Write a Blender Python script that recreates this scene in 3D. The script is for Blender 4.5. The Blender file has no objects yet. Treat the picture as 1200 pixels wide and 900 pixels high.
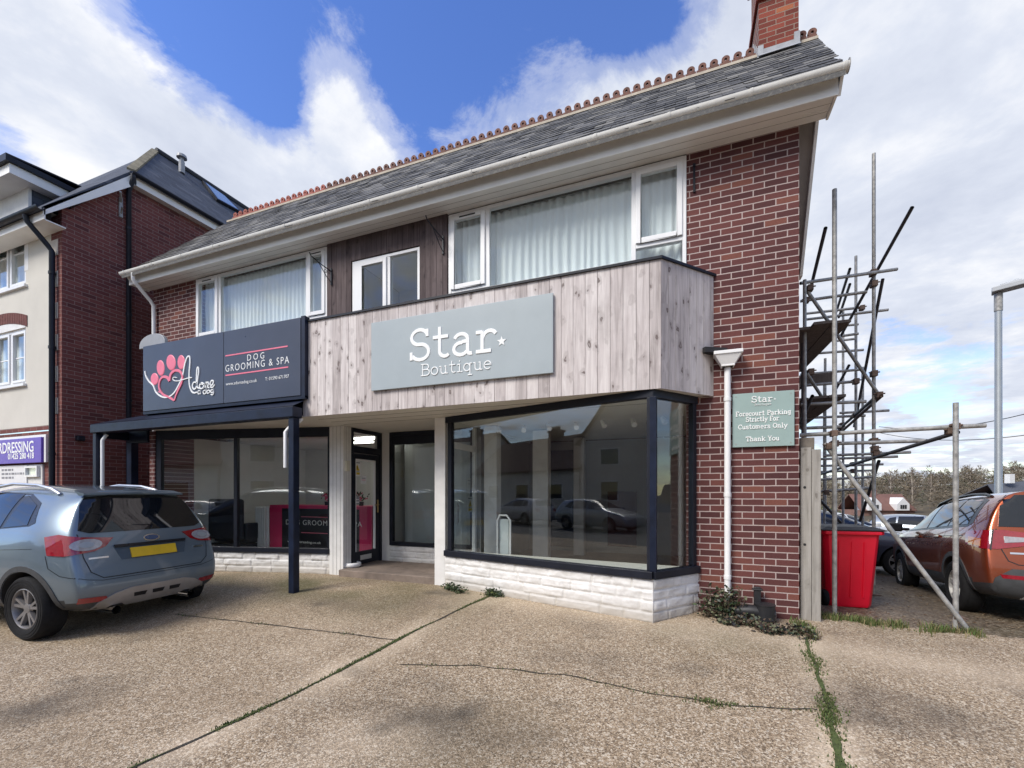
import bpy, bmesh, math, random
from mathutils import Vector, Matrix, noise
from mathutils.bvhtree import BVHTree
from mathutils.geometry import delaunay_2d_cdt
random.seed(7)
R = math.radians
sc = bpy.context.scene
COL = sc.collection

# ------------------------------------------------------------ survey: photo pixel (1200x900) -> metres
F_, HZ_, EYE = 520., 577., 1.5
YAW = math.atan(F_ / 1350.)
CY_, SY_ = math.cos(YAW), math.sin(YAW)
CAMX, CAMY = -1.19906, -5.71886
def ray(x, y):
    a = (x - 600.) / F_; b = (HZ_ - y) / F_
    return (-SY_ + a * CY_, CY_ + a * SY_, b)
def at(x, y, Y):
    d = ray(x, y); t = (Y - CAMY) / d[1]
    return Vector((CAMX + t * d[0], Y, EYE + t * d[2]))
def atX(x, y, X):
    d = ray(x, y); t = (X - CAMX) / d[0]
    return Vector((X, CAMY + t * d[1], EYE + t * d[2]))
def atZ(x, y, Z):
    d = ray(x, y); t = (Z - EYE) / d[2]
    return Vector((CAMX + t * d[0], CAMY + t * d[1], Z))
def lerp(a, b, t): return a + (b - a) * t
def clamp(v, a=0., b=1.): return max(a, min(b, v))
def smooth(t): t = clamp(t); return t * t * (3 - 2 * t)
def interp(tab, x):
    if x <= tab[0][0]: return tab[0][1]
    for (a, va), (b, vb) in zip(tab, tab[1:]):
        if x <= b: return lerp(va, vb, (x - a) / (b - a))
    return tab[-1][1]

# ------------------------------------------------------------ objects
def tag(o, label=None, cat=None, group=None, kind=None):
    if label: o['label'] = label
    if cat: o['category'] = cat
    if group: o['group'] = group
    if kind: o['kind'] = kind
    return o
def thing(name, label, cat, loc=(0, 0, 0), rz=0., group=None):
    o = bpy.data.objects.new(name, None); COL.objects.link(o)
    o.location = loc; o.rotation_euler = (0, 0, rz); o.empty_display_size = .2
    return tag(o, label, cat, group)

class MB:
    """collects faces; build() links them as one mesh object"""
    def __init__(s): s.v = []; s.f = []; s.mi = []; s.m = 0
    def add(s, vs, fs):
        n = len(s.v); s.v += [Vector(p) for p in vs]
        s.f += [tuple(i + n for i in f) for f in fs]; s.mi += [s.m] * len(fs); return s
    def box(s, x0, x1, y0, y1, z0, z1):
        if x0 > x1: x0, x1 = x1, x0
        if y0 > y1: y0, y1 = y1, y0
        if z0 > z1: z0, z1 = z1, z0
        return s.add([(x0,y0,z0),(x1,y0,z0),(x1,y1,z0),(x0,y1,z0),(x0,y0,z1),(x1,y0,z1),(x1,y1,z1),(x0,y1,z1)],
                     [(0,3,2,1),(4,5,6,7),(0,1,5,4),(1,2,6,5),(2,3,7,6),(3,0,4,7)])
    def obox(s, o, u, v, w):
        """box from corner o along vectors u v w (right handed)"""
        o, u, v, w = map(Vector, (o, u, v, w))
        P = [o, o+u, o+u+v, o+v]; P += [p + w for p in P]
        return s.add(P, [(0,3,2,1),(4,5,6,7),(0,1,5,4),(1,2,6,5),(2,3,7,6),(3,0,4,7)])
    def quad(s, *p): return s.add(p, [tuple(range(len(p)))])
    def prism(s, poly, vec):
        """poly: 3d points counter-clockwise seen from the side vec points away from... extruded by vec"""
        n = len(poly); vec = Vector(vec); P = [Vector(p) for p in poly]
        return s.add(P + [p + vec for p in P], [tuple(range(n - 1, -1, -1)), tuple(range(n, 2 * n))] +
                     [(i, (i + 1) % n, n + (i + 1) % n, n + i) for i in range(n)])
    def tube(s, p0, p1, r0, r1=None, n=10, cap=True):
        p0, p1 = Vector(p0), Vector(p1); r1 = r0 if r1 is None else r1
        d = (p1 - p0).normalized(); a = d.orthogonal().normalized(); b = d.cross(a)
        P = []
        for p, r in ((p0, r0), (p1, r1)):
            P += [p + (a * math.cos(2*math.pi*i/n) + b * math.sin(2*math.pi*i/n)) * r for i in range(n)]
        f = [(i, (i+1) % n, n + (i+1) % n, n + i) for i in range(n)]
        if cap: f += [tuple(range(n-1, -1, -1)), tuple(range(n, 2*n))]
        return s.add(P, f)
    def path(s, pts, r, n=8, cap=True):
        pts = [Vector(p) for p in pts]; rs = r if isinstance(r, (list, tuple)) else [r] * len(pts)
        d0 = (pts[1] - pts[0]).normalized(); a = d0.orthogonal().normalized(); P = []
        for i, p in enumerate(pts):
            d = (pts[min(i+1, len(pts)-1)] - pts[max(i-1, 0)]).normalized()
            a = (a - d * a.dot(d)).normalized(); b = d.cross(a)
            P += [p + (a * math.cos(2*math.pi*k/n) + b * math.sin(2*math.pi*k/n)) * rs[i] for k in range(n)]
        f = []
        for i in range(len(pts) - 1):
            f += [(i*n+k, i*n+(k+1) % n, (i+1)*n+(k+1) % n, (i+1)*n+k) for k in range(n)]
        if cap: f += [tuple(range(n-1, -1, -1)), tuple(range((len(pts)-1)*n, len(pts)*n))]
        return s.add(P, f)
    def lathe(s, prof, o=(0,0,0), axis='z', n=24):
        """prof: (radius, height)"""
        o = Vector(o); P = []
        for r, h in prof:
            for k in range(n):
                c, q = r * math.cos(2*math.pi*k/n), r * math.sin(2*math.pi*k/n)
                P.append(o + Vector({'z': (c, q, h), 'y': (c, h, q), 'x': (h, c, q)}[axis]))
        f = [(i*n+k, i*n+(k+1) % n, (i+1)*n+(k+1) % n, (i+1)*n+k) for i in range(len(prof)-1) for k in range(n)]
        return s.add(P, f)
    def build(s, name, mats, parent=None, smooth=False, bevel=0., local=False, fix=True, label=None, auto=None):
        me = bpy.data.meshes.new(name)
        if not isinstance(mats, (list, tuple)): mats = [mats]
        org = Vector((0, 0, 0))
        if parent is None and s.v:
            xs = [v.x for v in s.v]; ys = [v.y for v in s.v]; zs = [v.z for v in s.v]
            org = Vector(((min(xs)+max(xs))/2, (min(ys)+max(ys))/2, min(zs)))
        elif parent is not None and not local:
            p = parent
            while p is not None: org = org + p.location; p = p.parent
        me.from_pydata([v - org for v in s.v], [], s.f)
        for m in mats: me.materials.append(m)
        for p, i in zip(me.polygons, s.mi): p.material_index = i
        if bevel or fix:
            bm = bmesh.new(); bm.from_mesh(me)
            if bevel: bmesh.ops.remove_doubles(bm, verts=bm.verts, dist=1e-5)
            if fix: bmesh.ops.recalc_face_normals(bm, faces=bm.faces)
            if bevel:
                es = [e for e in bm.edges if len(e.link_faces) == 2 and e.calc_face_angle(0) > .5]
                bmesh.ops.bevel(bm, geom=es, offset=bevel, segments=2, profile=.5, affect='EDGES', clamp_overlap=True)
            bm.to_mesh(me); bm.free()
        if smooth: me.polygons.foreach_set('use_smooth', [True] * len(me.polygons))
        if auto is not None:
            me.polygons.foreach_set('use_smooth', [True] * len(me.polygons))
            me.set_sharp_from_angle(angle=R(auto))
        o = bpy.data.objects.new(name, me); COL.objects.link(o)
        if parent is None: o.location = org
        else: o.parent = parent
        if label: o['label'] = label
        return o

# ------------------------------------------------------------ materials
MATS = {}
class NT:
    def __init__(s, name):
        s.m = bpy.data.materials.new(name); s.m.use_nodes = True; s.t = s.m.node_tree
        s.b = s.t.nodes['Principled BSDF']; s.out = s.t.nodes['Material Output']
    def n(s, typ, ins=None, **kw):
        nd = s.t.nodes.new('ShaderNode' + typ)
        for k, v in kw.items(): setattr(nd, k, v)
        for k, v in (ins or {}).items():
            if hasattr(v, 'is_output') or isinstance(v, bpy.types.NodeSocket): s.t.links.new(v, nd.inputs[k])
            else: nd.inputs[k].default_value = v
        return nd
    def link(s, a, b): s.t.links.new(a, b)
    def set(s, **kw):
        for k, v in kw.items():
            k = {'col': 'Base Color', 'rough': 'Roughness', 'metal': 'Metallic', 'normal': 'Normal', 'spec': 'Specular IOR Level',
                 'coat': 'Coat Weight', 'coatr': 'Coat Roughness', 'em': 'Emission Color', 'ems': 'Emission Strength', 'alpha': 'Alpha', 'ior': 'IOR',
                 'trans': 'Transmission Weight', 'sub': 'Subsurface Weight'}[k]
            if isinstance(v, bpy.types.NodeSocket): s.link(v, s.b.inputs[k])
            else: s.b.inputs[k].default_value = v
    def co(s, kind='Object'): return s.n('TexCoord').outputs[kind]
    def math(s, op, a, b=0., c=0., clampv=False):
        nd = s.n('Math', {0: a, 1: b, 2: c}, operation=op); nd.use_clamp = clampv; return nd.outputs[0]
    def mix(s, f, a, b, blend='MIX'):
        nd = s.n('Mix', data_type='RGBA', blend_type=blend)
        for k, v in ((0, f), (6, a), (7, b)):
            if isinstance(v, bpy.types.NodeSocket): s.link(v, nd.inputs[k])
            else: nd.inputs[k].default_value = v
        return nd.outputs[2]
    def ramp(s, fac, stops, interp='LINEAR'):
        nd = s.n('ValToRGB', {0: fac}); e = nd.color_ramp; e.interpolation = interp
        while len(e.elements) > len(stops): e.elements.remove(e.elements[-1])
        while len(e.elements) < len(stops): e.elements.new(.5)
        for el, (p, c) in zip(e.elements, stops): el.position = p; el.color = c if len(c) == 4 else (*c, 1)
        return nd.outputs[0]
    def noise(s, scale, detail=3., rough=.55, co=None, dist=0.):
        return s.n('TexNoise', {'Vector': co if co is not None else s.co(), 'Scale': scale, 'Detail': detail, 'Roughness': rough, 'Distortion': dist}).outputs['Fac']
    def map(s, co, scale=(1,1,1), loc=(0,0,0), rot=(0,0,0)):
        return s.n('Mapping', {'Vector': co, 'Scale': scale, 'Location': loc, 'Rotation': rot}).outputs[0]
    def bump(s, h, strength=.3, dist=.01, normal=None):
        d = {'Height': h, 'Strength': strength, 'Distance': dist}
        if normal is not None: d['Normal'] = normal
        return s.n('Bump', d).outputs[0]
def C4(c): return (*c, 1.) if len(c) == 3 else c

def pm(name, col, rough=.5, var=.12, scale=6., bump=0., bscale=40., metal=0., spec=.5, coat=0., rvar=.1):
    """painted / plain material with uneven tone, roughness and a little bump"""
    if name in MATS: return MATS[name]
    t = NT(name); co = t.co()
    n1 = t.noise(scale, 4., .6, co)
    lo = tuple(max(0, c * (1 - var)) for c in col); hi = tuple(min(1, c * (1 + var)) for c in col)
    t.set(col=t.ramp(n1, [(.3, lo), (.7, hi)]), metal=metal, spec=spec, coat=coat)
    n2 = t.noise(scale * 3, 3., .6, co)
    t.set(rough=t.math('ADD', t.math('MULTIPLY', n2, rvar * 2), rough - rvar))
    if bump: t.set(normal=t.bump(t.noise(bscale, 4., .6, co), bump, .01))
    MATS[name] = t.m; return t.m
def emit(name, col, s):
    if name in MATS: return MATS[name]
    t = NT(name); t.set(col=C4((.8, .8, .8)), em=C4(col), ems=s); MATS[name] = t.m; return t.m
def glass(name, tint=(.93, .96, .95), ior=1.5):
    """clear pane: lets light straight through, mirrors by angle"""
    if name in MATS: return MATS[name]
    t = NT(name); t.t.nodes.remove(t.b)
    tr = t.n('BsdfTransparent', {'Color': C4(tint)}); gl = t.n('BsdfGlossy', {'Color': (1,1,1,1), 'Roughness': 0.})
    wob = t.bump(t.noise(1.3, 2., .5), .02, .05)
    t.link(wob, gl.inputs['Normal'])
    f0 = ((ior - 1) / (ior + 1)) ** 2; fc = t.n('LayerWeight', {'Blend': .5, 'Normal': wob}).outputs['Facing']
    fr = t.math('ADD', t.math('MULTIPLY', t.math('POWER', fc, 5.), 1 - f0), f0, clampv=True); mx = t.n('MixShader', {0: fr, 1: tr.outputs[0], 2: gl.outputs[0]})
    t.link(mx.outputs[0], t.out.inputs['Surface']); MATS[name] = t.m; return t.m

def brick_mat(name, axis, c1, c2, odd, mortar, mort=.006, w=.225, h=.075, dirt=.35, off=(0, 0)):
    if name in MATS: return MATS[name]
    t = NT(name); co = t.co(); sx = t.n('SeparateXYZ', {0: co})
    u = sx.outputs[0] if axis == 'x' else sx.outputs[1]
    jit = t.math('MULTIPLY', t.math('SUBTRACT', t.noise(9., 2., .5, co), .5), .006)
    v = t.n('CombineXYZ', {0: t.math('ADD', t.math('ADD', u, off[0]), jit), 1: t.math('ADD', t.math('ADD', sx.outputs[2], off[1]), jit), 2: 0.}).outputs[0]
    br = t.n('TexBrick', {'Vector': v, 'Color1': (0,0,0,1), 'Color2': (1,1,1,1), 'Mortar': (.5,.5,.5,1), 'Scale': 1., 'Mortar Size': mort, 'Mortar Smooth': .15,
                          'Bias': 0., 'Brick Width': w, 'Row Height': h}, offset=.5)
    tint = t.ramp(br.outputs['Color'], [(0., c1), (.45, tuple(lerp(a, b, .5) for a, b in zip(c1, c2))), (.86, c2), (.93, odd)])
    g = t.noise(55., 4., .65, co); tint = t.mix(t.math('MULTIPLY', t.math('SUBTRACT', g, .35), .55, clampv=True), tint, C4(tuple(c * .45 for c in c1)))
    mm = t.mix(t.noise(14., 3., .6, co), C4(tuple(c * .72 for c in mortar)), C4(mortar))
    col = t.mix(br.outputs['Fac'], tint, mm)
    big = t.noise(.9, 4., .6, co)
    col = t.mix(t.math('MULTIPLY', t.math('SUBTRACT', big, .42), dirt * 2, clampv=True), col, C4(tuple(c * .5 for c in c1)))
    t.set(col=col, rough=.85, spec=.3)
    hgt = t.math('ADD', t.math('SUBTRACT', 1., br.outputs['Fac']), t.math('MULTIPLY', g, .35))
    t.set(normal=t.bump(hgt, .55, .008))
    MATS[name] = t.m; return t.m

def wood_boards(name, cols, knot, grain=1.0, rough=.75):
    """weathered upright boards; each board (mesh island) gets its own tone"""
    if name in MATS: return MATS[name]
    t = NT(name); co = t.co(); rnd = t.n('NewGeometry').outputs['Random Per Island']
    shift = t.n('CombineXYZ', {0: t.math('MULTIPLY', rnd, 37.), 1: t.math('MULTIPLY', rnd, 11.), 2: t.math('MULTIPLY', rnd, 53.)}).outputs[0]
    c2 = t.n('VectorMath', {0: co, 1: shift}, operation='ADD').outputs[0]
    st = t.map(c2, (26., 26., 1.6)); n1 = t.noise(1., 5., .65, st, .6)
    wv = t.n('VectorMath', {0: c2, 1: t.n('VectorMath', {0: t.n('TexNoise', {'Vector': c2, 'Scale': 9.}).outputs['Color'], 'Scale': .10}, operation='SCALE').outputs[0]}, operation='ADD').outputs[0]
    st2 = t.map(wv, (8.5, 8.5, 4.6)); vo = t.n('TexVoronoi', {'Vector': st2, 'Scale': .95, 'Randomness': 1.}); kd = vo.outputs['Distance']
    ring = t.math('SINE', t.math('MULTIPLY', t.math('ADD', kd, t.math('MULTIPLY', n1, .25)), 34.))
    base = t.ramp(t.math('ADD', t.math('MULTIPLY', n1, .8), t.math('MULTIPLY', rnd, .25)), [(.22, cols[0]), (.5, cols[1]), (.78, cols[2])])
    near = t.ramp(kd, [(.0, (1,1,1)), (.13, (.9,.9,.9)), (.20, (.38,.38,.38)), (.36, (0,0,0))])
    kf = t.math('MULTIPLY', near, t.math('ADD', t.math('MULTIPLY', ring, .28), .72), clampv=True)
    col = t.mix(t.math('MULTIPLY', kf, grain), base, C4(knot))
    blot = t.noise(2.2, 4., .6, c2); col = t.mix(t.math('MULTIPLY', t.math('SUBTRACT', blot, .5), 1.4, clampv=True), col, C4(cols[0]))
    t.set(col=col, rough=rough, spec=.25, normal=t.bump(t.math('SUBTRACT', n1, t.math('MULTIPLY', kf, .6)), .35, .004))
    MATS[name] = t.m; return t.m

# shared plain materials
M_WHITE = pm('white_upvc', (.80, .80, .80), .35, .04, 3.)
M_WPAINT = pm('white_paint', (.74, .73, .71), .55, .08, 5., .1, 30.)
M_BLACK = pm('black_frame', (.010, .012, .020), .45, .25, 4., spec=.3)
M_NAVY = pm('navy_paint', (.008, .013, .030), .42, .35, 5., .08, 25., spec=.3)
M_DARK = pm('dark_void', (.02, .02, .022), .8)
M_STEEL = pm('galvanised_steel', (.34, .335, .32), .55, .4, 14., .1, 60., metal=.25)
M_RUST = pm('rusty_steel', (.16, .11, .085), .7, .35, 20., .2, 60., metal=.35)
M_GLASS = glass('window_glass', (.94, .965, .96), 1.6)
M_GLASS_UP = glass('upstairs_glass', (.96, .985, .985), 1.62)
M_PAPER = pm('paper', (.75, .75, .76), .7, .05)
M_RUBBER = pm('rubber', (.012, .012, .013), .85, .25, 20., spec=.25)

# ------------------------------------------------------------ flat text
def text(body, size, loc, ux, mat, parent=None, name='lettering', align='CENTER', spacing=1., depth=.003, bold=0., xs=1., local=False):
    """built-in font, standing upright (z up), running along unit vector ux; converted to a mesh"""
    cu = bpy.data.curves.new(name, 'FONT'); cu.body = body; cu.size = size; cu.align_x = align; cu.align_y = 'BOTTOM_BASELINE'
    cu.space_character = spacing; cu.extrude = depth / 2; cu.offset = bold; cu.resolution_u = 3
    tmp = bpy.data.objects.new('tmp', cu); COL.objects.link(tmp)
    dg = bpy.context.evaluated_depsgraph_get(); dg.update()
    src = tmp.evaluated_get(dg).to_mesh(); ux = Vector(ux).normalized(); up = Vector((0, 0, 1)); nz = ux.cross(up); mb = MB()
    loc = Vector(loc)
    mb.add([loc + ux * (v.co.x * xs) + up * v.co.y + nz * v.co.z for v in src.vertices], [tuple(p.vertices) for p in src.polygons])
    tmp.evaluated_get(dg).to_mesh_clear(); bpy.data.objects.remove(tmp); bpy.data.curves.remove(cu)
    return mb.build(name, mat, parent, local=local, fix=False)

RIB = [0]
def ribbon(mb, pts, w, ux, depth=.004, w1=None):
    """a slightly domed stroke of width w along 3d points lying in the plane spanned by ux and z"""
    pts = [Vector(p) for p in pts]
    q = [pts[0]]
    for p in pts[1:]:
        if (p - q[-1]).length > 1e-5: q.append(p)
    pts = q
    if len(pts) < 2: return
    RIB[0] += 1; depth = depth + .0007 * (RIB[0] % 6)
    ux = Vector(ux).normalized(); up = Vector((0, 0, 1)); nz = ux.cross(up); P = []; n = len(pts)
    closed = (pts[0] - pts[-1]).length < 1e-4
    for i, p in enumerate(pts):
        a = pts[i] - pts[i-1] if i else (pts[-1] - pts[-2] if closed else pts[1] - pts[0])
        b = pts[i+1] - pts[i] if i < n-1 else (pts[1] - pts[0] if closed else pts[-1] - pts[-2])
        a.normalize(); b.normalize(); t = (a + b)
        t = t.normalized() if t.length > 1e-4 else a
        s = nz.cross(t); k = 1 / max(.5, abs(s.dot(nz.cross(a)))); ww = (w if w1 is None else lerp(w, w1, i / (n-1))) / 2 * k
        P += [p + s * ww, p + s * ww * .8 + nz * depth, p - s * ww * .8 + nz * depth, p - s * ww]
    f = []
    for i in range(n - 1):
        for k in range(3): f.append((i*4+k, i*4+k+1, (i+1)*4+k+1, (i+1)*4+k))
    mb.add(P, f)
    # flat ends
    if not closed: mb.add(P[:4], [(0, 1, 2, 3)]); mb.add(P[-4:], [(3, 2, 1, 0)])
def arc(cx, cy, rx, ry, a0, a1, n=10):
    return [(cx + rx * math.cos(R(lerp(a0, a1, i/n))), cy + ry * math.sin(R(lerp(a0, a1, i/n)))) for i in range(n + 1)]
def crom(pts, k=5):
    out = []; P = [pts[0]] + list(pts) + [pts[-1]]
    for i in range(1, len(P) - 2):
        for j in range(k):
            t = j / k; a, b, c, d = P[i-1], P[i], P[i+1], P[i+2]
            out.append(tuple(.5 * ((2*b[m]) + (-a[m]+c[m])*t + (2*a[m]-5*b[m]+4*c[m]-d[m])*t*t + (-a[m]+3*b[m]-3*c[m]+d[m])*t**3) for m in range(2)))
    return out + [tuple(pts[-1][:2])]
# slab-serif (typewriter) alphabet as strokes; x height .66, cap height 1
X = .66
GL = {
 'S': (.74, [arc(.36,.74,.26,.24,25,250,12)[0:] + arc(.38,.26,.28,.25,95,-155,12), [(.61,.98),(.61,.74)], [(.09,.02),(.09,.28)]]),
 't': (.62, [[(.27,.98),(.27,.22)] + arc(.43,.2,.16,.17,180,320,8), [(.06,X),(.54,X)]]),
 'a': (.70, [arc(.31,.48,.2,.18,165,0,8) + [(.51,.12)] + arc(.6,.1,.09,.08,180,300,5), arc(.3,.2,.21,.19,75,330,12)[::1] , [(.51,.42),(.34,.41)]]),
 'r': (.68, [[(.24,X),(.24,.03)], [(.06,.035),(.50,.035)], [(.06,X-.035),(.24,X-.035)], [(.24,.40)] + arc(.46,.42,.2,.22,150,30,7)]),
 'B': (.80, [[(.18,.97),(.18,.03)], [(.04,.965),(.42,.965)] + arc(.44,.745,.22,.22,90,-90,8) + [(.18,.525)], [(.18,.52),(.46,.52)] + arc(.48,.278,.25,.243,90,-90,8) + [(.04,.035)]]),
 'o': (.68, [arc(.34,.33,.26,.31,90,450,18)]),
 'u': (.76, [[(.04,X-.035),(.18,X-.035)], [(.18,X),(.18,.25)] + arc(.36,.22,.18,.2,180,320,8) + [(.56,.2)], [(.44,X-.035),(.56,X-.035)], [(.56,X),(.56,.035),(.72,.035)]]),
 'i': (.50, [[(.08,X-.035),(.26,X-.035),(.26,.03)], [(.04,.035),(.48,.035)], [(.25,.84),(.25,.96)]]),
 'q': (.74, [arc(.3,.33,.23,.3,20,340,14), [(.54,X),(.54,-.3)], [(.38,-.29),(.70,-.29)], [(.54,X-.035),(.68,X-.035)]]),
 'e': (.68, [[(.10,.36),(.58,.36)] + arc(.34,.33,.25,.31,5,315,16)]),
 'F': (.76, [[(.18,.97),(.18,.03)], [(.04,.035),(.40,.035)], [(.04,.965),(.68,.965),(.68,.74)], [(.18,.52),(.5,.52)]]),
 'c': (.66, [arc(.34,.33,.26,.31,40,320,14), [(.56,.64),(.56,.46)]]),
 'P': (.76, [[(.18,.97),(.18,.03)], [(.04,.035),(.40,.035)], [(.04,.965),(.42,.965)] + arc(.44,.72,.24,.245,90,-90,8) + [(.18,.475)]]),
 'k': (.76, [[(.04,.965),(.19,.965),(.19,.03)], [(.05,.035),(.34,.035)], [(.58,.62),(.2,.26)], [(.33,.36),(.62,.04)], [(.46,.625),(.70,.625)], [(.5,.035),(.74,.035)]]),
 'n': (.78, [[(.04,X-.035),(.18,X-.035)], [(.18,X),(.18,.03)], [(.05,.035),(.32,.035)], [(.18,.42)] + arc(.37,.44,.19,.2,165,0,8) + [(.56,.03)], [(.44,.035),(.72,.035)]]),
 'g': (.70, [arc(.31,.36,.22,.27,0,360,14), [(.53,X),(.53,-.05)] + arc(.33,-.06,.2,.22,0,-150,8), [(.53,X-.03),(.68,X-.03)]]),
 'l': (.48, [[(.06,.965),(.24,.965),(.24,.03)], [(.04,.035),(.46,.035)]]),
 'y': (.74, [[(.1,.62),(.38,.06)], [(.64,.62),(.3,-.16),(.22,-.28),(.06,-.28)], [(.0,.625),(.24,.625)], [(.5,.625),(.74,.625)]]),
 'C': (.80, [arc(.42,.5,.33,.46,40,320,18), [(.70,.98),(.70,.70)]]),
 's': (.62, [arc(.3,.49,.2,.15,25,255,9) + arc(.32,.17,.22,.15,95,-155,9), [(.5,.64),(.5,.48)], [(.09,.02),(.09,.19)]]),
 'm': (1.02, [[(.03,X-.035),(.15,X-.035)], [(.15,X),(.15,.03)], [(.04,.035),(.26,.035)], [(.15,.42)] + arc(.31,.46,.16,.17,165,0,7) + [(.47,.03)], [(.40,.035),(.56,.035)], [(.47,.42)] + arc(.63,.46,.16,.17,165,0,7) + [(.79,.03)], [(.70,.035),(.94,.035)]]),
 'O': (.86, [arc(.43,.5,.35,.46,90,450,22)]),
 'T': (.80, [[(.40,.97),(.40,.03)], [(.22,.035),(.58,.035)], [(.07,.72),(.07,.965),(.73,.965),(.73,.72)]]),
 'h': (.78, [[(.04,.965),(.18,.965),(.18,.03)], [(.05,.035),(.32,.035)], [(.18,.42)] + arc(.37,.44,.19,.2,165,0,8) + [(.56,.03)], [(.44,.035),(.72,.035)]]),
 'Y': (.80, [[(.1,.96),(.4,.48),(.4,.03)], [(.7,.96),(.4,.48)], [(.22,.035),(.58,.035)], [(.0,.965),(.24,.965)], [(.54,.965),(.8,.965)]]),
 ' ': (.45, []),
}
def slab_text(mb, s, size, loc, ux, weight=.12, align=.5, track=.0, depth=.004, width=None):
    ux = Vector(ux).normalized(); loc = Vector(loc)
    tot = sum(GL[c][0] + track for c in s) - track; x = -tot * align
    k = 1. if width is None else width / (tot * size)
    for c in s:
        adv, strokes = GL[c]
        for st in strokes:
            ribbon(mb, [loc + ux * ((x + p[0]) * size * k) + Vector((0, 0, p[1] * size)) for p in st], weight * size, ux, depth)
        x += adv + track
# ------------------------------------------------------------ terrain
def gz(x, y):
    front = interp([(-14, -.12), (-8, -.11), (-5, -.08), (-1, -.05), (6, -.06)], x)
    wall = interp([(-14, .02), (-10.5, .06), (-8.5, .09), (0, .085), (1, .05), (4, .0), (9, -.03)], x)
    if y <= .2:
        z = lerp(wall, front, smooth((.2 - y) / 3.4))
        if y < -8: z -= min(.10, (-8 - y) * .2)
        return z
    d = y - .2
    return wall - interp([(0, 0), (3, .13), (8, .40), (13, .62), (30, 1.7), (70, 4.2), (1000, 4.5)], d)

def frange(a, b, s):
    n = max(1, int(round((b - a) / s))); return [lerp(a, b, i / n) for i in range(n)]
def grid_sheet(name, xs, ys, dz, mat, keep=None, attrs=None, kind='structure'):
    V = [(x, y, gz(x, y) + dz) for y in ys for x in xs]; nx = len(xs); Fc = []
    for j in range(len(ys) - 1):
        for i in range(nx - 1):
            if keep is None or keep((xs[i] + xs[i+1]) / 2, (ys[j] + ys[j+1]) / 2):
                Fc.append((j*nx+i, j*nx+i+1, (j+1)*nx+i+1, (j+1)*nx+i))
    me = bpy.data.meshes.new(name); me.from_pydata(V, [], Fc); me.materials.append(mat)
    for an, fn in (attrs or {}).items():
        at_ = me.attributes.new(an, 'FLOAT', 'POINT'); at_.data.foreach_set('value', [fn(x, y) for x, y, z in V])
    me.polygons.foreach_set('use_smooth', [True] * len(me.polygons))
    o = bpy.data.objects.new(name, me); COL.objects.link(o); o['kind'] = kind; return o

def aggregate_mat(name, tones, damp, pebble=125., rough=.8):
    """exposed-aggregate concrete: pebbles of several tones, worn pale strips, moss and damp patches from mesh attributes"""
    t = NT(name); co = t.co()
    dst = t.n('TexNoise', {'Vector': co, 'Scale': 30., 'Detail': 2.}).outputs['Color']
    cw = t.n('VectorMath', {0: co, 1: t.n('VectorMath', {0: dst, 'Scale': .012}, operation='SCALE').outputs[0]}, operation='ADD').outputs[0]
    vo = t.n('TexVoronoi', {'Vector': cw, 'Scale': pebble, 'Randomness': 1.}); cell = t.n('SeparateColor', {0: vo.outputs['Color']}).outputs[0]
    col = t.ramp(cell, [(0., tones[0]), (.22, tones[1]), (.5, tones[2]), (.75, tones[3]), (.92, tones[4]), (1., tones[5])])
    mort = t.ramp(vo.outputs['Distance'], [(.42, (0,0,0)), (.62, (1,1,1))])
    col = t.mix(t.math('MULTIPLY', mort, .55), col, C4(tuple(c * .62 for c in tones[2])))
    vo2 = t.n('TexVoronoi', {'Vector': cw, 'Scale': pebble * .55, 'Randomness': 1.}); c2 = t.n('SeparateColor', {0: vo2.outputs['Color']}).outputs[1]
    col = t.mix(t.math('MULTIPLY', t.math('GREATER_THAN', c2, .87), .4), col, C4(tones[5]))
    col = t.mix(t.math('MULTIPLY', t.math('LESS_THAN', c2, .14), .5), col, C4(tones[0]))
    n1 = t.noise(.55, 5., .62, co); col = t.mix(t.math('MULTIPLY', t.math('SUBTRACT', n1, .49), 2.0, clampv=True), col, C4(damp))
    n3 = t.noise(2.3, 5., .7, co, .4); col = t.mix(t.math('MULTIPLY', t.math('SUBTRACT', n3, .56), 1.6, clampv=True), col, C4(tuple(c * .7 for c in damp)))
    pale = t.n('Attribute', attribute_name='pale').outputs['Fac']; moss = t.n('Attribute', attribute_name='moss').outputs['Fac']; dark = t.n('Attribute', attribute_name='dark').outputs['Fac']
    col = t.mix(t.math('MULTIPLY', pale, .5), col, C4(tuple(c * 1.25 for c in tones[4])))
    col = t.mix(t.math('MULTIPLY', moss, t.math('ADD', .25, t.noise(18., 4., .7, co)), clampv=True), col, (.085, .085, .03, 1))
    col = t.mix(t.math('MULTIPLY', dark, .8), col, (.05, .042, .034, 1))
    t.set(col=col, rough=t.ramp(n3, [(.4, (rough,)*3), (.7, (rough - .25,)*3)]), spec=.35)
    h = t.math('ADD', t.math('MULTIPLY', t.math('SUBTRACT', 1., vo.outputs['Distance']), .8), t.math('MULTIPLY', cell, .6))
    t.set(normal=t.bump(h, .55, .006)); return t.m

def asphalt_mat(name, base):
    t = NT(name); co = t.co(); v = t.n('TexVoronoi', {'Vector': co, 'Scale': 110.}); s = t.n('SeparateColor', {0: v.outputs['Color']}).outputs[0]
    col = t.mix(t.math('MULTIPLY', s, .5), C4(base), C4(tuple(c * 2.2 for c in base)))
    n1 = t.noise(.35, 5., .6, co); col = t.mix(t.math('MULTIPLY', t.math('SUBTRACT', n1, .4), 1.6, clampv=True), col, C4(tuple(c * .6 for c in base)))
    t.set(col=col, rough=.75, spec=.35, normal=t.bump(s, .3, .004)); return t.m

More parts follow.
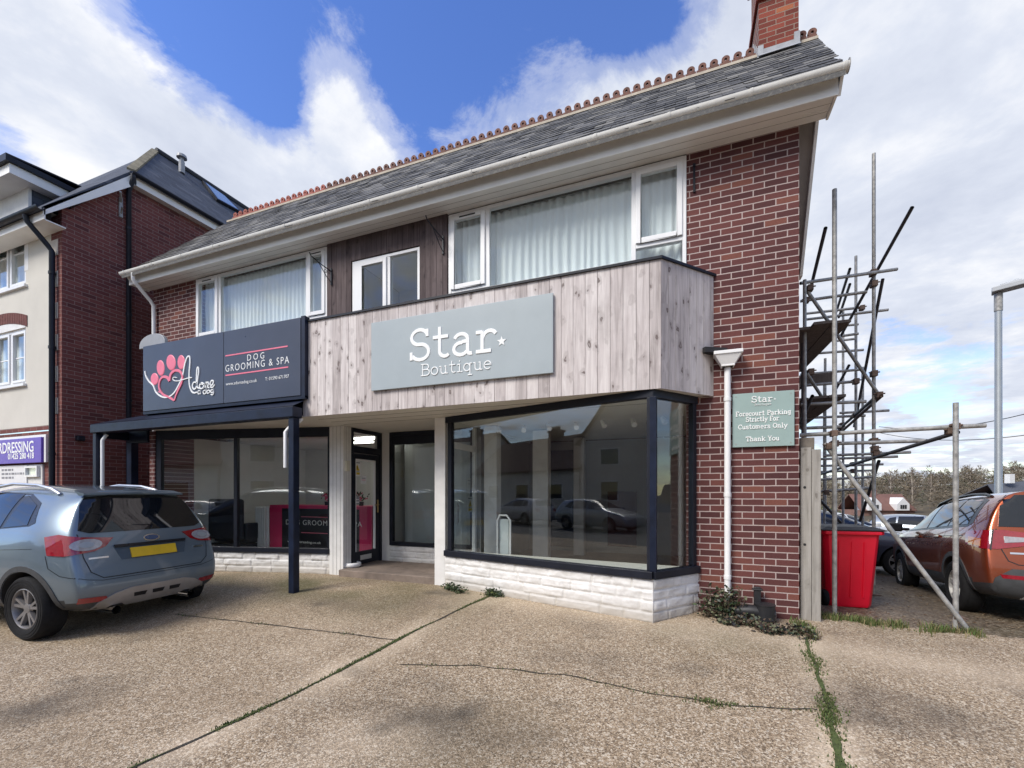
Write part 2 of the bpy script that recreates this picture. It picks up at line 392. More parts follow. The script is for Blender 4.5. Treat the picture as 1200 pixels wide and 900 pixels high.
# joints and cracks of the forecourt as surveyed lines
def jit(pts, amp, seed, k=10):
    out = []
    for i in range(len(pts) - 1):
        a, b = Vector(pts[i]), Vector(pts[i+1]); d = (b - a); nrm = Vector((-d.y, d.x)).normalized()
        for j in range(k):
            p = a.lerp(b, j / k); out.append(p + nrm * amp * noise.noise((p.x * 3 + seed, p.y * 3, seed)))
    out.append(Vector(pts[-1])); return out
def gp(x, y): p = atZ(x, y, -.02 if y > 720 else .05); return (p.x, p.y)
JOINT_A = jit([gp(578, 700), gp(470, 748), gp(330, 812), gp(130, 900), (-4.6, -6.2)], .02, 1.)
JOINT_B = jit([(-.02, -.25), gp(948, 765), gp(962, 812), gp(975, 850), gp(986, 905), (-.6, -4.3), (-.9, -7.)], .05, 2.)
JOINT_C = jit([gp(205, 711), gp(330, 733), gp(462, 750)], .015, 3.)
CRACK = jit([gp(468, 776), gp(560, 779), gp(640, 789), gp(712, 800), gp(760, 813), gp(832, 823), gp(900, 829), gp(958, 833)], .05, 4.)
JOINTS = [(JOINT_A, .30), (JOINT_B, .22), (JOINT_C, .12), (CRACK, .10)]
def dist_lines(x, y, P):
    p = Vector((x, y)); best = 9.
    for i in range(0, len(P) - 1):
        a, b = P[i], P[i+1]; d = b - a; t = clamp((p - a).dot(d) / max(1e-9, d.length_squared)); q = (a + d * t - p).length
        if q < best: best = q
    return best
def a_pale(x, y):
    if y < -6.2 or x < -13: return 0.
    v = 0.
    for P, w in JOINTS[:2]:
        d = dist_lines(x, y, P[::3] + [P[-1]]); v = max(v, clamp(1 - d / w) * (.5 + .9 * noise.noise((x * 1.7, y * 1.7, 3.))))
    n = noise.noise((x * .5, y * .5, 9.)) + .5 * noise.noise((x * 1.6, y * 1.6, 5.))
    v += clamp(n - .35) * .9
    # worn apron at the foot of the shop front
    v += .55 * clamp(1 - abs(y - (-.15 - .25 * (x + 4.3) * (x > -4.3) * .6)) / .5) * clamp((x + 4.6) / .6)
    return clamp(v)
def a_moss(x, y):
    v = clamp(1 - abs(y + .55) / 1.25) * clamp((x + 9.5) / 1.) * clamp((-3.2 - x) / 1.) * (.6 + noise.noise((x * 1.3, y * 1.3, 1.)))
    v += .55 * clamp(1 - abs(y + .95) / .8) * clamp((x + 2.) / .8) * clamp((.3 - x) / .4) * (.5 + noise.noise((x * 2, y * 2, 1.)))
    v += .3 * clamp(noise.noise((x * .6 + 4, y * .6, 6.)) - .1)
    return clamp(v)
def a_dark(x, y):
    v = .9 * clamp(noise.noise((x * .8, y * .8, 21.)) - .22) * 2.2 + .8 * clamp(noise.noise((x * 2.1, y * 2.1, 31.)) - .42) * 3
    v += .45 * clamp(1 - math.hypot((x + 3.0) / 1.25, (y + 3.15) / .75)) + .3 * clamp(1 - math.hypot((x + 1.9) / .9, (y + 3.9) / .5)) + .55 * clamp(1 - math.hypot((x + 2.0) / .8, (y + 1.75) / .4))
    v += .5 * clamp(1 - math.hypot((x + 5.6) / 1.6, (y + 1.05) / .5))
    return clamp(v * (.7 + .7 * noise.noise((x * 3.1, y * 3.1, 2.))))
TONES = [(.075, .052, .033), (.235, .165, .10), (.38, .282, .18), (.50, .385, .26), (.62, .505, .37), (.78, .695, .55)]
M_AGG = aggregate_mat('exposed_aggregate', TONES, (.25, .185, .118))
M_LOT = aggregate_mat('gravel_lot', [tuple(c * .42 for c in t) for t in TONES], (.07, .052, .04), 55., .7)
xs = [-60, -40, -28, -20, -16] + frange(-13, -9, .12) + frange(-9, 1.2, .05) + frange(1.2, 4, .12) + [4, 6, 9, 14, 22, 34, 50]
ys = frange(-7.6, -5.2, .12) + frange(-5.2, .62, .05) + [.62]
def fore_keep(x, y): return y < .34 - .02 * x + .06 * noise.noise((x * 1.5, 0, 0)) or x < 0
grid_sheet('forecourt', xs, ys, 0., M_AGG, fore_keep, {'pale': a_pale, 'moss': a_moss, 'dark': a_dark})
xs2 = frange(.0, 12, .3) + frange(12, 40, 2.) + [40]
grid_sheet('car_park', xs2, frange(.1, 14, .3) + [14], -.006, M_LOT, lambda x, y: True,
           {'pale': lambda x, y: 0., 'moss': lambda x, y: clamp(noise.noise((x, y, 3.)) - .1), 'dark': lambda x, y: clamp(noise.noise((x * .7, y * .7, 8.)) + .05)})
M_ASPH = asphalt_mat('asphalt', (.045, .045, .047))
xs3 = [-900, -400, -200, -100, -60, -40] + frange(-30, 30, 2.) + [30, 45, 60, 80, 110, 160, 250, 400, 900]
ys3 = [-900, -400, -150, -60, -30] + frange(-24, 20, 1.) + [20, 26, 32, 40, 50, 60, 72, 90, 120, 160, 250, 400, 900]
grid_sheet('road_surface', xs3, ys3, -.03, M_ASPH)

# moss, soil and grass in the joints
def strip(name, P, w, dz, mat, seed, kind='stuff', gate=None):
    mb = MB(); prev = None
    for i, p in enumerate(P):
        d = (P[min(i+1, len(P)-1)] - P[max(i-1, 0)]).normalized(); nn = Vector((-d.y, d.x))
        ww = w * (.55 + .8 * abs(noise.noise((p.x * 4, p.y * 4, seed)))) * (1 if gate is None else gate(p))
        a, b = p + nn * ww, p - nn * ww * .8
        cur = (Vector((a.x, a.y, gz(a.x, a.y) + dz)), Vector((b.x, b.y, gz(b.x, b.y) + dz)))
        if prev: mb.quad(prev[0], prev[1], cur[1], cur[0])
        prev = cur
    o = mb.build(name, mat, None, fix=False); o['kind'] = kind; return o
M_SOIL = pm('joint_soil', (.04, .034, .026), .95, .5, 30., .4, 80.)
M_MOSS = pm('moss_green', (.065, .085, .022), .95, .5, 26., .6, 90.)
def dens(P, k): 
    return [P[i].lerp(P[i+1], j / k) for i in range(len(P) - 1) for j in range(k)] + [P[-1]]
strip('joint_soil', dens(JOINT_A, 5), .018, .004, M_SOIL, 1.)
strip('joint_moss', dens(JOINT_A, 5), .026, .007, M_MOSS, 8., gate=lambda p: clamp(.55 + 1.3 * noise.noise((p.x * 2.2, p.y * 2.2, 7.))))
strip('joint_moss', dens(JOINT_B, 5), .03, .007, M_MOSS, 9., gate=lambda p: clamp(.4 + 1.5 * noise.noise((p.x * 2.2, p.y * 1.7, 3.))))
strip('joint_soil', dens(JOINT_B, 5), .02, .004, M_SOIL, 2.)
strip('joint_soil', dens(JOINT_C, 4), .013, .004, M_SOIL, 3.)
strip('joint_soil', dens(CRACK, 4), .010, .004, M_SOIL, 4.)

def blades(name, spots, hmin, hmax, mats, label=None, cat=None, kind='stuff', lean=.6, wid=.006):
    """short grass blades rooted at the given (x,y) spots, one object"""
    mb = MB()
    for (x, y) in spots:
        h = random.uniform(hmin, hmax); a = random.uniform(0, 6.283); l = random.uniform(.1, lean) * h; z = gz(x, y)
        dx, dy = math.cos(a) * l, math.sin(a) * l; w = wid * random.uniform(.6, 1.4); px, py = -math.sin(a) * w, math.cos(a) * w
        mb.m = random.randrange(len(mats))
        mb.add([(x-px, y-py, z), (x+px, y+py, z), (x+dx*.4+px*.8, y+dy*.4+py*.8, z+h*.6), (x+dx*.4-px*.8, y+dy*.4-py*.8, z+h*.6), (x+dx, y+dy, z+h)], [(0,1,2,3), (3,2,4)])
    o = mb.build(name, mats, None, fix=False)
    if label: tag(o, label, cat)
    else: o['kind'] = kind
    return o
M_GR1 = pm('grass_fresh', (.075, .12, .028), .8, .3, 30.); M_GR2 = pm('grass_dull', (.10, .115, .035), .85, .3, 30.); M_GR3 = pm('grass_straw', (.22, .18, .09), .9, .3, 30.)
sp = []
for P, w, n, g in ((dens(JOINT_A, 4), .014, 16, lambda p: clamp(noise.noise((p.x * 2.2, p.y * 2.2, 7.)) * 2 + .55)), (dens(JOINT_B, 4), .034, 34, lambda p: clamp(.18 + 2.0 * noise.noise((p.x * 2, p.y * 1.3, 3.))) * clamp((-.7 - p.y) / .4) + .10),
                (dens(CRACK, 4), .03, 12, lambda p: clamp(1 - abs(p.x + 1.0) / .16) + .06), (dens(JOINT_C, 4), .02, 5, lambda p: clamp(noise.noise((p.x * 2.5, p.y * 2., 5.)) * 2))):
    for p in P:
        for _ in range(int(n * g(p) + random.random())): sp.append((p.x + random.gauss(0, w), p.y + random.gauss(0, w)))
blades('joint_moss_and_grass', sp, .006, .026, [M_MOSS, M_MOSS, M_GR1, M_GR2], wid=.0042)
sp = []
for _ in range(3600):
    x = random.uniform(.25, 1.65); y = .27 + random.gauss(0, .07) - .02 * x
    if noise.noise((x * 5, y * 5, 1.)) > random.uniform(-.25, .5): sp.append((x, y))
for _ in range(380): sp.append((random.gauss(-.03, .05), random.gauss(-.33, .12)))
blades('verge_grass', sp, .015, .085, [M_GR1, M_GR2, M_GR2, M_GR3], wid=.005)
# fallen leaves and litter on the dark gravel lot
mb = MB()
for _ in range(1800):
    x, y = random.uniform(.3, 7), random.uniform(.45, 7); z = gz(x, y) + .004; r = random.uniform(.012, .03); a = random.uniform(0, 6.28)
    c, s = math.cos(a) * r, math.sin(a) * r; k = random.uniform(.0, .012); mb.m = random.randrange(2)
    mb.add([(x-c, y-s, z), (x+s*.5, y-c*.5, z+k), (x+c, y+s, z+.002), (x-s*.5, y+c*.5, z+k)], [(0, 1, 2, 3)])
o = mb.build('leaf_litter', [pm('dead_leaf', (.15, .085, .04), .8, .3, 40.), pm('dead_leaf_pale', (.23, .17, .10), .8, .3, 40.)], None, fix=False); o['kind'] = 'stuff'
# ------------------------------------------------------------ the parade of two shops with flats over
BO = (-5.55, 1.8, .09)
shop = thing('shop_building', 'two storey brick shop building with slate roof, wood clad fascia and large display windows', 'building', BO)
BR = dict(c1=(.078, .029, .030), c2=(.150, .053, .048), odd=(.20, .074, .055), mortar=(.52, .42, .395))
M_BRX = brick_mat('brick_front', 'x', mort=.0062, off=(BO[0], BO[2]), dirt=.25, **BR)
M_BRY = brick_mat('brick_flank', 'y', mort=.0062, off=(BO[1], BO[2]), dirt=.25, **BR)
mb = MB()
mb.box(-1.16, 0, 0, .25, -.05, 5.56)
mb.box(-11.1, -9.83, 0, .25, 2.63, 5.56); mb.box(-11.1, -10.28, 0, .25, -.05, 2.63)
mb.box(-9.83, -1.16, .002, .25, 3.9, 4.10)
mb.box(-10.42, -10.28, -.46, 0, -.05, 2.63)
mb.build('front_wall', M_BRX, shop)
for x0 in (-.25, -11.1):
    mb = MB(); mb.prism([(x0, .25, -.05), (x0, 4.3, -.05), (x0, 4.3, 5.3), (x0, 1.8, 7.85), (x0, .25, 6.25)], (.25, 0, 0)); mb.build('gable_wall', M_BRY, shop)
mb = MB(); mb.box(-10.85, -.25, 4.05, 4.3, -.05, 5.3); mb.build('rear_wall', M_BRX, shop)

# weathered dark boarding between the windows
M_DKW = wood_boards('stained_boarding', [(.040, .028, .029), (.088, .064, .064), (.155, .120, .118)], (.025, .017, .018), .8)
mb = MB(); x = -6.63
while x < -4.40:
    w = .098; x1 = min(x + w - .004, -4.40)
    xm = (x + x1) / 2; z0 = 5.19 if -6.15 < xm < -4.85 else 4.10
    mb.box(x, x1, -.035 + random.uniform(-.002, .002), -.002, z0, 5.555); x += w
mb.build('timber_boarding', M_DKW, shop)

def frame_rect(mb, x0, x1, z0, z1, w, y0, y1):
    mb.box(x0, x0 + w, y0, y1, z0, z1); mb.box(x1 - w, x1, y0, y1, z0, z1)
    mb.box(x0 + w, x1 - w, y0, y1, z0, z0 + w); mb.box(x0 + w, x1 - w, y0, y1, z1 - w, z1)
def upvc(x0, x1, z0, z1, lights, name='window', extra=None):
    mb = MB(); frame_rect(mb, x0, x1, z0, z1, .045, -.018, .06)
    panes = []
    for (a, b, c, d, sash) in lights:
        if sash: frame_rect(mb, a, b, c, d, .062, -.036, .03); panes.append((a + .055, b - .055, c + .055, d - .055, -.012))
        else: panes.append((a, b, c, d, .012))
    for e in (extra or []): mb.box(*e)
    w = mb.build(name, M_WHITE, shop, bevel=.006)
    for (a, b, c, d, y) in panes:
        MB().box(a - .004, b + .004, y, y + .008, c - .004, d + .004).build('pane', M_GLASS_UP, w)
    return w
# window over the boutique: casement, fixed light, casement with a small light under it
upvc(-4.39, -1.16, 4.12, 5.535, [(-4.345, -3.80, 4.44, 5.49, 1), (-3.74, -1.80, 4.40, 5.49, 0), (-1.745, -1.205, 4.585, 5.49, 1), (-1.745, -1.205, 4.17, 4.53, 0)],
     extra=[(-3.80, -3.74, -.012, .06, 4.165, 5.49), (-1.80, -1.745, -.012, .06, 4.165, 5.49), (-4.345, -3.80, -.012, .06, 4.165, 4.44), (-3.74, -1.80, -.012, .06, 4.165, 4.40), (-1.745, -1.205, -.012, .06, 4.53, 4.585)])
upvc(-9.83, -6.64, 4.12, 5.535, [(-9.785, -9.22, 4.44, 5.49, 1), (-9.16, -7.11, 4.40, 5.49, 0), (-7.05, -6.685, 4.44, 5.49, 1)],
     extra=[(-9.22, -9.16, -.012, .06, 4.165, 5.49), (-7.11, -7.05, -.012, .06, 4.165, 5.49), (-9.785, -9.22, -.012, .06, 4.165, 4.44), (-9.16, -7.11, -.012, .06, 4.165, 4.40), (-7.05, -6.685, -.012, .06, 4.165, 4.44)])
upvc(-6.13, -4.87, 4.10, 5.18, [(-6.085, -5.47, 4.15, 5.135, 1), (-5.41, -4.915, 4.15, 5.135, 0)], name='balcony_door', extra=[(-5.47, -5.41, -.012, .06, 4.145, 5.135), (-6.05, -5.93, -.038, -.03, 4.15, 5.08)])
# vents in the heads of the casements
for a, b in ((-4.2, -3.95), (-9.62, -9.38), (-6.98, -6.76)): MB().box(a, b, -.042, -.03, 5.452, 5.468).build('trickle_vent', M_DARK, shop)
# rooms upstairs
M_WALLI = pm('interior_plaster', (.74, .74, .71), .85, .05, 3.)
M_WALLG = pm('interior_grey', (.60, .62, .62), .85, .05, 3.)
M_FLOORI = pm('interior_floor', (.22, .145, .10), .45, .2, 8.)
mb = MB()
for a, b in ((-9.83, -6.66), (-6.6, -4.43), (-4.37, -1.16)):
    mb.box(a, b, 1.9, 1.95, 3.95, 5.6); mb.box(a, b, .26, 1.9, 3.93, 3.95); mb.box(a, b, .26, 1.9, 5.58, 5.6)
for x in (-9.85, -6.63, -4.40, -1.16): mb.box(x - .02, x + .02, .26, 1.9, 3.95, 5.58)
mb.build('upstairs_wall', M_WALLI, shop)

def curtain(label, x0, x1, z0, z1, y, mat, period=.11, amp=.022):
    mb = MB(); n = int((x1 - x0) / .012); rows = 6; P = []
    for j in range(rows + 1):
        for i in range(n + 1):
            x = lerp(x0, x1, i / n); ph = x * 6.283 / period + 3.2 * noise.noise((x * 2.1, j * .12, 2.)) + 1.2 * noise.noise((x * 7, j * .2, 5.))
            P.append((x, y + amp * math.sin(ph) * (.6 + .8 * abs(noise.noise((x * 2., 0, 4.)))) + .01 * noise.noise((x * 9, j, 1.)), lerp(z0, z1, j / rows)))
    mb.add(P, [(j*(n+1)+i, j*(n+1)+i+1, (j+1)*(n+1)+i+1, (j+1)*(n+1)+i) for j in range(rows) for i in range(n)])
    return tag(mb.build('curtain', mat, None, smooth=True, fix=False), label, 'curtain', 'curtains in the upstairs windows')
def cloth_mat(name, col):
    t = NT(name); co = t.co(); n = t.noise(60., 2., .5, co); t.set(col=t.mix(n, C4(tuple(c * .9 for c in col)), C4(col)), rough=.9, spec=.1)
    tl = t.n('BsdfTranslucent', {'Color': C4(col)}); mx = t.n('MixShader', {0: .12, 1: t.b.outputs[0], 2: tl.outputs[0]}); t.link(mx.outputs[0], t.out.inputs[0]); return t.m
M_CURT = cloth_mat('net_curtain', (.90, .93, .94))
curtain('pleated white curtain across the upstairs window above the boutique sign', -4.33, -1.20, 4.2, 5.5, .14, M_CURT)
curtain('pleated white curtain across the upstairs window above the dog grooming sign', -9.78, -6.68, 4.2, 5.5, .14, M_CURT, .095)

# ---- roof
EY, EZ, RY, RZ = -.45, 5.70, 1.80, 8.02
SL = math.hypot(RY - EY, RZ - EZ); SD = Vector((0, (RY - EY) / SL, (RZ - EZ) / SL)); SN = Vector((0, -SD.z, SD.y))
XR0, XR1, XLF = .31, .60, -11.28
t = NT('roof_slate'); co = t.co(); rnd = t.n('NewGeometry').outputs['Random Per Island']
n1 = t.noise(5., 5., .65, co); n2 = t.noise(38., 4., .7, co)
col = t.ramp(rnd, [(0., (.040, .040, .042)), (.4, (.080, .080, .082)), (.75, (.125, .122, .118)), (1., (.20, .192, .175))])
col = t.mix(t.math('MULTIPLY', t.math('SUBTRACT', n2, .52), 3., clampv=True), col, (.30, .29, .25, 1)); col = t.mix(t.math('MULTIPLY', t.math('SUBTRACT', n1, .52), 2.2, clampv=True), col, (.045, .042, .038, 1))
t.set(col=col, rough=.72, spec=.3, normal=t.bump(n2, .35, .005)); M_SLATE = t.m
mb = MB(); rows = 17; ga = SL / rows
for r in range(rows):
    s0 = r * ga; x = XLF + (.125 if r % 2 else 0) - .0; xe = lerp(XR0, XR1, (s0 + ga / 2) / SL)
    while x < xe - .03:
        w = .25; x1 = min(x + w - .004, xe); x0 = max(x, XLF)
        a = s0 - random.uniform(0, .012); b = s0 + ga * 1.25 if r < rows - 1 else SL
        t0 = .012 + random.uniform(-.002, .003); t1 = .004
        o = Vector((0, EY, EZ)); sk = random.uniform(-.006, .006)
        lim = lambda s_: lerp(XR0, XR1, clamp(s_ / SL)) + .004 if x1 > xe - .005 else x1
        p = [o + SD * (a + sk) + SN * t0 + Vector((x0, 0, 0)), o + SD * (a - sk) + SN * (t0 + sk) + Vector((lim(a), 0, 0)), o + SD * b + SN * t1 + Vector((lim(b), 0, 0)), o + SD * b + SN * t1 + Vector((x0, 0, 0))]
        q = [v - SN * .007 for v in p[:2]]
        mb.add(p + q, [(0, 1, 2, 3), (0, 4, 5, 1)]); x += w
mb.build('roof_slates', M_SLATE, shop, fix=False)
mb = MB(); o = Vector((0, EY, EZ)); top = o + SD * SL
mb.prism([o + Vector((XLF, 0, -.03)), o + Vector((XR0 - .01, 0, -.03)), top + Vector((XR1 - .01, 0, -.03)), top + Vector((XLF, 0, -.03))], (0, 0, -.05))
rear = Vector((0, 4.65, 5.10))
mb.prism([top + Vector((XLF, 0, .012)), top + Vector((XR1 - .01, 0, .012)), rear + Vector((XR0, 0, 0)), rear + Vector((XLF, 0, 0))], (0, 0, -.08))
mb.build('roof_deck', M_SLATE, shop)
# crested ridge tiles: a saddle under a row of pierced roundels
M_TERR = pm('terracotta_old', (.15, .068, .050), .8, .35, 9., .3, 60.); M_TERN = pm('terracotta_new', (.30, .085, .060), .75, .2, 9., .2, 60.)
def crest(x0, x1, mat, name):
    mb = MB(); n = int(round((x1 - x0) / .165))
    for i in range(n):
        a = x0 + (x1 - x0) * i / n; b = x0 + (x1 - x0) * (i + 1) / n; zz = top.z + random.uniform(-.004, .004)
        if i % 2 == 0:
            e = x0 + (x1 - x0) * min(i + 2, n) / n - .008
            for sg in (1, -1): mb.add([(a, RY, zz + .035), (e, RY, zz + .035), (e, RY - sg * .14, zz - .09), (a, RY - sg * .14, zz - .09)], [(0, 1, 2, 3)])
        cx = (a + b) / 2; cz = zz + .10; ro, ri = .058, .020; k = 16
        for yy, s in ((RY - .02, 1), (RY + .02, -1)):
            P = [(cx + r * math.cos(2*math.pi*j/k), yy, cz + r * math.sin(2*math.pi*j/k)) for r in (ro, ri) for j in range(k)]
            mb.add(P, [(j, (j+1) % k, k + (j+1) % k, k + j) for j in range(k)])
        for r in (ro, ri):
            P = [(cx + r * math.cos(2*math.pi*j/k), yy, cz + r * math.sin(2*math.pi*j/k)) for yy in (RY - .02, RY + .02) for j in range(k)]
            mb.add(P, [(j, (j+1) % k, k + (j+1) % k, k + j) for j in range(k)])
        mb.box(a, b - .006, RY - .022, RY + .022, zz + .0, zz + .055)
    return mb.build(name, mat, shop, fix=False)
chx0, chx1 = at(889, 60, 1.62).x, at(936, 60, 1.62).x
crest(-8.4, chx0 - .01, M_TERR, 'ridge_tiles'); crest(-11.25, -8.4, M_TERN, 'ridge_tiles'); crest(chx1 + .01, XR1, M_TERR, 'ridge_tiles')
mb = MB(); mb.box(XLF, XR1 - .02, RY - .145, RY - .128, top.z - .125, top.z - .085); mb.build('ridge_bedding', pm('mortar_bedding', (.48, .42, .34), .9, .15, 12., .3, 40.), shop)
# chimney
M_BRC = brick_mat('brick_chimney', 'x', c1=(.15, .035, .025), c2=(.30, .07, .045), odd=(.40, .13, .06), mortar=(.32, .25, .20), mort=.006, off=(BO[0] + .06, BO[2]), dirt=.4)
mb = MB(); mb.box(chx0, chx1, 1.62, 2.35, 7.6, 8.66); mb.box(chx0 - .035, chx1 + .035, 1.585, 2.385, 8.66, 8.74); mb.box(chx0, chx1, 1.62, 2.35, 8.74, 9.5)
mb.box(chx0 - .05, chx1 + .05, 1.57, 2.40, 9.5, 9.72)
ch = mb.build('chimney', M_BRC, shop)
M_LEAD = pm('lead_flashing', (.33, .34, .36), .5, .2, 8., .1, 20.)
mb = MB(); zf = EZ + (1.62 - EY) * (RZ - EZ) / (RY - EY)
mb.box(chx0 - .01, chx1 + .01, 1.60, 1.618, zf - .02, zf + .10)
mb.obox((chx0 - .01, 1.60, zf + .03), (chx1 - chx0 + .02, 0, 0), SD * -.13, SN * .006)
for i in range(4): mb.box(chx0 - .016, chx0 - .003, 1.62 + i * .14, 1.78 + i * .14, zf + i * .15 - .05, zf + i * .15 + .16)
mb.box(chx1 - .06, chx1 + .012, 1.595, 1.60, zf + .02, zf + .20); mb.box(chx0 - .012, chx0 + .06, 1.595, 1.60, zf - .02, zf + .16)
mb.build('flashing', M_LEAD, ch)
# eaves: fascia board, soffit, gutter, barge boards
M_EAVE = pm('eaves_white', (.84, .83, .80), .5, .06, 2., .05, 30.)
mb = MB(); mb.box(-11.25, .27, -.345, -.318, 5.525, 5.765); mb.box(.245, .27, -.318, -.0, 5.535, 5.80); mb.box(-11.25, -11.225, -.318, 0, 5.535, 5.80); mb.build('fascia_board', M_EAVE, shop, bevel=.004)
mb = MB(); x = -11.22
mb.box(-11.22, .243, -.316, -.002, 5.556, 5.575); mb.build('soffit', M_EAVE, shop)
mb = MB()
for i in range(1, 3): mb.box(-11.2, .24, -.000 - i * .105, .002 - i * .105, 5.553, 5.5555)
mb.build('soffit_joint', pm('joint_grey', (.25, .24, .22), .8), shop)
def half_pipe(mb, p0, p1, r, n=10, side=Vector((0, -1, 0))):
    p0, p1 = Vector(p0), Vector(p1); P = []
    for rr in (r, r - .008):
        for p in (p0, p1): P += [p + side * (rr * math.cos(math.pi * k / n)) - Vector((0, 0, rr * math.sin(math.pi * k / n))) for k in range(n + 1)]
    m = n + 1
    mb.add(P, [(k, k+1, m+k+1, m+k) for k in range(n)] + [(2*m+k, 3*m+k, 3*m+k+1, 2*m+k+1) for k in range(n)] + [(0, m, 3*m, 2*m), (n, 2*m+n, 3*m+n, m+n)] + [(k, 2*m+k, 2*m+k+1, k+1) for k in range(n)] + [(m+k, m+k+1, 3*m+k+1, 3*m+k) for k in range(n)])
mb = MB(); half_pipe(mb, (-11.33, -.415, 5.735), (.33, -.415, 5.735), .062)
x = -11.2
while x < .33:
    half_pipe(mb, (x, -.415, 5.736), (x + .03, -.415, 5.736), .068); x += .82
gut = mb.build('gutter', pm('gutter_white', (.78, .77, .73), .4, .08, 3.), shop, auto=40)
mb = MB(); mb.lathe([(0, 0), (.064, 0), (.064, .006), (0, .006)], (.33, -.415, 5.73), 'x', 16); mb.build('gutter_end', M_STEEL, gut)
for sx0, sx1, w in ((XR0 - .03, XR1 - .03, .028), (XLF, XLF, .028)):
    mb = MB(); a = Vector((sx0, EY + .08, EZ - .02)); b = Vector((sx1, RY, RZ - .05)); c = Vector((sx0, 4.6, 5.02))
    mb.prism([a, b, b - Vector((0, 0, .22)), a - Vector((0, -.10, .12))], (w, 0, 0)); mb.prism([b, c, c - Vector((0, 0, .22)), b - Vector((0, 0, .22))], (w, 0, 0)); mb.build('barge_board', M_EAVE, shop)
mb = MB(); mb.prism([(.175, .10, 5.80), (.175, .92, 4.22), (.175, .80, 4.22), (.175, -.02, 5.80)], (.03, 0, 0)); mb.build('verge_board', M_EAVE, shop)
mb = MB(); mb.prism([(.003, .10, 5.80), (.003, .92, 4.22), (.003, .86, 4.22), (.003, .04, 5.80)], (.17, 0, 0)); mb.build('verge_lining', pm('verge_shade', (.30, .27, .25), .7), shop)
mb = MB(); mb.prism([(0.002, EY + .3, EZ - .1), (0.002, RY, RZ - .25), (0.002, 4.5, 4.95), (.0, 4.5, 4.9), (0., RY, RZ - .3), (0., EY + .3, EZ - .15)], (.25, 0, 0)); mb.build('verge_soffit', M_EAVE, shop)
# downpipes
mb = MB(); p = [(-10.98, -.42, 5.68), (-10.98, -.42, 5.56), (-10.98, -.36, 5.49), (-11.0, -.12, 5.28), (-11.0, -.06, 5.2), (-11.0, -.055, 4.9), (-11.0, -.055, .1)]
mb.path(p, .034, 12); dp = mb.build('downpipe', M_WHITE, shop, auto=40)
hx = at(852, 440, 0).x
mb = MB(); mb.path([(hx, -.055, 3.02), (hx, -.055, .32), (hx + .004, -.062, .12)], .034, 14)
for z in (2.55, 1.45, .5): mb.tube((hx, -.055, z), (hx, -.055, z + .045), .040, n=14)
pp = mb.build('downpipe', M_WHITE, shop, auto=40)
mb = MB(); z = at(852, 430, 0).z
mb.prism([(hx - .07, -.005, z - .02), (hx - .07, -.13, z - .02), (hx + .07, -.13, z - .02), (hx + .07, -.005, z - .02)], (0, 0, .02))
P = [(hx - .06, -.01, z - .02), (hx + .06, -.01, z - .02), (hx + .06, -.12, z - .02), (hx - .06, -.12, z - .02), (hx - .14, -.005, z + .11), (hx + .14, -.005, z + .11), (hx + .14, -.17, z + .11), (hx - .14, -.17, z + .11)]
mb.add(P, [(0, 1, 2, 3), (0, 4, 5, 1), (1, 5, 6, 2), (2, 6, 7, 3), (3, 7, 4, 0), (4, 7, 6, 5)]); mb.box(hx - .15, hx + .15, -.18, -.003, z + .11, z + .15)
mb.build('hopper', M_WHITE, pp, bevel=.006)
mb = MB(); mb.obox((hx - .24, -.20, z + .145), (.24, .14, 0), (-.05, .09, 0), (0, 0, .06)); mb.build('outlet_spout', M_DARK, pp)

# ---- timber fascia over the boutique
M_WOOD = wood_boards('silvered_cladding', [(.27, .235, .225), (.55, .495, .48), (.76, .71, .685)], (.10, .07, .062), .95)
FZ0, FZ1, FY = 2.63, 4.035, -.645
FC = Vector((-1.42, FY, 0)); FE = Vector((-.862, -.003, 0)); FD = (FE - FC).normalized(); FN = Vector((FD.y, -FD.x, 0))
mb = MB(); x = -6.51
while x < FC.x - .02:
    w = .142; x1 = min(x + w, FC.x + .0)
    j = random.uniform(-.0015, .0015); mb.box(x + .0022, x1 - .0022, FY + j, FY + .02 + j, FZ0, FZ1); x += w
u = 0.; L = (FE - FC).length
while u < L - .02:
    w = .112; u1 = min(u + w, L); j = random.uniform(-.0015, .0015)
    mb.obox(FC + FD * (u + .002) + FN * j + Vector((0, 0, FZ0)), FD * (u1 - u - .004), -FN * .02, Vector((0, 0, FZ1 - FZ0))); u += w
mb.build('fascia_cladding', M_WOOD, shop, bevel=0)
mb = MB(); mb.box(-6.51, FC.x - .03, FY + .024, -.004, FZ0 + .02, FZ1 - .01)
mb.prism([(FC.x - .03, FY + .05, FZ0 + .02), (FE.x - .04, -.02, FZ0 + .02), (FC.x - .03, -.02, FZ0 + .02)], (0, 0, FZ1 - FZ0 - .03)); mb.build('fascia_carcass', M_DARK, shop)
mb = MB(); mb.box(-6.53, FC.x, FY - .022, -.002, FZ1, FZ1 + .028)
mb.prism([(FC.x, FY - .022, FZ1), (FC.x + .01, FY - .022, FZ1), (FE.x + .03, -.002, FZ1), (FC.x, -.002, FZ1)], (0, 0, .028)); mb.build('fascia_capping', M_BLACK, shop)
mb = MB(); mb.box(-10.28, -6.53, -.60, -.003, 2.66, 4.0); mb.build('fascia_carcass', M_NAVY, shop)
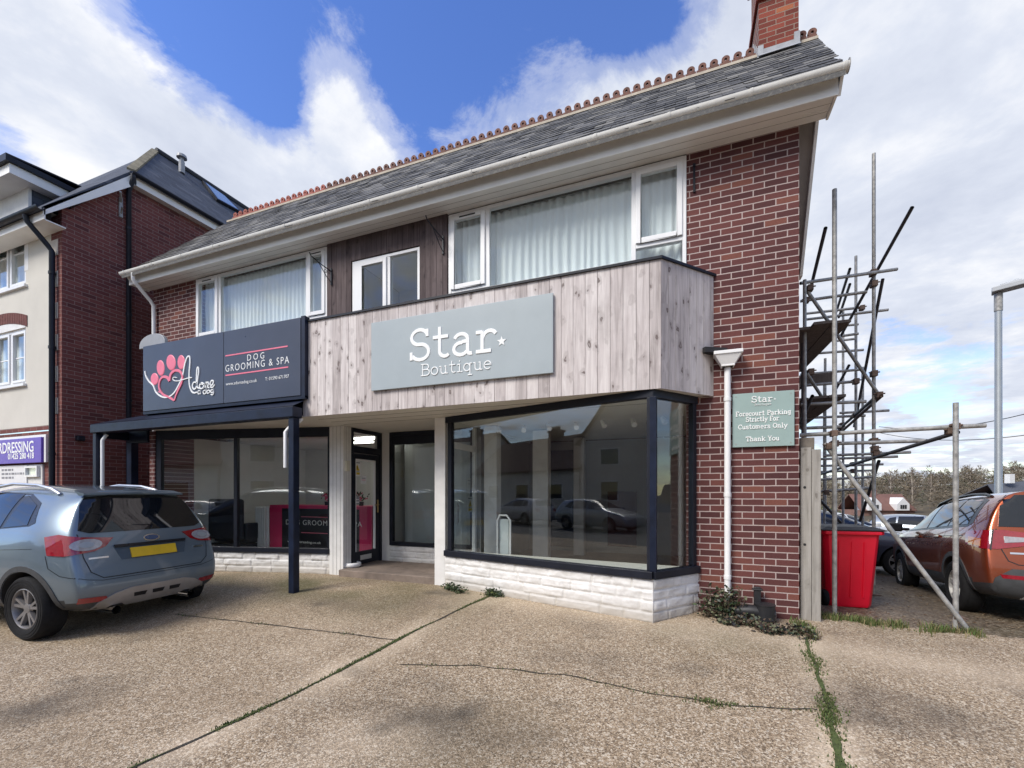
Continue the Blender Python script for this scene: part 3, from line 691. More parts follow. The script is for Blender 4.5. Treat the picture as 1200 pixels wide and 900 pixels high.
# ceiling over the set-back fronts
M_SOFF = pm('soffit_cream', (.76, .74, .69), .55, .05, 2.)
mb = MB(); mb.prism([(-10.28, -.60, 2.638), (FC.x - .02, FY + .024, 2.638), (FE.x - .03, -.004, 2.638), (-1.1, .02, 2.638), (-1.1, 1.36, 2.638), (-10.28, 1.36, 2.638)], (0, 0, .018)); mb.build('canopy_soffit', M_SOFF, shop)
mb = MB()
for y in (-.35, -.08, .2): mb.box(-6.5, -1.6, y, y + .004, 2.634, 2.6375)
mb.build('soffit_joint', pm('joint_grey', (.25, .24, .22), .8), shop)

# ---- painted stone stall risers
def stone_strip(mb, p, q, z0, z1, seed, course=.112, step=.014):
    p, q = Vector((*p, 0)), Vector((*q, 0)); L = (q - p).length; d = (q - p) / L; nn = Vector((d.y, -d.x, 0)); rnd = random.Random(seed)
    rows = max(1, round((z1 - z0) / course)); ch_ = (z1 - z0) / rows; blocks = []
    for r in range(rows):
        c, cuts = rnd.uniform(-.3, 0), []
        while c < L + .1: w = rnd.uniform(.24, .62); cuts.append((c, c + w, rnd.uniform(-.004, .016), rnd.uniform(-.006, .006))); c += w
        blocks.append(cuts)
    nu, nv = int(L / step), int((z1 - z0) / step); P = []
    for j in range(nv + 1):
        z = lerp(z0, z1, j / nv); r = min(rows - 1, int((z - z0) / ch_)); fz = (z - z0 - r * ch_)
        for i in range(nu + 1):
            u = L * i / nu; off = 0
            for a, b, o_, tilt in blocks[r]:
                if a <= u < b:
                    ed = min(u - a, b - u, fz, ch_ - fz); off = .6 * o_ + tilt * (fz / ch_ - .5); off = lerp(-.013, off, smooth(ed / .016)); break
            n = noise.noise((u * 9, z * 16, seed)) * .007 + noise.noise((u * 30, z * 44, seed)) * .004 + noise.noise((u * 4, z * 60, seed + 5)) * .004
            if u < .02 or u > L - .02: off *= .3; n *= .3
            v = p + d * u + nn * (off + n); P.append((v.x, v.y, z))
    m = nu + 1; mb.add(P, [(j*m+i, j*m+i+1, (j+1)*m+i+1, (j+1)*m+i) for j in range(nv) for i in range(nu)])
t = NT('painted_stone'); co = t.co(); n1 = t.noise(4., 5., .65, co); n2 = t.noise(30., 4., .6, co); sx = t.n('SeparateXYZ', {0: co}).outputs[2]
col = t.ramp(n1, [(.3, (.60, .585, .56)), (.6, (.80, .79, .775))]); low = t.math('MULTIPLY', t.math('SUBTRACT', .12, t.math('ADD', sx, t.math('MULTIPLY', n1, -.12))), 6., clampv=True)
col = t.mix(t.math('MULTIPLY', low, .55), col, (.30, .25, .18, 1)); col = t.mix(t.math('MULTIPLY', t.math('SUBTRACT', n2, .58), 1.4, clampv=True), col, (.40, .37, .33, 1))
t.set(col=col, rough=.6, spec=.35, normal=t.bump(n2, .25, .004)); M_STONE = t.m
SLx, SCx, SDx = (-4.55, .17), (-1.505, -.625), (-1.03, .0)     # boutique front: door pillar, corner, wall
DBx, DAx = (-10.28, -.44), (-6.90, .32)                       # dog groomer's front
mb = MB(); stone_strip(mb, SLx, SCx, -.06, .545, 3); stone_strip(mb, SCx, (SDx[0] + .03, SDx[1] + .035), -.06, .545, 5); mb.build('stall_riser', M_STONE, shop, smooth=True, fix=False)
mb = MB(); stone_strip(mb, DBx, DAx, -.06, .44, 8); mb.build('stall_riser', M_STONE, shop, smooth=True, fix=False)
mb = MB(); stone_strip(mb, (-6.42, 1.33), (-4.6, 1.33), .16, .50, 11); mb.build('stall_riser', M_STONE, shop, smooth=True, fix=False)

# ---- display windows
def bar(mb, p, q, z0, z1, th, out=0.):
    p, q = Vector((*p, 0)), Vector((*q, 0)); d = (q - p).normalized(); nn = Vector((d.y, -d.x, 0))
    mb.obox(p + nn * out + Vector((0, 0, z0)), q - p, -nn * th, Vector((0, 0, z1 - z0)))
def along(p, q, u0, u1):
    p, q = Vector(p), Vector(q); d = (q - p).normalized(); return tuple(p + d * u0), tuple(p + d * u1)
def ln(p, q): return (Vector(q) - Vector(p)).length
def display(p, q, zs, zt, posts, name='display_window', sill=.085, head=.09, splits=()):
    mb = MB(); L = ln(p, q)
    bar(mb, p, q, zs, zs + sill, .11, .035); bar(mb, p, q, zt - head, zt, .08)
    for u, w in posts: bar(mb, *along(p, q, u, u + w), zs + sill, zt - head, .07)
    fr = mb.build(name, M_BLACK, shop, bevel=.005)
    us = [posts[0][0] + posts[0][1]] + [v for u, w in posts[1:-1] for v in (u, u + w)] + [posts[-1][0]]
    for a, b in zip(us[::2], us[1::2]):
        mb = MB(); bar(mb, *along(p, q, a - .003, b + .003), zs + sill - .003, zt - head + .003, .008, -.03); mb.build('pane', M_GLASS, fr)
    return fr
LS = ln(SLx, SCx); LD = ln(SCx, SDx)
display(SLx, SCx, .545, 2.637, [(.05, .075), (LS - .07, .06)])
display(SCx, SDx, .546, 2.636, [(.012, .06), (LD - .09, .06)])
mb = MB(); mb.box(SCx[0] - .035, SCx[0] + .035, SCx[1] - .012, SCx[1] + .058, .63, 2.55); mb.build('corner_post', M_NAVY, shop, bevel=.004)
LG = ln(DBx, DAx)
um = LG * .462
display(DBx, DAx, .44, 2.637, [(.0, .11), (um, .07), (LG - .05, .05)], head=.16)
# entrance recess
M_CLADW = pm('white_board', (.72, .71, .69), .5, .05, 4.)
mb = MB(); mb.box(-4.74, -4.555, .18, .40, -.05, 2.637); mb.build('door_pillar', M_WPAINT, shop, bevel=.006)
mb = MB(); mb.box(-6.90, -6.60, .30, .50, -.05, 2.637); mb.build('door_pillar', M_WPAINT, shop, bevel=.006)
mb = MB()
for y in (.34, .38, .42, .46): mb.box(-6.599, -6.5965, y, y + .003, .2, 2.63)
for x in (-6.82, -6.74, -6.66): mb.box(x, x + .003, .2965, .299, .0, 2.63)
mb.build('board_joint', pm('joint_grey', (.25, .24, .22), .8), shop)
M_STEP = pm('worn_concrete', (.21, .165, .135), .8, .25, 5., .2, 50.)
mb = MB(); mb.box(-6.60, -4.74, .19, 1.36, -.05, .20); mb.box(-6.85, -4.6, .5, 1.36, -.05, .198); mb.build('door_step', M_STEP, shop, bevel=.012)
mb = MB(); mb.box(-6.62, -6.40, 1.33, 1.40, .2, 2.637); mb.build('recess_lining', M_CLADW, shop)
mb = MB(); frame_rect(mb, -6.40, -4.62, .50, 2.635, .07, 1.30, 1.38); mb.box(-6.33, -4.69, 1.31, 1.37, 2.40, 2.565); fr = mb.build('recess_window', M_BLACK, shop, bevel=.004)
MB().box(-6.335, -4.685, 1.335, 1.343, .565, 2.405).build('pane', M_GLASS, fr)
mb = MB(); mb.box(-6.5, -4.5, 1.95, 2.0, .2, 2.637); mb.build('display_backing', M_WALLG, shop)
# groomer's glazed door on the left flank of the recess (facing +x)
mb = MB(); X0 = -6.655
mb.box(X0, X0 + .07, .50, .55, .2, 2.63); mb.box(X0, X0 + .07, 1.27, 1.33, .2, 2.63); mb.box(X0, X0 + .07, .55, 1.27, 2.57, 2.63); mb.box(X0, X0 + .07, .55, 1.27, 2.20, 2.32)
df = mb.build('door_frame', M_BLACK, shop, bevel=.004)
MB().box(X0 + .03, X0 + .036, .55, 1.27, 2.32, 2.57).build('pane', M_GLASS, df)
mb = MB(); y0, y1 = .555, 1.265
mb.box(X0 + .008, X0 + .058, y0, y0 + .05, .21, 2.19); mb.box(X0 + .008, X0 + .058, y1 - .10, y1, .21, 2.19); mb.box(X0 + .008, X0 + .058, y0 + .05, y1 - .10, .21, .44); mb.box(X0 + .008, X0 + .058, y0 + .05, y1 - .10, 2.10, 2.19)
door = mb.build('door', M_BLACK, shop, bevel=.004)
mb = MB(); mb.box(X0 + .02, X0 + .052, y0 + .055, y0 + .075, .445, 2.095); mb.box(X0 + .02, X0 + .052, y1 - .135, y1 - .105, .445, 2.095); mb.box(X0 + .02, X0 + .052, y0 + .076, y1 - .136, 2.065, 2.095); mb.build('glazing_bead', M_WHITE, door)
MB().box(X0 + .03, X0 + .037, y0 + .05, y1 - .10, .44, 2.10).build('pane', M_GLASS, door)
MB().box(X0 + .058, X0 + .066, y0 + .17, y1 - .24, .285, .37).build('letter_plate', pm('steel_plate', (.6, .6, .6), .35, .05, metal=.8), door)
mb = MB(); mb.box(X0 + .058, X0 + .07, y1 - .075, y1 - .04, 1.12, 1.36); mb.path([(X0 + .09, y1 - .06, 1.27), (X0 + .105, y1 - .08, 1.27), (X0 + .105, y1 - .19, 1.265)], .010, 8); mb.build('handle', pm('brass', (.55, .40, .18), .35, .1, metal=.9), door)
# boutique door on the right flank (seen through its own window)
mb = MB(); X1 = -4.63
mb.box(X1, X1 + .06, .41, .47, .2, 2.63); mb.box(X1, X1 + .06, 1.25, 1.32, .2, 2.63); mb.box(X1, X1 + .06, .47, 1.25, 2.2, 2.3); mb.box(X1, X1 + .06, .47, 1.25, .2, .42)
bd = mb.build('door', M_WHITE, shop, bevel=.004); MB().box(X1 + .03, X1 + .037, .47, 1.25, .42, 2.2).build('pane', M_GLASS, bd); MB().box(X1 + .03, X1 + .037, .47, 1.25, 2.3, 2.63).build('pane', M_GLASS, bd)
mb = MB(); mb.path([(X1 + .09, .53, 1.0), (X1 + .11, .53, 1.02), (X1 + .11, .53, 1.3), (X1 + .09, .53, 1.32)], .012, 8); mb.build('handle', M_STEEL, bd)

# ---- shop interiors
mb = MB(); mb.box(-4.5, -.25, 3.95, 4.04, .2, 2.63); mb.box(-4.58, -4.5, 1.34, 4.04, .2, 2.63); mb.build('interior_wall', pm('interior_stone_grey', (.34, .34, .33), .85, .06, 3.), shop)
mb = MB(); mb.box(-10.85, -6.7, 3.5, 3.58, .2, 2.63); mb.box(-6.78, -6.7, 1.36, 3.5, .2, 2.63); mb.box(-10.85, -10.75, .1, 3.5, .2, 2.63)
mb.build('interior_wall', M_WALLI, shop)
mb = MB(); mb.box(-10.85, -4.5, 1.37, 4.04, 2.633, 2.66); mb.box(-4.5, -1.2, .02, 4.04, 2.661, 2.68); mb.box(-1.19, -.26, .26, 4.04, 2.661, 2.68); mb.build('interior_ceiling', M_WALLI, shop)
mb = MB(); mb.box(-10.85, -.26, 1.37, 4.04, .0, .19); mb.box(-10.6, -6.9, .33, 1.37, .0, .19); mb.box(-4.5, -.26, .2, 1.37, .0, .19); mb.build('interior_floor', M_FLOORI, shop)
mb = MB(); mb.prism([(SLx[0] + .1, SLx[1] + .05, .53), (SCx[0], SCx[1] + .06, .53), (SDx[0] - .06, SDx[1] + .0, .53), (SDx[0] - .06, .30, .53), (SLx[0] + .1, .62, .53)], (0, 0, .03)); mb.build('display_ledge', pm('ledge_cream', (.62, .60, .55), .45, .05), shop)
mb = MB(); mb.prism([(DBx[0] + .05, DBx[1] + .1, .43), (DAx[0], DAx[1] + .07, .43), (DAx[0], DAx[1] + .2, .43), (DBx[0] + .05, DBx[1] + .3, .43)], (0, 0, .03)); mb.build('display_ledge', pm('ledge_cream', (.62, .60, .55), .45, .05), shop)
def px_box(mb, xa, xb, ya, yb, Y, th):
    a, b = at(xa, ya, Y), at(xb, yb, Y); a2 = at(xa, yb, Y); mb.box(a.x, b.x, Y, Y + th, max(.2, min(b.z, a2.z)), min(2.63, max(a.z, b.z)))
mb = MB(); mb.box(at(567, 600, 1.2).x, at(582, 600, 1.2).x, 1.2, 1.4, .2, 2.63); mb.box(at(624, 600, 2.0).x, at(642, 600, 2.0).x, 2.0, 2.2, .2, 2.63); mb.box(at(672, 600, 3.3).x, at(684, 600, 3.3).x, 3.3, 3.5, .2, 2.63); mb.build('interior_column', M_WPAINT, shop, bevel=.01)
mb = MB(); px_box(mb, 643, 672, 528, 640, 3.93, .02); mb.build('interior_doorway', M_NAVY, shop)
mb = MB(); px_box(mb, 712, 746, 576, 640, 3.92, .03); mb.build('interior_door', pm('maroon_door', (.075, .012, .016), .5, .1), shop)
mb = MB()
for i in range(8):
    x = -4.0 + .42 * i; mb.tube((x, .9 + .1 * (i % 2), 2.56), (x + .05, .85, 2.47), .028, .04, 10)
mb.build('spotlight', M_WHITE, shop)
for i, (x, y) in enumerate(((-8.1, 2.3), (-7.1, 1.75))):
    MB().box(x - .5, x + .5, y - .07, y + .07, 2.60, 2.63).build('ceiling_light', emit('lit_tube', (1., .97, .9), 5.), shop)
UX = (1, 0, 0)
M_SAGE = pm('sage_sign', (.365, .415, .435), .35, .04, 2.)
M_LETT = pm('white_lettering', (.86, .87, .86), .4, .02)
M_SLATEB = pm('slate_blue_sign', (.048, .056, .082), .32, .10, 1.5)
M_PINK = pm('pink_lettering', (.78, .18, .26), .4, .05)
# ---- boutique sign
YS = FY - .042
a, b = at(435, 378, YS), at(648, 440, YS)
sg = thing('shop_sign', 'pale blue-grey board lettered Star Boutique on the timber fascia', 'sign', ((a.x + b.x) / 2, YS + .02, 2.89))
mb = MB(); mb.box(a.x, b.x, YS, YS + .03, 2.905, 3.845); mb.build('board', M_SAGE, sg, bevel=.004)
mb = MB(); Yt = YS - .001
l, r = at(479, 425, Yt), at(583, 411, Yt); z = 3.30; zb = at(530, 417.5, Yt).z; zt = at(490, 387, Yt).z
cap = zt - at(487, 423.5, Yt).z
slab_text(mb, 'Star', cap, ((l.x + r.x) / 2, Yt, zb), UX, .125, width=r.x - l.x, depth=.006)
c = at(588, 400, Yt); k = []
for i in range(10):
    rr = (.064, .026)[i % 2]; k.append((c.x + rr * math.sin(i * math.pi / 5), Yt, c.z + rr * math.cos(i * math.pi / 5)))
mb.prism(k[::-1], (0, -.005, 0))
l, r = at(493, 442, Yt), at(577, 432, Yt); cap2 = at(500, 427, Yt).z - at(500, 441, Yt).z
mb.build('lettering', M_LETT, sg, fix=False); mb = MB()
slab_text(mb, 'Boutique', cap2, ((l.x + r.x) / 2, Yt, at(535, 436.5, Yt).z), UX, .095, width=r.x - l.x, depth=.005)
mb.build('lettering', M_LETT, sg, fix=False)
# ---- parking notice on the brick pier
Yp = -.03
a, b = at(858.5, 462, Yp), at(931, 522, Yp)
pk = thing('parking_sign', 'small sage green forecourt parking notice screwed to the brick pier', 'sign', ((a.x + b.x) / 2, -.015, b.z))
mb = MB(); mb.box(a.x, b.x, Yp, -.004, b.z, a.z); mb.build('board', pm('sage_green_sign', (.30, .40, .38), .4, .05, 3.), pk, bevel=.003)
mb = MB(); Yt = Yp - .001
def line(s, xl, xr, ybase, xm, cap, wt):
    mb = MB()
    l, r = at(xl, ybase, Yt), at(xr, ybase, Yt); slab_text(mb, s, cap, ((l.x + r.x) / 2, Yt, at(xm, ybase, Yt).z), UX, wt, width=r.x - l.x, depth=.003); mb.build('lettering', M_LETT, pk, fix=False)
line('Star', 880.5, 905.5, 471, 893, .068, .15); line('Boutique', 884, 904, 474.8, 894, .022, .14)
c = at(908, 467.5, Yt); k = []
for i in range(10):
    rr = (.012, .005)[i % 2]; k.append((c.x + rr * math.sin(i * math.pi / 5), Yt, c.z + rr * math.cos(i * math.pi / 5)))
mb.prism(k[::-1], (0, -.003, 0)); mb.build('star_mark', M_LETT, pk)
line('Forecourt Parking', 862, 927, 486.5, 894, .052, .17); line('Strictly For', 874, 913, 493.5, 894, .052, .17); line('Customers Only', 865, 923, 502, 894, .052, .17); line('Thank You', 874, 913.5, 516.6, 894, .052, .17)
mb = MB()
for x in (a.x + .035, b.x - .035):
    for zz in (b.z + .035, a.z - .035): mb.lathe([(0, -.002), (.007, -.002), (.007, 0)], (x, Yp - .0005, zz), 'y', 8)
mb.build('screw_head', M_STEEL, pk)
# ---- dog groomer's sign: two slate-blue panels
Yd = -.72
L0, L1 = at(167.5, 412, Yd).x, at(352, 378, Yd).x; xm = at(262, 400, Yd).x; Z0, Z1 = 2.935, 4.09
dg_ = thing('shop_sign', 'dark slate blue dog grooming sign with a pink paw and heart', 'sign', ((L0 + L1) / 2, Yd + .05, Z0))
mb = MB(); mb.box(L0, xm - .003, Yd, Yd + .11, Z0, Z1); mb.box(xm + .003, L1, Yd, Yd + .11, Z0, Z1); mb.build('board', M_SLATEB, dg_, bevel=.006)
mb = MB(); mb.box(L1 + .001, L1 + .075, Yd + .01, Yd + .10, Z0 - .03, Z1 + .02); mb.box(L0 - .02, L1 + .075, Yd + .012, Yd + .10, Z0 - .05, Z0 - .003); mb.build('trim', M_NAVY, dg_)
Yt = Yd - .001
def S(x, y, o=(160, 395), k=10.): return at(o[0] + x / k, o[1] + y / k, Yt)
mp = MB()
def ell(cx, cy, rx, ry, rot=0.):
    P = []
    for i in range(26):
        a = 2 * math.pi * i / 26; u, v = rx * math.cos(a), ry * math.sin(a); P.append(S(cx + u * math.cos(rot) - v * math.sin(rot), cy + u * math.sin(rot) + v * math.cos(rot)))
    ctr = sum(P, Vector()) / len(P); n0 = len(P)
    mp.add([p for p in P] + [p.lerp(ctr, .12) + Vector((0, -.005, 0)) for p in P], [(i, (i+1) % n0, n0 + (i+1) % n0, n0 + i) for i in range(n0)] + [tuple(range(n0, 2 * n0))])
ell(212, 492, 46, 70, .0); ell(283, 362, 46, 92, -.05); ell(405, 298, 55, 92, -.08); ell(524, 295, 44, 84, .0)
rb = lambda mb, pts, w, w1=None, d=.004: ribbon(mb, [S(*p) for p in crom(pts)], w, UX, d, w1)
rb(mp, [(390, 515), (360, 475), (310, 470), (275, 520), (270, 600), (310, 670), (380, 705), (445, 745)], .055, .035, .008)
rb(mp, [(390, 515), (405, 440), (450, 395), (505, 400), (540, 450), (535, 530), (490, 630), (465, 690), (450, 745)], .06, .03, .008)
rb(mp, [(445, 745), (400, 705), (355, 690), (300, 660), (255, 640)], .02, .015, .006)
mp.build('paw_emblem', M_PINK, dg_, fix=False)
mw = MB()
rb(mw, [(103, 400), (115, 460), (150, 520), (200, 570), (235, 650), (300, 700), (370, 705), (440, 660), (500, 560), (545, 450), (570, 320), (600, 235), (625, 232), (632, 290), (622, 420), (625, 560), (650, 635), (680, 655), (715, 645)], .028, .028, .010)
rb(mw, [(655, 475), (600, 485), (520, 510), (460, 515), (432, 495), (445, 472), (480, 478)], .02, .012, .012)
rb(mw, [(715, 540), (680, 530), (660, 570), (675, 610), (705, 590), (725, 480), (735, 390), (722, 355), (712, 400), (708, 520), (720, 590), (745, 600)], .026, .024, .010)
rb(mw, [(765, 540), (745, 570), (755, 605), (785, 595), (795, 555), (770, 535), (765, 550), (800, 560)], .026, .02, .010)
rb(mw, [(812, 595), (818, 535), (815, 560), (835, 530), (850, 545), (840, 585), (860, 595)], .024, .022, .010)
rb(mw, [(865, 575), (895, 555), (905, 520), (885, 510), (868, 545), (872, 585), (895, 590), (920, 560)], .026, .02, .010)
# "a dog" in a rounder hand
def small(st, w=.017):
    for q in st: rb(mw, q, w, w, .010)
small([[(752, 632), (735, 628), (724, 648), (732, 668), (750, 660), (752, 632), (755, 670)],
       [(815, 625), (795, 628), (786, 650), (798, 668), (816, 655), (820, 590), (820, 665)],
       [(848, 622), (832, 638), (838, 660), (856, 655), (866, 635), (848, 622)],
       [(902, 618), (882, 622), (876, 642), (890, 655), (904, 640), (906, 612), (908, 660), (895, 680), (876, 672)]])
mw.build('lettering', M_LETT, dg_, fix=False)
def T2(x, y): return at(255 + x / 8.571, 375 + y / 8.571, Yt)
mp2 = MB()
for (xa, ya, xb, yb) in ((80, 362, 705, 262), (80, 556, 710, 474)):
    p, q = T2(xa, ya), T2(xb, yb); zz = (p.z + q.z) / 2; mp2.box(p.x, q.x, Yt - .003, Yt, zz - .010, zz + .010)
mp2.build('rule', M_PINK, dg_)
def fit(s, xa, xb, yb_mid, capz, par, conv, wsp=1.15, bold=-1., mat=None, name='lettering'):
    p, q = conv(xa, yb_mid), conv(xb, yb_mid); mid = conv((xa + xb) / 2, yb_mid)
    bold = -.012 * capz if bold >= 0 else 0.
    size = capz / .70; o = text(s, size, (0, 0, 0), UX, mat or M_LETT, None, name, spacing=wsp, depth=.004, bold=bold)
    w = max(v.co.x for v in o.data.vertices) - min(v.co.x for v in o.data.vertices); bpy.data.objects.remove(o)
    return text(s, size, ((p.x + q.x) / 2, Yt - .002, mid.z), UX, mat or M_LETT, par, name, spacing=wsp, depth=.004, bold=bold, xs=abs(q.x - p.x) / w)
fit('DOG', 300, 470, 398, .098, dg_, T2, 1.5, .004); fit('GROOMING & SPA', 80, 718, 478, .110, dg_, T2, 1.25, .003)
fit('www.adoreadog.co.uk', 85, 396, 640, .052, dg_, T2, 1.0, .002); fit('T: 01590 671707', 480, 718, 595, .052, dg_, T2, 1.0, .002)
# ---- canopy over the groomer's window
YB0, YB1 = -.93, -.76
cn = thing('shop_canopy', 'navy painted shallow canopy on square posts below the dog grooming sign', 'canopy', (-8.8, -.85, .05))
mb = MB(); mb.box(-11.30, -6.40, YB0, YB1, 2.585, 2.735)
bm_ = mb.build('beam', M_NAVY, cn, bevel=.008)
mb = MB(); mb.quad((-11.3, YB0 - .0, 2.74), (-6.40, YB0, 2.74), (-6.46, -.63, 2.885), (-10.4, -.63, 2.885)); mb.quad((-11.3, YB0 + .0, 2.737), (-10.4, -.63, 2.88), (-10.4, -.40, 2.88), (-11.3, -.40, 2.762))
mb.build('roof_sheet', M_NAVY, cn, fix=False)
mb = MB(); mb.box(-6.52, -6.42, -.90, -.79, .02, 2.584); pst = mb.build('post', M_NAVY, cn, bevel=.008)
mb = MB(); mb.box(-11.28, -11.18, -.90, -.79, .0, 2.584); mb.build('post', M_NAVY, cn, bevel=.008)
mb = MB(); mb.box(-11.25, -11.15, -.755, -.30, 2.50, 2.66); mb.box(-11.12, -10.55, -.42, -.34, 2.44, 2.70); mb.box(-11.18, -11.04, -.42, -.30, .0, 2.45); mb.build('return_rail', M_NAVY, cn)
mb = MB(); mb.path([(-6.47, -.70, 2.60), (-6.50, -.72, 2.55), (-6.60, -.80, 2.46), (-6.615, -.86, 2.38), (-6.615, -.86, 1.86)], .028, 10); mb.build('rain_pipe', M_WHITE, cn, auto=40); mb = MB(); mb.path([(-11.05, -.80, 2.56), (-11.08, -.85, 2.45), (-11.08, -.85, .5)], .03, 10); mb.build('rain_pipe', M_WHITE, cn, auto=40)
# things fixed to the front
def bracket(x, z, label, Y=-.05):
    mb = MB(); mb.box(x - .012, x + .012, Y - .006, Y + .01, z - .22, z + .05)
    mb.path([(x, Y, z), (x - .01, Y - .20, z + .02), (x - .02, Y - .40, z + .06), (x - .02, Y - .43, z + .10)], .008, 6); mb.path([(x, Y, z - .18), (x - .005, Y - .10, z - .12), (x - .012, Y - .26, z + .03)], .006, 6)
    for k in range(2): mb.path([(x, Y - .05 - .07 * k + .025 * math.cos(a), z - .03 - .02 * k + .025 * math.sin(a)) for a in [i * .7 for i in range(10)]], .004, 5)
    return tag(mb.build('basket_bracket', M_BLACK, None), label, 'bracket', 'hanging basket brackets on the timber boarding')
p = at(519, 280, -.05); bracket(p.x, p.z, 'black iron hanging basket bracket beside the boutique flat window')
p = at(388, 318, -.05); bracket(p.x, p.z, 'black iron hanging basket bracket beside the flat window over the groomer')
p = at(813.5, 208, -.02); mb = MB(); mb.box(p.x - .012, p.x + .012, -.02, .003, p.z - .17, p.z + .17); mb.box(p.x - .016, p.x + .016, -.035, -.02, p.z + .13, p.z + .16)
tag(mb.build('wall_bracket', M_BLACK, None), 'slim black iron strip on the upper brick pier', 'bracket')
# grey cowl / dish above the dog sign
mb = MB(); c = at(184, 409, -.45); n = 14; P = [(c.x + .40 * math.cos(math.pi * i / n) * (1 if i > n / 2 else .85), -.52, c.z + .02 + .24 * math.sin(math.pi * i / n) ** .7) for i in range(n + 1)]
mb.prism([(p_[0], p_[1], p_[2]) for p_ in P][::-1], (0, .06, 0)); tag(mb.build('satellite_dish', pm('dish_grey', (.30, .31, .33), .5, .1), None, bevel=.01), 'grey dish edge peeping over the left end of the dog grooming sign', 'satellite dish')
# sticker, notices, doorbell, bowl
def poster(name, c, u, w, h, label, cat, marks, base=M_PAPER, parent_n=None):
    """a thin sheet centred at c running along unit u, facing u x z; marks = (x0,x1,z0,z1,material) in fractions"""
    c = Vector(c); u = Vector(u).normalized(); nz = u.cross(Vector((0, 0, 1)))
    th = thing(name, label, cat, tuple(c - Vector((0, 0, h / 2))))
    mb = MB(); mb.obox(c - u * w / 2 - Vector((0, 0, h / 2)), u * w, -nz * .002, (0, 0, h)); mb.build('sheet', base, th)
    for i, (x0, x1, z0, z1, m) in enumerate(marks):
        mb = MB(); o = c - u * w / 2 + u * (x0 * w) + Vector((0, 0, -h / 2 + z0 * h)) + nz * (.0012 + .0004 * i); mb.obox(o, u * ((x1 - x0) * w), -nz * .001, (0, 0, (z1 - z0) * h)); mb.build('print', m, th)
    return th
M_YEL = pm('notice_yellow', (.62, .45, .03), .6, .05); M_INK = pm('ink', (.03, .03, .035), .6); M_INKG = pm('ink_grey', (.25, .25, .27), .6)
def notice(c, u, label):
    th = poster('notice', c, u, .19, .26, label, 'notice', [(.1, .9, .86, .93, M_INKG), (.15, .85, .08, .24, M_YEL), (.2, .8, .27, .31, M_INKG)])
    c = Vector(c); u = Vector(u).normalized(); nz = u.cross(Vector((0, 0, 1))); mb = MB()
    mb.prism([c + u * -.065 + Vector((0, 0, -.04)) + nz * .0022, c + u * .065 + Vector((0, 0, -.04)) + nz * .0022, c + Vector((0, 0, .075)) + nz * .0022], nz * .0006); mb.build('print', M_YEL, th)
    mb = MB(); mb.obox(c + u * -.008 + Vector((0, 0, -.015)) + nz * .0032, u * .016, -nz * .001, (0, 0, .055)); mb.build('print', M_INK, th)
p = atX(418.5, 549, X0 + .045); notice((X0 + .045, p.y, p.z), (0, 1, 0), 'white notice with a yellow warning triangle on the glass door of the dog groomer')
p = atX(426, 562, X0 + .045); th = poster('notice', (X0 + .046, p.y, p.z), (0, 1, 0), .15, .15, 'small pink-white notice stuck slantwise below the warning notice on the groomer door', 'notice', [(.15, .85, .62, .7, M_INKG), (.15, .85, .42, .48, M_PINK)])
p = atX(417.5, 586, X0 + .045); poster('notice', (X0 + .046, p.y, p.z), (0, 1, 0), .17, .14, 'dark grey opening hours card low on the groomer door glass', 'notice', [(.1, .9, .15, .3, M_PAPER), (.1, .9, .5, .6, M_PAPER)], M_INKG)
p = atX(551, 591, X1 + .02); notice((X1 + .02, p.y, p.z), (0, 1, 0), 'white notice with a yellow warning triangle inside the boutique door')
p = atX(549.5, 569, X1 + .02); poster('notice', (X1 + .02, p.y, p.z), (0, 1, 0), .12, .26, 'narrow plain white sheet above the yellow triangle notice in the boutique door', 'notice', [(.15, .85, .8, .85, M_INKG), (.15, .85, .6, .63, M_INKG)])
# blue round sticker on the dark header over the recess window
c = at(482, 497, 1.30); th = thing('round_sticker', 'round blue sticker on the dark window header in the entrance recess', 'sticker', (c.x, 1.30, c.z - .11))
mb = MB(); mb.lathe([(0, -.003), (.125, -.003), (.125, 0)], (c.x, 1.305, c.z), 'y', 28); mb.build('disc', pm('sticker_blue', (.02, .19, .42), .4, .05), th)
mb = MB(); mb.lathe([(.092, -.0045), (.106, -.0045), (.106, -.0032), (.092, -.0032)], (c.x, 1.305, c.z), 'y', 28); mb.build('ring', pm('sticker_pale', (.25, .5, .68), .4), th)
mb = MB(); c = atX(406, 546, -6.598); mb.box(-6.598, -6.56, c.y - .045, c.y + .045, c.z - .09, c.z + .09); o = mb.build('doorbell', pm('cream_plastic', (.66, .62, .50), .4), None, bevel=.008); tag(o, 'cream doorbell box on the pillar beside the groomer door', 'doorbell')
mb = MB(); c = atZ(409, 664, .20); mb.lathe([(0, 0), (.14, 0), (.165, .03), (.15, .075), (.135, .08), (.12, .03), (0, .02)], (c.x + .06, c.y, .202), 'z', 24); o = mb.build('water_bowl', M_WHITE, None, smooth=True); tag(o, 'white dog water bowl on the step by the groomer door', 'bowl')
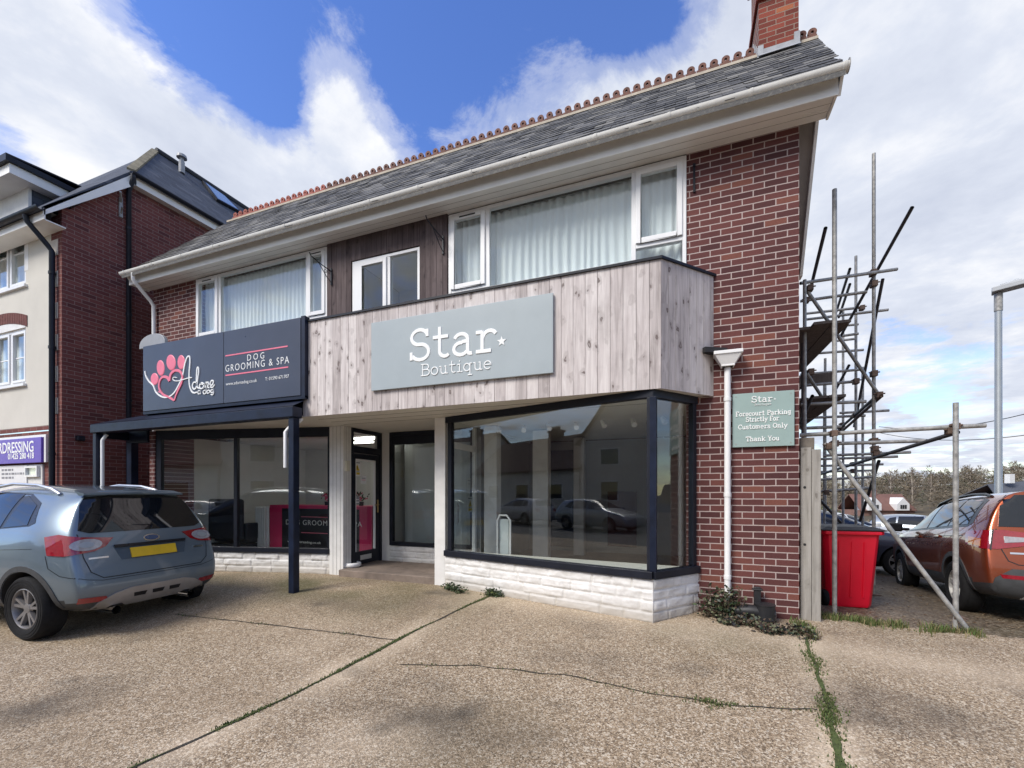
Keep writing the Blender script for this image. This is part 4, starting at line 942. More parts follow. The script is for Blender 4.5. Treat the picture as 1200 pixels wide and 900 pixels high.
# ---- things inside the dog groomer's
Yc = 1.3; cl, cr = at(316, 600, Yc).x, -6.80
ctr = thing('reception_counter', 'pink and black dog grooming reception counter behind the left shop window', 'counter', ((cl + cr) / 2, 1.55, .19))
M_HOT = pm('hot_pink', (.62, .03, .13), .4, .05)
mb = MB(); mb.box(cl, cr, Yc, Yc + .55, 1.17, 1.23); mb.box(cl, cl + .35, Yc, Yc + .5, .19, 1.17); mb.box(cr - .30, cr, Yc, Yc + .5, .19, 1.17); mb.build('carcass', M_HOT, ctr, bevel=.006)
mb = MB(); mb.box(cl + .352, cr - .302, Yc + .002, Yc + .45, .19, 1.168); mb.build('front_panel', pm('counter_navy', (.012, .014, .022), .35), ctr)
Yt = Yc
def CT(x, y): return at(x, y, Yc)
fit('DOG GROOMING & SPA', 335, 424, 616, .105, ctr, CT, 1.15, .004); fit('www.adoreadog.co.uk', 337, 376, 636.5, .05, ctr, CT, 1., .001)
mb = MB()
for y in (605.5, 624): a_, b_ = CT(353, y), CT(415, y); mb.box(a_.x, b_.x, Yc - .003, Yc + .001, a_.z - .007, a_.z + .007)
mb.build('rule', M_PINK, ctr)
Yk = 1.25; a, b = at(299, 640, Yk), at(316, 592, Yk)
rd = thing('radiator', 'white ribbed radiator beside the pink counter', 'radiator', ((a.x + b.x) / 2, Yk, .19)); mb = MB(); mb.box(a.x, cl - .03, Yk + .06, Yk + .09, .30, 1.19); mb.build('back', M_WHITE, rd); mb = MB(); x = a.x
while x < cl - .06: mb.box(x, x + .035, Yk, Yk + .06, .30, 1.19); x += .062
mb.build('rib', M_WHITE, rd, bevel=.01)
a, b = at(240, 640, .9), at(284, 571, .9)
ch_ = thing('armchair', 'dark navy upholstered chair inside the dog groomer window', 'chair', ((a.x + b.x) / 2, 1.1, .19))
M_UPH = pm('navy_upholstery', (.010, .014, .028), .6, .2, 20.)
mb = MB(); mb.box(a.x, b.x, 1.0, 1.6, .42, .62); mb.build('seat', M_UPH, ch_, bevel=.04)
mb = MB(); mb.box(a.x + .02, b.x - .02, .86, .98, .5, 1.36); mb.build('backrest', M_UPH, ch_, bevel=.05)
mb = MB(); mb.box(a.x - .02, a.x + .10, .98, 1.55, .5, .85); mb.build('arm', M_UPH, ch_, bevel=.03); mb = MB(); mb.box(b.x - .10, b.x + .02, .98, 1.55, .5, .85); mb.build('arm', M_UPH, ch_, bevel=.03)
mb = MB(); mb.box(a.x, b.x, .9, 1.6, .19, .41); mb.build('plinth', M_UPH, ch_)
a, b = at(238, 575, 3.2), at(276, 512, 3.2)
sh = thing('wall_shelf', 'dark wall shelf unit with bottles at the back of the groomer', 'shelf', ((a.x + b.x) / 2, 3.3, max(1., a.z)))
mb = MB(); mb.box(a.x, b.x, 3.46, 3.49, 1.45, 2.5); 
for z in (1.45, 1.85, 2.2, 2.47): mb.box(a.x, b.x, 3.2, 3.459, z, z + .03)
mb.box(a.x, a.x + .03, 3.2, 3.459, 1.48, 2.47); mb.box(b.x - .03, b.x, 3.2, 3.459, 1.48, 2.47); mb.build('rack', M_DARK, sh)
for i in range(9):
    x = lerp(a.x + .1, b.x - .1, i / 8); z = (1.48, 1.88)[i % 2]; h = random.uniform(.14, .24); mb = MB(); mb.lathe([(0, 0), (.03, 0), (.032, h * .7), (.012, h * .82), (.012, h), (0, h)], (x, 3.3, z + .002), 'z', 10)
    o = mb.build('shampoo_bottle', (M_PAPER, M_PINK, M_WPAINT)[i % 3], None, smooth=True); tag(o, 'shampoo bottle standing on the dark wall shelf at the back of the groomer', 'bottle', 'bottles on the groomer shelf')
a, b = at(297, 572, 3.3), at(331, 543, 3.3)
pf = thing('picture_frame', 'dark framed picture on the back wall above the counter', 'picture', ((a.x + b.x) / 2, 3.47, a.z)); mb = MB(); frame_rect(mb, a.x, b.x, a.z, b.z, .05, 3.45, 3.49); mb.build('frame', M_DARK, pf); MB().box(a.x + .05, b.x - .05, 3.475, 3.49, a.z + .05, b.z - .05).build('picture', pm('picture_brown', (.16, .13, .11), .6, .5, 4.), pf)
for i in range(5):
    c = Vector((-8.1 + .22 * i, 1.5, 1.232)); pt = thing('potted_flowers', 'small pot of red and dark flowers on the reception counter', 'plant', tuple(c), group='pots along the reception counter')
    MB().lathe([(0, 0), (.04, 0), (.05, .08), (0, .08)], c, 'z', 12).build('pot', M_DARK, pt); mb = MB()
    for _ in range(40):
        d = Vector((random.gauss(0, .06), random.gauss(0, .06), random.uniform(.08, .25))); mb.m = random.randrange(2); r = .022; mb.add([c + d, c + d + Vector((r, 0, r)), c + d + Vector((0, r, 2 * r)), c + d + Vector((-r, 0, r))], [(0, 1, 2, 3)])
    mb.build('flowers', [pm('leaf_dark', (.03, .05, .02), .7), M_HOT], pt, fix=False)
# ---- left in the empty boutique
a = at(583, 650, .75); b = at(598, 604, .75)
rl = thing('clothes_rail', 'white tubular rail end with a blank panel inside the boutique window', 'rail', ((a.x + b.x) / 2, .8, .19)); mb = MB(); mb.path([(a.x, .75, .2), (a.x, .75, b.z - .08), (a.x + .04, .75, b.z), (b.x - .06, .75, b.z), (b.x, .75, b.z - .08), (b.x, .75, .2)], .016, 10); mb.build('rail_frame', M_WHITE, rl, auto=40)
mb = MB(); mb.box(a.x + .02, b.x - .04, .78, .80, .22, b.z - .06); mb.build('panel', pm('pale_panel', (.55, .60, .62), .4), rl)
# ------------------------------------------------------------ rendered flats next door (hairdresser below)
XL, YF = -12.10, -.97
LO = (-16, 4.5, 0)
nb = thing('apartment_building', 'three storey neighbour with cream render front, brick flank and slate roof', 'building', LO)
BL = dict(c1=(.15, .048, .044), c2=(.225, .078, .066), odd=(.12, .042, .040), mortar=(.34, .24, .215))
M_BLX = brick_mat('brick_neighbour_front', 'x', mort=.0045, off=(LO[0], 0), dirt=.3, **BL); M_BLY = brick_mat('brick_neighbour_flank', 'y', mort=.0045, off=(LO[1], 0), dirt=.25, **BL)
M_REND = pm('cream_render', (.60, .575, .52), .9, .06, 1.2, .15, 90.); M_FLASH = M_LEAD
ZE, ZS = 6.75, 8.12; YH = .13
mb = MB(); mb.prism([(XL, YF, -.1), (XL, 10.5, -.1), (XL, 10.5, ZS), (XL, YH, ZS), (XL, YF, ZE)], (-.25, 0, 0)); mb.build('flank_wall', M_BLY, nb)
mb = MB(); mb.box(-24, XL - .251, YF, YF + .25, -.1, 2.68); mb.box(-24, XL - .251, YF - .015, YF - .001, 2.70, 2.78); mb.build('front_brickwork', M_BLX, nb)
# rendered wall with the two window openings
w1 = (-15.2, at(30, 415, YF).x, 3.66, 4.78); w2 = (-15.4, at(31, 280, YF).x, 5.62, 7.05)
mb = MB(); xr = XL - .36
mb.box(w1[1], xr, YF + .002, YF + .25, 2.79, 6.85); mb.box(-24, w1[0], YF + .002, YF + .25, 2.79, 6.85)
mb.box(w1[0], w1[1], YF + .002, YF + .25, 2.79, w1[2]); mb.box(w1[0], w1[1], YF + .002, YF + .25, w1[3], w2[2]); mb.box(w2[1] - .02, w1[1], YF + .003, YF + .25, w2[2], 6.85)
mb.build('front_wall', M_REND, nb)
mb = MB(); z = 2.69; i = 0
M_QUO = pm('cream_quoin', (.62, .56, .49), .85, .08, 6.)
mb.box(XL - .36, XL - .12, YF - .003, YF + .25, 2.69, ZE)
mb.build('corner_brick', M_BLX, nb)
mb = MB()
while z < 6.6:
    mb.box(XL - .12, XL - .001, YF - .004, YF + .25, z, z + .30); z += .30
mb.build('corner_brick', M_BLX, nb)
z = 2.99
while z < 6.5:
    mb = MB(); mb.box(XL - .37, XL - .12, YF - .014, YF - .005, z, z + .30); mb.box(XL - .37, XL - .26, YF - .0135, YF - .0055, z - .30, z); mb.build('quoin', M_QUO, nb); z += .60
def nwin(x0, x1, z0, z1, n):
    mb = MB(); frame_rect(mb, x0, x1, z0, z1, .06, YF + .03, YF + .10); wd = (x1 - x0) / n
    for i in range(1, n): mb.box(x0 + wd * i - .04, x0 + wd * i + .04, YF + .035, YF + .095, z0 + .06, z1 - .06)
    for i in range(n):
        a, b = x0 + wd * i + .05, x0 + wd * (i + 1) - .05; mb.box(a, b, YF + .05, YF + .075, (z0 + z1) / 2 - .012, (z0 + z1) / 2 + .012); frame_rect(mb, a, b, z0 + .055, z1 - .055, .045, YF + .012, YF + .07)
    mb.box(x0 - .04, x1 + .04, YF - .05, YF + .03, z0 - .05, z0 - .002); w = mb.build('window', M_WHITE, nb)
    MB().box(x0 + .06, x1 - .06, YF + .055, YF + .062, z0 + .06, z1 - .06).build('pane', M_GLASS_UP, w); MB().box(x0 + .05, x1 - .05, YF + .18, YF + .2, z0, z1).build('blind', M_WALLI, w)
nwin(*w1, 3); nwin(*w2, 3)
# segmental brick arch
cx, hw = (w1[0] + w1[1]) / 2, (w1[1] - w1[0]) / 2 + .08; mb = MB(); n = 30
def az(x, k): return w1[3] + k + .16 * (1 - ((x - cx) / hw) ** 2)
for i in range(n):
    a, b = cx - hw + 2 * hw * i / n, cx - hw + 2 * hw * (i + 1) / n - .012; mb.prism([(a, YF - .012, az(a, .0)), (b, YF - .012, az(b, .0)), (b, YF - .012, az(b, .22)), (a, YF - .012, az(a, .22))], (0, .012, 0))
mb.build('window_arch', pm('arch_brick', (.15, .05, .042), .85, .3, 20.), nb)
mb = MB(); mb.prism([(cx - hw + .08, YF - .004, w1[3] - .0)] + [(cx - hw + .08 + (2 * hw - .16) * i / 12, YF - .004, az(cx - hw + .08 + (2 * hw - .16) * i / 12, -.002)) for i in range(13)] + [(cx + hw - .08, YF - .004, w1[3] - .0)], (0, .01, 0)); mb.build('arch_infill', M_WPAINT, nb)
# shopfront on the street
sx = at(52, 520, YF).x
mb = MB(); mb.box(-18, sx, YF - .03, YF - .001, .1, 2.04); mb.build('shopfront_panel', M_WPAINT, nb)
a, b = at(30, 559, YF - .06), at(44.5, 546, YF - .06); mb = MB(); frame_rect(mb, a.x, b.x, a.z, b.z, .035, YF - .08, YF - .031); vf = mb.build('vent_window', M_WHITE, nb); MB().box(a.x + .03, b.x - .03, YF - .05, YF - .04, a.z + .03, b.z - .03).build('pane', M_GLASS_UP, vf)
# roofs
M_NSL = brick_mat('neighbour_slate', 'y', c1=(.055, .064, .088), c2=(.085, .098, .128), odd=(.11, .12, .15), mortar=(.04, .045, .058), mort=.004, w=.3, h=.13, dirt=.15)
M_NSX = brick_mat('neighbour_slate_front', 'x', c1=(.055, .064, .088), c2=(.085, .098, .128), odd=(.11, .12, .15), mortar=(.04, .045, .058), mort=.004, w=.3, h=.13, dirt=.15)
XE = XL + .16; XRG, YR, ZR = -14.0, 1.73, 10.38
mb = MB(); mb.prism([(XE, YH - .05, ZS + .10), (XE, 10.6, ZS + .10), (XRG, 10.6, ZR), (XRG, YR, ZR)], (0, 0, -.08)); mb.prism([(XRG, YR, ZR), (XRG, 10.6, ZR), (-17, 10.6, ZS - .5), (-17, YR, ZS - .5)], (0, 0, -.08)); mb.build('roof_side', M_NSL, nb)
mb = MB(); mb.prism([(XE, -1.32, ZE - .12), (XE, YH - .05, ZS + .10), (XRG, YR, ZR), (-24, YR, ZR), (-24, -1.32, ZE - .12)], (0, 0, -.08)); mb.build('roof_front', M_NSX, nb)
mb = MB(); d = Vector((XRG - XE, YR - YH + .05, ZR - ZS - .1))
for i in range(9):
    p = Vector((XE, YH - .05, ZS + .10)) + d * (i / 9); mb.obox(p + Vector((-.05, -.07, .0)), d * (1 / 9.2), (.06, .13, .0), (0, 0, .05))
mb.build('hip_tiles', pm('mossy_tile', (.17, .15, .10), .9, .4, 8., .4, 30.), nb)
mb = MB(); mb.path([(XRG, YR, ZR + .03), (XRG, 10.6, ZR + .03)], .075, 8); mb.build('ridge', pm('ridge_dark', (.03, .032, .038), .7), nb)
mb = MB(); mb.box(XE - .03, XE + .0, YH, 10.6, ZS - .16, ZS + .02); mb.box(XL, XE - .03, YH, 10.6, ZS - .16, ZS - .135)
q0, q1 = Vector((XE + .0, -1.30, ZE - .10)), Vector((XE + .0, YH + .03, ZS + .10)); mb.prism([q0, q1, q1 - Vector((0, -.0, .24)), q0 - Vector((0, 0, .16))], (-.03, 0, 0)); mb.prism([q0 + Vector((-.03, 0, -.10)), q1 + Vector((-.03, 0, -.2)), q1 + Vector((-.15, 0, -.2)), q0 + Vector((-.15, 0, -.10))], (0, 0, .02))
mb.box(-24, XE, -1.29, -1.27, ZE - .32, ZE - .14); mb.box(-24, XE - .03, -1.27, YF, ZE - .32, ZE - .30); mb.build('eaves_board', M_EAVE, nb)
mb = MB(); half_pipe(mb, (XE + .07, YH - .1, ZS + .04), (XE + .07, 10.6, ZS + .04), .062, side=Vector((1, 0, 0))); half_pipe(mb, (-24, -1.36, ZE - .14), (XE + .05, -1.36, ZE - .14), .062)
gn = mb.build('gutter', M_BLACK, nb, auto=40)
yp = atX(151, 400, XL + .07).y
mb = MB(); mb.path([(XE + .06, yp, ZS), (XE + .06, yp, ZS - .1), (XL + .07, yp, ZS - .3), (XL + .07, yp, .05)], .045, 12)
for z in (1.5, 3.4, 5.2, 7.0): mb.tube((XL + .07, yp, z), (XL + .07, yp, z + .05), .055, n=12)
xp = at(61, 400, YF - .07).x
mb.path([(xp - .1, -1.36, ZE - .2), (xp - .1, -1.34, ZE - .3), (xp - .02, -1.10, ZE - .62), (xp, YF - .07, ZE - .72), (xp, YF - .07, .05)], .045, 12)
for z in (2.2, 4.2, 5.6): mb.tube((xp, YF - .07, z), (xp, YF - .07, z + .05), .055, n=12)
mb.build('downpipe', M_BLACK, nb, auto=40)
# dormer
xd = at(33, 270, YF).x
mb = MB(); mb.box(-24, xd, YF + .001, .6, 7.05, 7.52); mb.box(xd - .14, xd - .0, YF, .5, 5.9, 7.05); mb.box(-24, w2[0], YF, .5, 6.3, 7.05); mb.build('dormer_wall', M_WPAINT, nb)
mb = MB(); mb.prism([(xd - .005, YF + .05, 6.4), (xd - .005, .8, 7.52), (xd - .005, YF + .05, 7.52)], (.006, 0, 0)); mb.build('dormer_cheek', M_NSL, nb)
mb = MB(); mb.box(-24, xd + .26, -1.33, .45, 7.52, 7.70); mb.build('dormer_fascia', M_EAVE, nb)
mb = MB(); mb.box(-24, xd + .32, -1.40, .5, 7.703, 7.80); mb.prism([(-24, -1.4, 7.80), (xd + .32, -1.4, 7.80), (xd - .2, .9, 8.25), (-24, .9, 8.25)], (0, 0, .03)); mb.build('dormer_roof', M_BLACK, nb)
# skylight and flue
def on_side(x, y):   # pixel -> point on the side slope
    n = Vector((ZR - ZS - .1, 0, XE - XRG)); d = Vector(ray(x, y)); c = Vector((CAMX, CAMY, EYE)); t = (Vector((XE, 0, ZS + .10)) - c).dot(n) / d.dot(n); return c + d * t
nrm = Vector((ZR - ZS - .1, 0, XE - XRG)).normalized()
A, B, C_, D = (on_side(*p) for p in ((236, 214), (262, 232), (281, 251), (253, 236)))
mb = MB(); mb.prism([A + nrm * .01, B + nrm * .01, C_ + nrm * .01, D + nrm * .01], nrm * .07); sk = mb.build('skylight', M_BLACK, nb)
ce = (A + B + C_ + D) / 4; mb = MB(); mb.quad(*[ce.lerp(p, .86) + nrm * .084 for p in (A, B, C_, D)]); mb.build('pane', pm('skylight_glass', (.25, .32, .42), .05, .05, spec=.8), sk, fix=False)
f = on_side(213, 203); mb = MB(); mb.tube(f, f + Vector((0, 0, .30)), .07, n=12); mb.tube(f + Vector((0, 0, .30)), f + Vector((0, 0, .40)), .05, n=12); mb.lathe([(0, .52), (.11, .47), (.12, .40), (0, .40)], f, 'z', 12); mb.build('flue', M_LEAD, nb)
p = atX(142, 243, XL + .03); mb = MB(); mb.box(XL, XL + .03, p.y - .03, p.y + .03, p.z - .2, p.z + .2); mb.tube((XL + .03, p.y, p.z + .12), (XL + .2, p.y - .1, p.z + .22), .02); mb.tube((XL + .03, p.y, p.z - .12), (XL + .16, p.y - .05, p.z - .05), .015); mb.build('aerial_mount', M_STEEL, nb)
p = atX(94, 568.0 - 55, XL + .05); mb = MB(); mb.box(XL + .001, XL + .10, p.y - .06, p.y + .06, p.z - .06, p.z + .04); mb.build('vent_cap', M_BLACK, nb, bevel=.015)
# hairdresser sign and window poster
Yh = YF - .10
hs = thing('shop_sign', 'purple hairdressing sign with white lettering on the neighbouring brick front', 'sign', (-15, Yh, 2.1))
a, b = at(48, 512, Yh), at(48, 541.5, Yh)
mb = MB(); mb.box(-18, a.x, Yh, YF - .032, b.z, a.z); mb.build('board', pm('purple_sign', (.105, .045, .42), .35, .05), hs)
mb = MB(); mb.box(-18, a.x + .09, Yh + .03, YF - .033, a.z + .002, a.z + .05); mb.box(a.x + .03, a.x + .09, Yh + .03, YF - .033, b.z, a.z); mb.build('border', M_WHITE, hs)
Yt = Yh
rx_, lx_ = at(40, 525, Yh).x, at(0, 525, Yh).x
gap = (rx_ - lx_) / 9.35
zz = at(20, 530.3, Yh).z; text('HAIRDRESSING', .30, (rx_, Yh - .002, zz), UX, M_LETT, hs, align='RIGHT', spacing=1., depth=.004, bold=.004, xs=.86)
text('01425 280 418', .16, (rx_, Yh - .002, at(30, 537.3, Yh).z), UX, M_LETT, hs, align='RIGHT', spacing=1.0, depth=.004, bold=.003, xs=.98)
a, b = at(31, 545, YF - .05), at(31, 567, YF - .05)
po = thing('poster', 'white price list poster under the purple hairdressing sign', 'poster', (-14.6, YF - .05, b.z)); mb = MB(); mb.box(-17, a.x, YF - .05, YF - .032, b.z, a.z); mb.build('sheet', M_PAPER, po)
mb = MB()
for k, (yy, xe) in enumerate(((551, 16), (555.5, 29), (560, 16))):
    p = at(2, yy, YF - .052); q = at(xe, yy, YF - .052); x = p.x
    while x < q.x: w = random.uniform(.04, .12); mb.box(x, x + w, YF - .053, YF - .0505, p.z - .02, p.z + .02); x += w + .035
mb.build('print', M_INKG, po)
# ------------------------------------------------------------ scaffold beside the gable
sf = thing('scaffold', 'galvanised tube scaffold with board platforms standing beside the shop gable', 'scaffold', (1.0, 2.0, .0))
TR = .0242
def tube(name, p, q, mat=M_STEEL, r=TR):
    p, q = Vector(p), Vector(q); mb = MB(); mb.tube(p, q, r, n=12, cap=False); d = (q - p)
    mb.tube(q, p, r * .82, n=12, cap=False)
    return mb.build(name, mat, sf, auto=40, fix=False)
def std(px, ytop, Y, xb=None, zb=None):
    t_ = at(px, ytop, Y); x = t_.x; z = (gz(x, Y) + .01) if zb is None else zb
    tube('standard', (x, Y, z), (x, Y, t_.z)); mb = MB(); mb.box(x - .075, x + .075, Y - .075, Y + .075, z - .008, z); mb.build('base_plate', M_RUST, sf) if zb is None else None
    return x
xA = std(978, 222, .45); xE = std(1120, 472, .40); xB = std(1024, 180, 2.6); xC = std(943, 328, 1.95); xD = std(1003, 300, 4.7); std(988, 362, 6.0); std(1011, 430, 5.6); std(966, 440, 5.2)
def L(xa, ya, Ya, xb, yb, Yb, name='ledger', mat=M_STEEL): return tube(name, at(xa, ya, Ya), at(xb, yb, Yb), mat)
M_TDK = pm('dull_tube', (.10, .10, .11), .55, .3, 12., .1, 60., metal=.5)
L(937.5, 510, .505, 1155, 498.5, .46)
L(966, 519.5, .50, 1141, 747, .35, 'brace')
L(948, 560, 6.0, 1122, 506.5, .50, 'brace', M_TDK)
L(976, 520, 1.6, 1084, 516.5, 1.6); L(965, 534, 3.4, 1067, 530, 3.4); L(962, 538, 4.2, 1052, 535, 4.2); L(962, 546, 5.2, 1035, 544, 5.2); L(962, 553, 5.8, 1028, 551, 5.8)
L(938, 332, 2.02, 1051, 315.5, 2.66); L(938, 353, 3.2, 1016, 342, 3.2); L(945, 367.5, 4.6, 1012, 360, 4.65); L(944, 374.5, 4.3, 1041, 363, 4.3); L(946, 386, 5.6, 1006, 380, 5.6)
L(1069, 243, 1.9, 984, 396, 4.6, 'transom', M_TDK); L(967.5, 267, 1.7, 950, 338, 2.9, 'transom', M_TDK); L(1034.5, 327, 3.2, 1001, 500, 5.6, 'transom', M_TDK)
L(996, 315, 4.2, 978, 372, 6.4, 'transom', M_TDK); L(996, 333, 4.6, 983, 372, 6.4, 'transom', M_TDK)
L(946, 341, 2.0, 1030, 463, 2.55, 'brace'); L(1031, 461, 2.5, 983, 503, 5.3, 'transom', M_TDK); L(1033, 464, 2.45, 986, 506, 5.2, 'transom', M_RUST)
L(945, 437, 2.1, 968, 473, 2.9, 'brace'); L(938, 474, 2.2, 1015, 470.5, 2.2); L(984, 484, 4.7, 1042, 481, 4.7); L(938, 439, 4.4, 1010, 433, 4.4); L(938, 502, 2.3, 986, 500, 2.3); L(967, 420, 5.2, 967, 600, 5.2, 'standard')
L(1030, 540, 3.0, 1008, 610, 4.2, 'brace', M_TDK); L(952, 464, 1.9, 937, 497, 3.0, 'transom', M_TDK); L(961, 586, 3.0, 985, 612, 3.6, 'brace', M_TDK)
L(940, 452, 3.1, 1004, 447, 3.1); L(945, 415, 5.0, 1012, 410, 5.0); L(962, 576, 3.8, 1018, 572, 3.8); L(962, 562, 4.4, 1022, 559, 4.4); L(938, 490, 4.0, 1014, 487, 4.0); L(941, 402, 2.2, 941, 520, 2.2, 'standard', M_TDK); L(995, 428, 4.4, 972, 470, 5.4, 'brace', M_TDK)
L(985, 394, 4.6, 1006, 391, 4.6); L(975, 400, 5.4, 1003, 397, 5.4)
# scaffold boards
M_BOARD = wood_boards('scaffold_board', [(.07, .055, .048), (.14, .115, .10), (.22, .19, .17)], (.05, .038, .032), .6)
def boards(x0, x1, y0, y1, z, tilt=0.):
    x = x0
    while x < x1 - .1:
        MB().obox((x, y0 + random.uniform(-.1, .1), z + random.uniform(0, .01)), (.22, 0, 0), (0, y1 - y0, tilt), (0, 0, .038)).build('scaffold_board', M_BOARD, sf); x += .228
boards(.30, 1.0, 1.75, 4.5, 3.86); boards(.42, 1.15, 2.35, 5.3, 2.94, -.12); boards(.30, .80, 3.2, 5.4, 3.32)
MB().obox((.32, 4.55, 3.6), (1.25, 0, 0), (0, .04, 0), (0, 0, .22)).build('toe_board', M_BOARD, sf)
def coupler(p, s=.05):
    p = Vector(p); mb = MB(); mb.box(p.x - s * .7, p.x + s * .7, p.y - s, p.y + s, p.z - s * .8, p.z + s * .8); mb.tube(p + Vector((-s * 1.3, -.02, s * .3)), p + Vector((s * 1.3, -.02, s * .3)), .012, n=6); mb.build('coupler', M_RUST, sf, bevel=.012)
for q in ((977, 508, .47), (1119, 500, .45), (971, 523, .5), (1113, 505, .48), (1125, 726, .40), (1023, 320, 2.6), (949, 338, 2.0), (1024, 333, 2.6), (1030, 463, 2.52), (985, 503, 5.2), (1025, 526, 2.6), (1026, 531, 2.6), (1000, 544, 4.9), (1010, 361, 4.6), (1000, 552, 5.), (987, 498, 5.), (1003, 447, 3.1), (945, 352, 3.2), (1024, 438, 2.6), (978, 520, 1.6), (968, 577, 3.8), (1003, 487, 4.0), (1024, 517, 2.0), (950, 436, 2.2)): coupler(at(*q), .045 if q[2] < 1 else .055)
# ------------------------------------------------------------ gate post boards at the corner
M_GREYW = wood_boards('grey_timber', [(.20, .185, .165), (.34, .32, .29), (.46, .44, .41)], (.10, .085, .07), .7)
fp = thing('fence_panel', 'weathered grey timber boarding on end beside the brick corner', 'fence', (.15, .10, .07))
a, b = at(937.5, 530, .06), at(962, 530, .06); xm_ = lerp(a.x, b.x, .56)
MB().box(a.x + .006, xm_ - .002, .06, .10, .05, at(945, 524.5, .06).z).build('board', M_GREYW, fp, bevel=.004); MB().box(xm_ + .002, b.x, .055, .10, .05, at(958, 526.5, .06).z).build('board', M_GREYW, fp, bevel=.004)
mb = MB(); mb.box(a.x + .01, a.x + .15, .11, .25, .05, at(940, 513, .11).z); mb.build('post', pm('post_timber', (.17, .145, .12), .85, .3, 8., .3, 30.), fp, bevel=.006)
mb = MB()
for y in (571, 638): c = at(943, y, .06); mb.lathe([(0, -.004), (.014, -.004), (.014, .002)], (c.x, .0595, c.z), 'y', 8)
mb.build('bolt', M_DARK, fp)
# ------------------------------------------------------------ red wheelie bin
bn = thing('wheelie_bin', 'bright red wheelie bin with black lid behind the scaffold poles', 'bin', (.86, 1.5, .0), R(4))
M_RED = pm('red_plastic', (.78, .006, .032), .38, .06, 3.); M_BLKP = pm('black_plastic', (.018, .018, .02), .5, .2, 10.)
bzz = gz(.9, 1.3)
mb = MB(); h = 1.0
def ring(w, d, z, c=.05): return [(-w+c, -d, z), (w-c, -d, z), (w, -d+c, z), (w, d-c, z), (w-c, d, z), (-w+c, d, z), (-w, d-c, z), (-w, -d+c, z)]
rings = [ring(.245, .245, .005), ring(.255, .255, .05), ring(.315, .31, .93), ring(.315, .31, .95), ring(.355, .345, .955), ring(.355, .345, 1.0), ring(.30, .29, 1.0)]
for r_ in rings: mb.v += [Vector(p) for p in r_]
for i in range(len(rings) - 1):
    for k in range(8): mb.f.append((i*8+k, i*8+(k+1) % 8, (i+1)*8+(k+1) % 8, (i+1)*8+k)); mb.mi.append(0)
mb.f.append(tuple(range(7, -1, -1))); mb.mi.append(0)
bin_b = mb.build('bin_body', M_RED, bn, local=True, bevel=.006, auto=40)
mb = MB()
for x in (-.14, .0, .14): mb.add([(x-.012, -.258, .14), (x+.012, -.258, .14), (x+.012, -.306, .86), (x-.012, -.306, .86), (x-.009, -.272, .14), (x+.009, -.272, .14), (x+.009, -.316, .86), (x-.009, -.316, .86)], [(4, 5, 6, 7), (0, 4, 7, 3), (1, 2, 6, 5)])
mb.build('bin_rib', M_RED, bn, local=True, fix=False)
mb = MB(); mb.box(-.36, .36, -.355, .37, 1.003, 1.02); mb.add([(-.35, -.345, 1.02), (.35, -.345, 1.02), (.35, .36, 1.02), (-.35, .36, 1.02), (-.26, -.26, 1.05), (.26, -.26, 1.05), (.26, .30, 1.05), (-.26, .30, 1.05)], [(4, 5, 6, 7), (0, 1, 5, 4), (1, 2, 6, 5), (2, 3, 7, 6), (3, 0, 4, 7)]); mb.tube((-.30, .40, 1.01), (.30, .40, 1.01), .018); mb.build('bin_lid', M_BLKP, bn, local=True, bevel=.006)
for s in (-1, 1):
    mb = MB(); mb.lathe([(0, -.03), (.10, -.03), (.11, -.015), (.11, .015), (.10, .03), (0, .03)], (-.275, s * .2, .105), 'x', 18); mb.build('wheel', M_RUBBER, bn, local=True, auto=40)
c = at(996, 700, 1.22); bn.location = (c.x - .02, 1.48, gz(c.x, 1.3) - .005); bn.rotation_euler.z = R(6)
# ------------------------------------------------------------ drain fitting, ivy and weeds at the foot of the wall
c = at(884, 716, -.13); zg = gz(c.x, -.13)
dr = thing('drain_fitting', 'black plastic drain gully lying at the foot of the brick pier', 'drain', (c.x, -.14, zg))
mb = MB(); mb.path([(c.x - .20, -.15, zg + .09), (c.x - .05, -.16, zg + .10), (c.x + .10, -.16, zg + .095), (c.x + .19, -.15, zg + .085)], [.055, .07, .075, .06], 14); mb.build('gully', M_BLKP, dr, auto=50)
mb = MB(); mb.tube((c.x + .10, -.16, zg + .02), (c.x + .10, -.16, zg + .18), .10, n=16); mb.tube((c.x + .10, -.16, zg + .18), (c.x + .10, -.16, zg + .19), .105, n=16); mb.build('cap', M_BLKP, dr, auto=50)
mb = MB(); mb.box(c.x - .0, c.x + .07, -.11, -.06, zg + .1, zg + .36); mb.box(c.x - .02, c.x + .09, -.12, -.05, zg + .32, zg + .34); mb.build('spigot', M_BLKP, dr, bevel=.01)
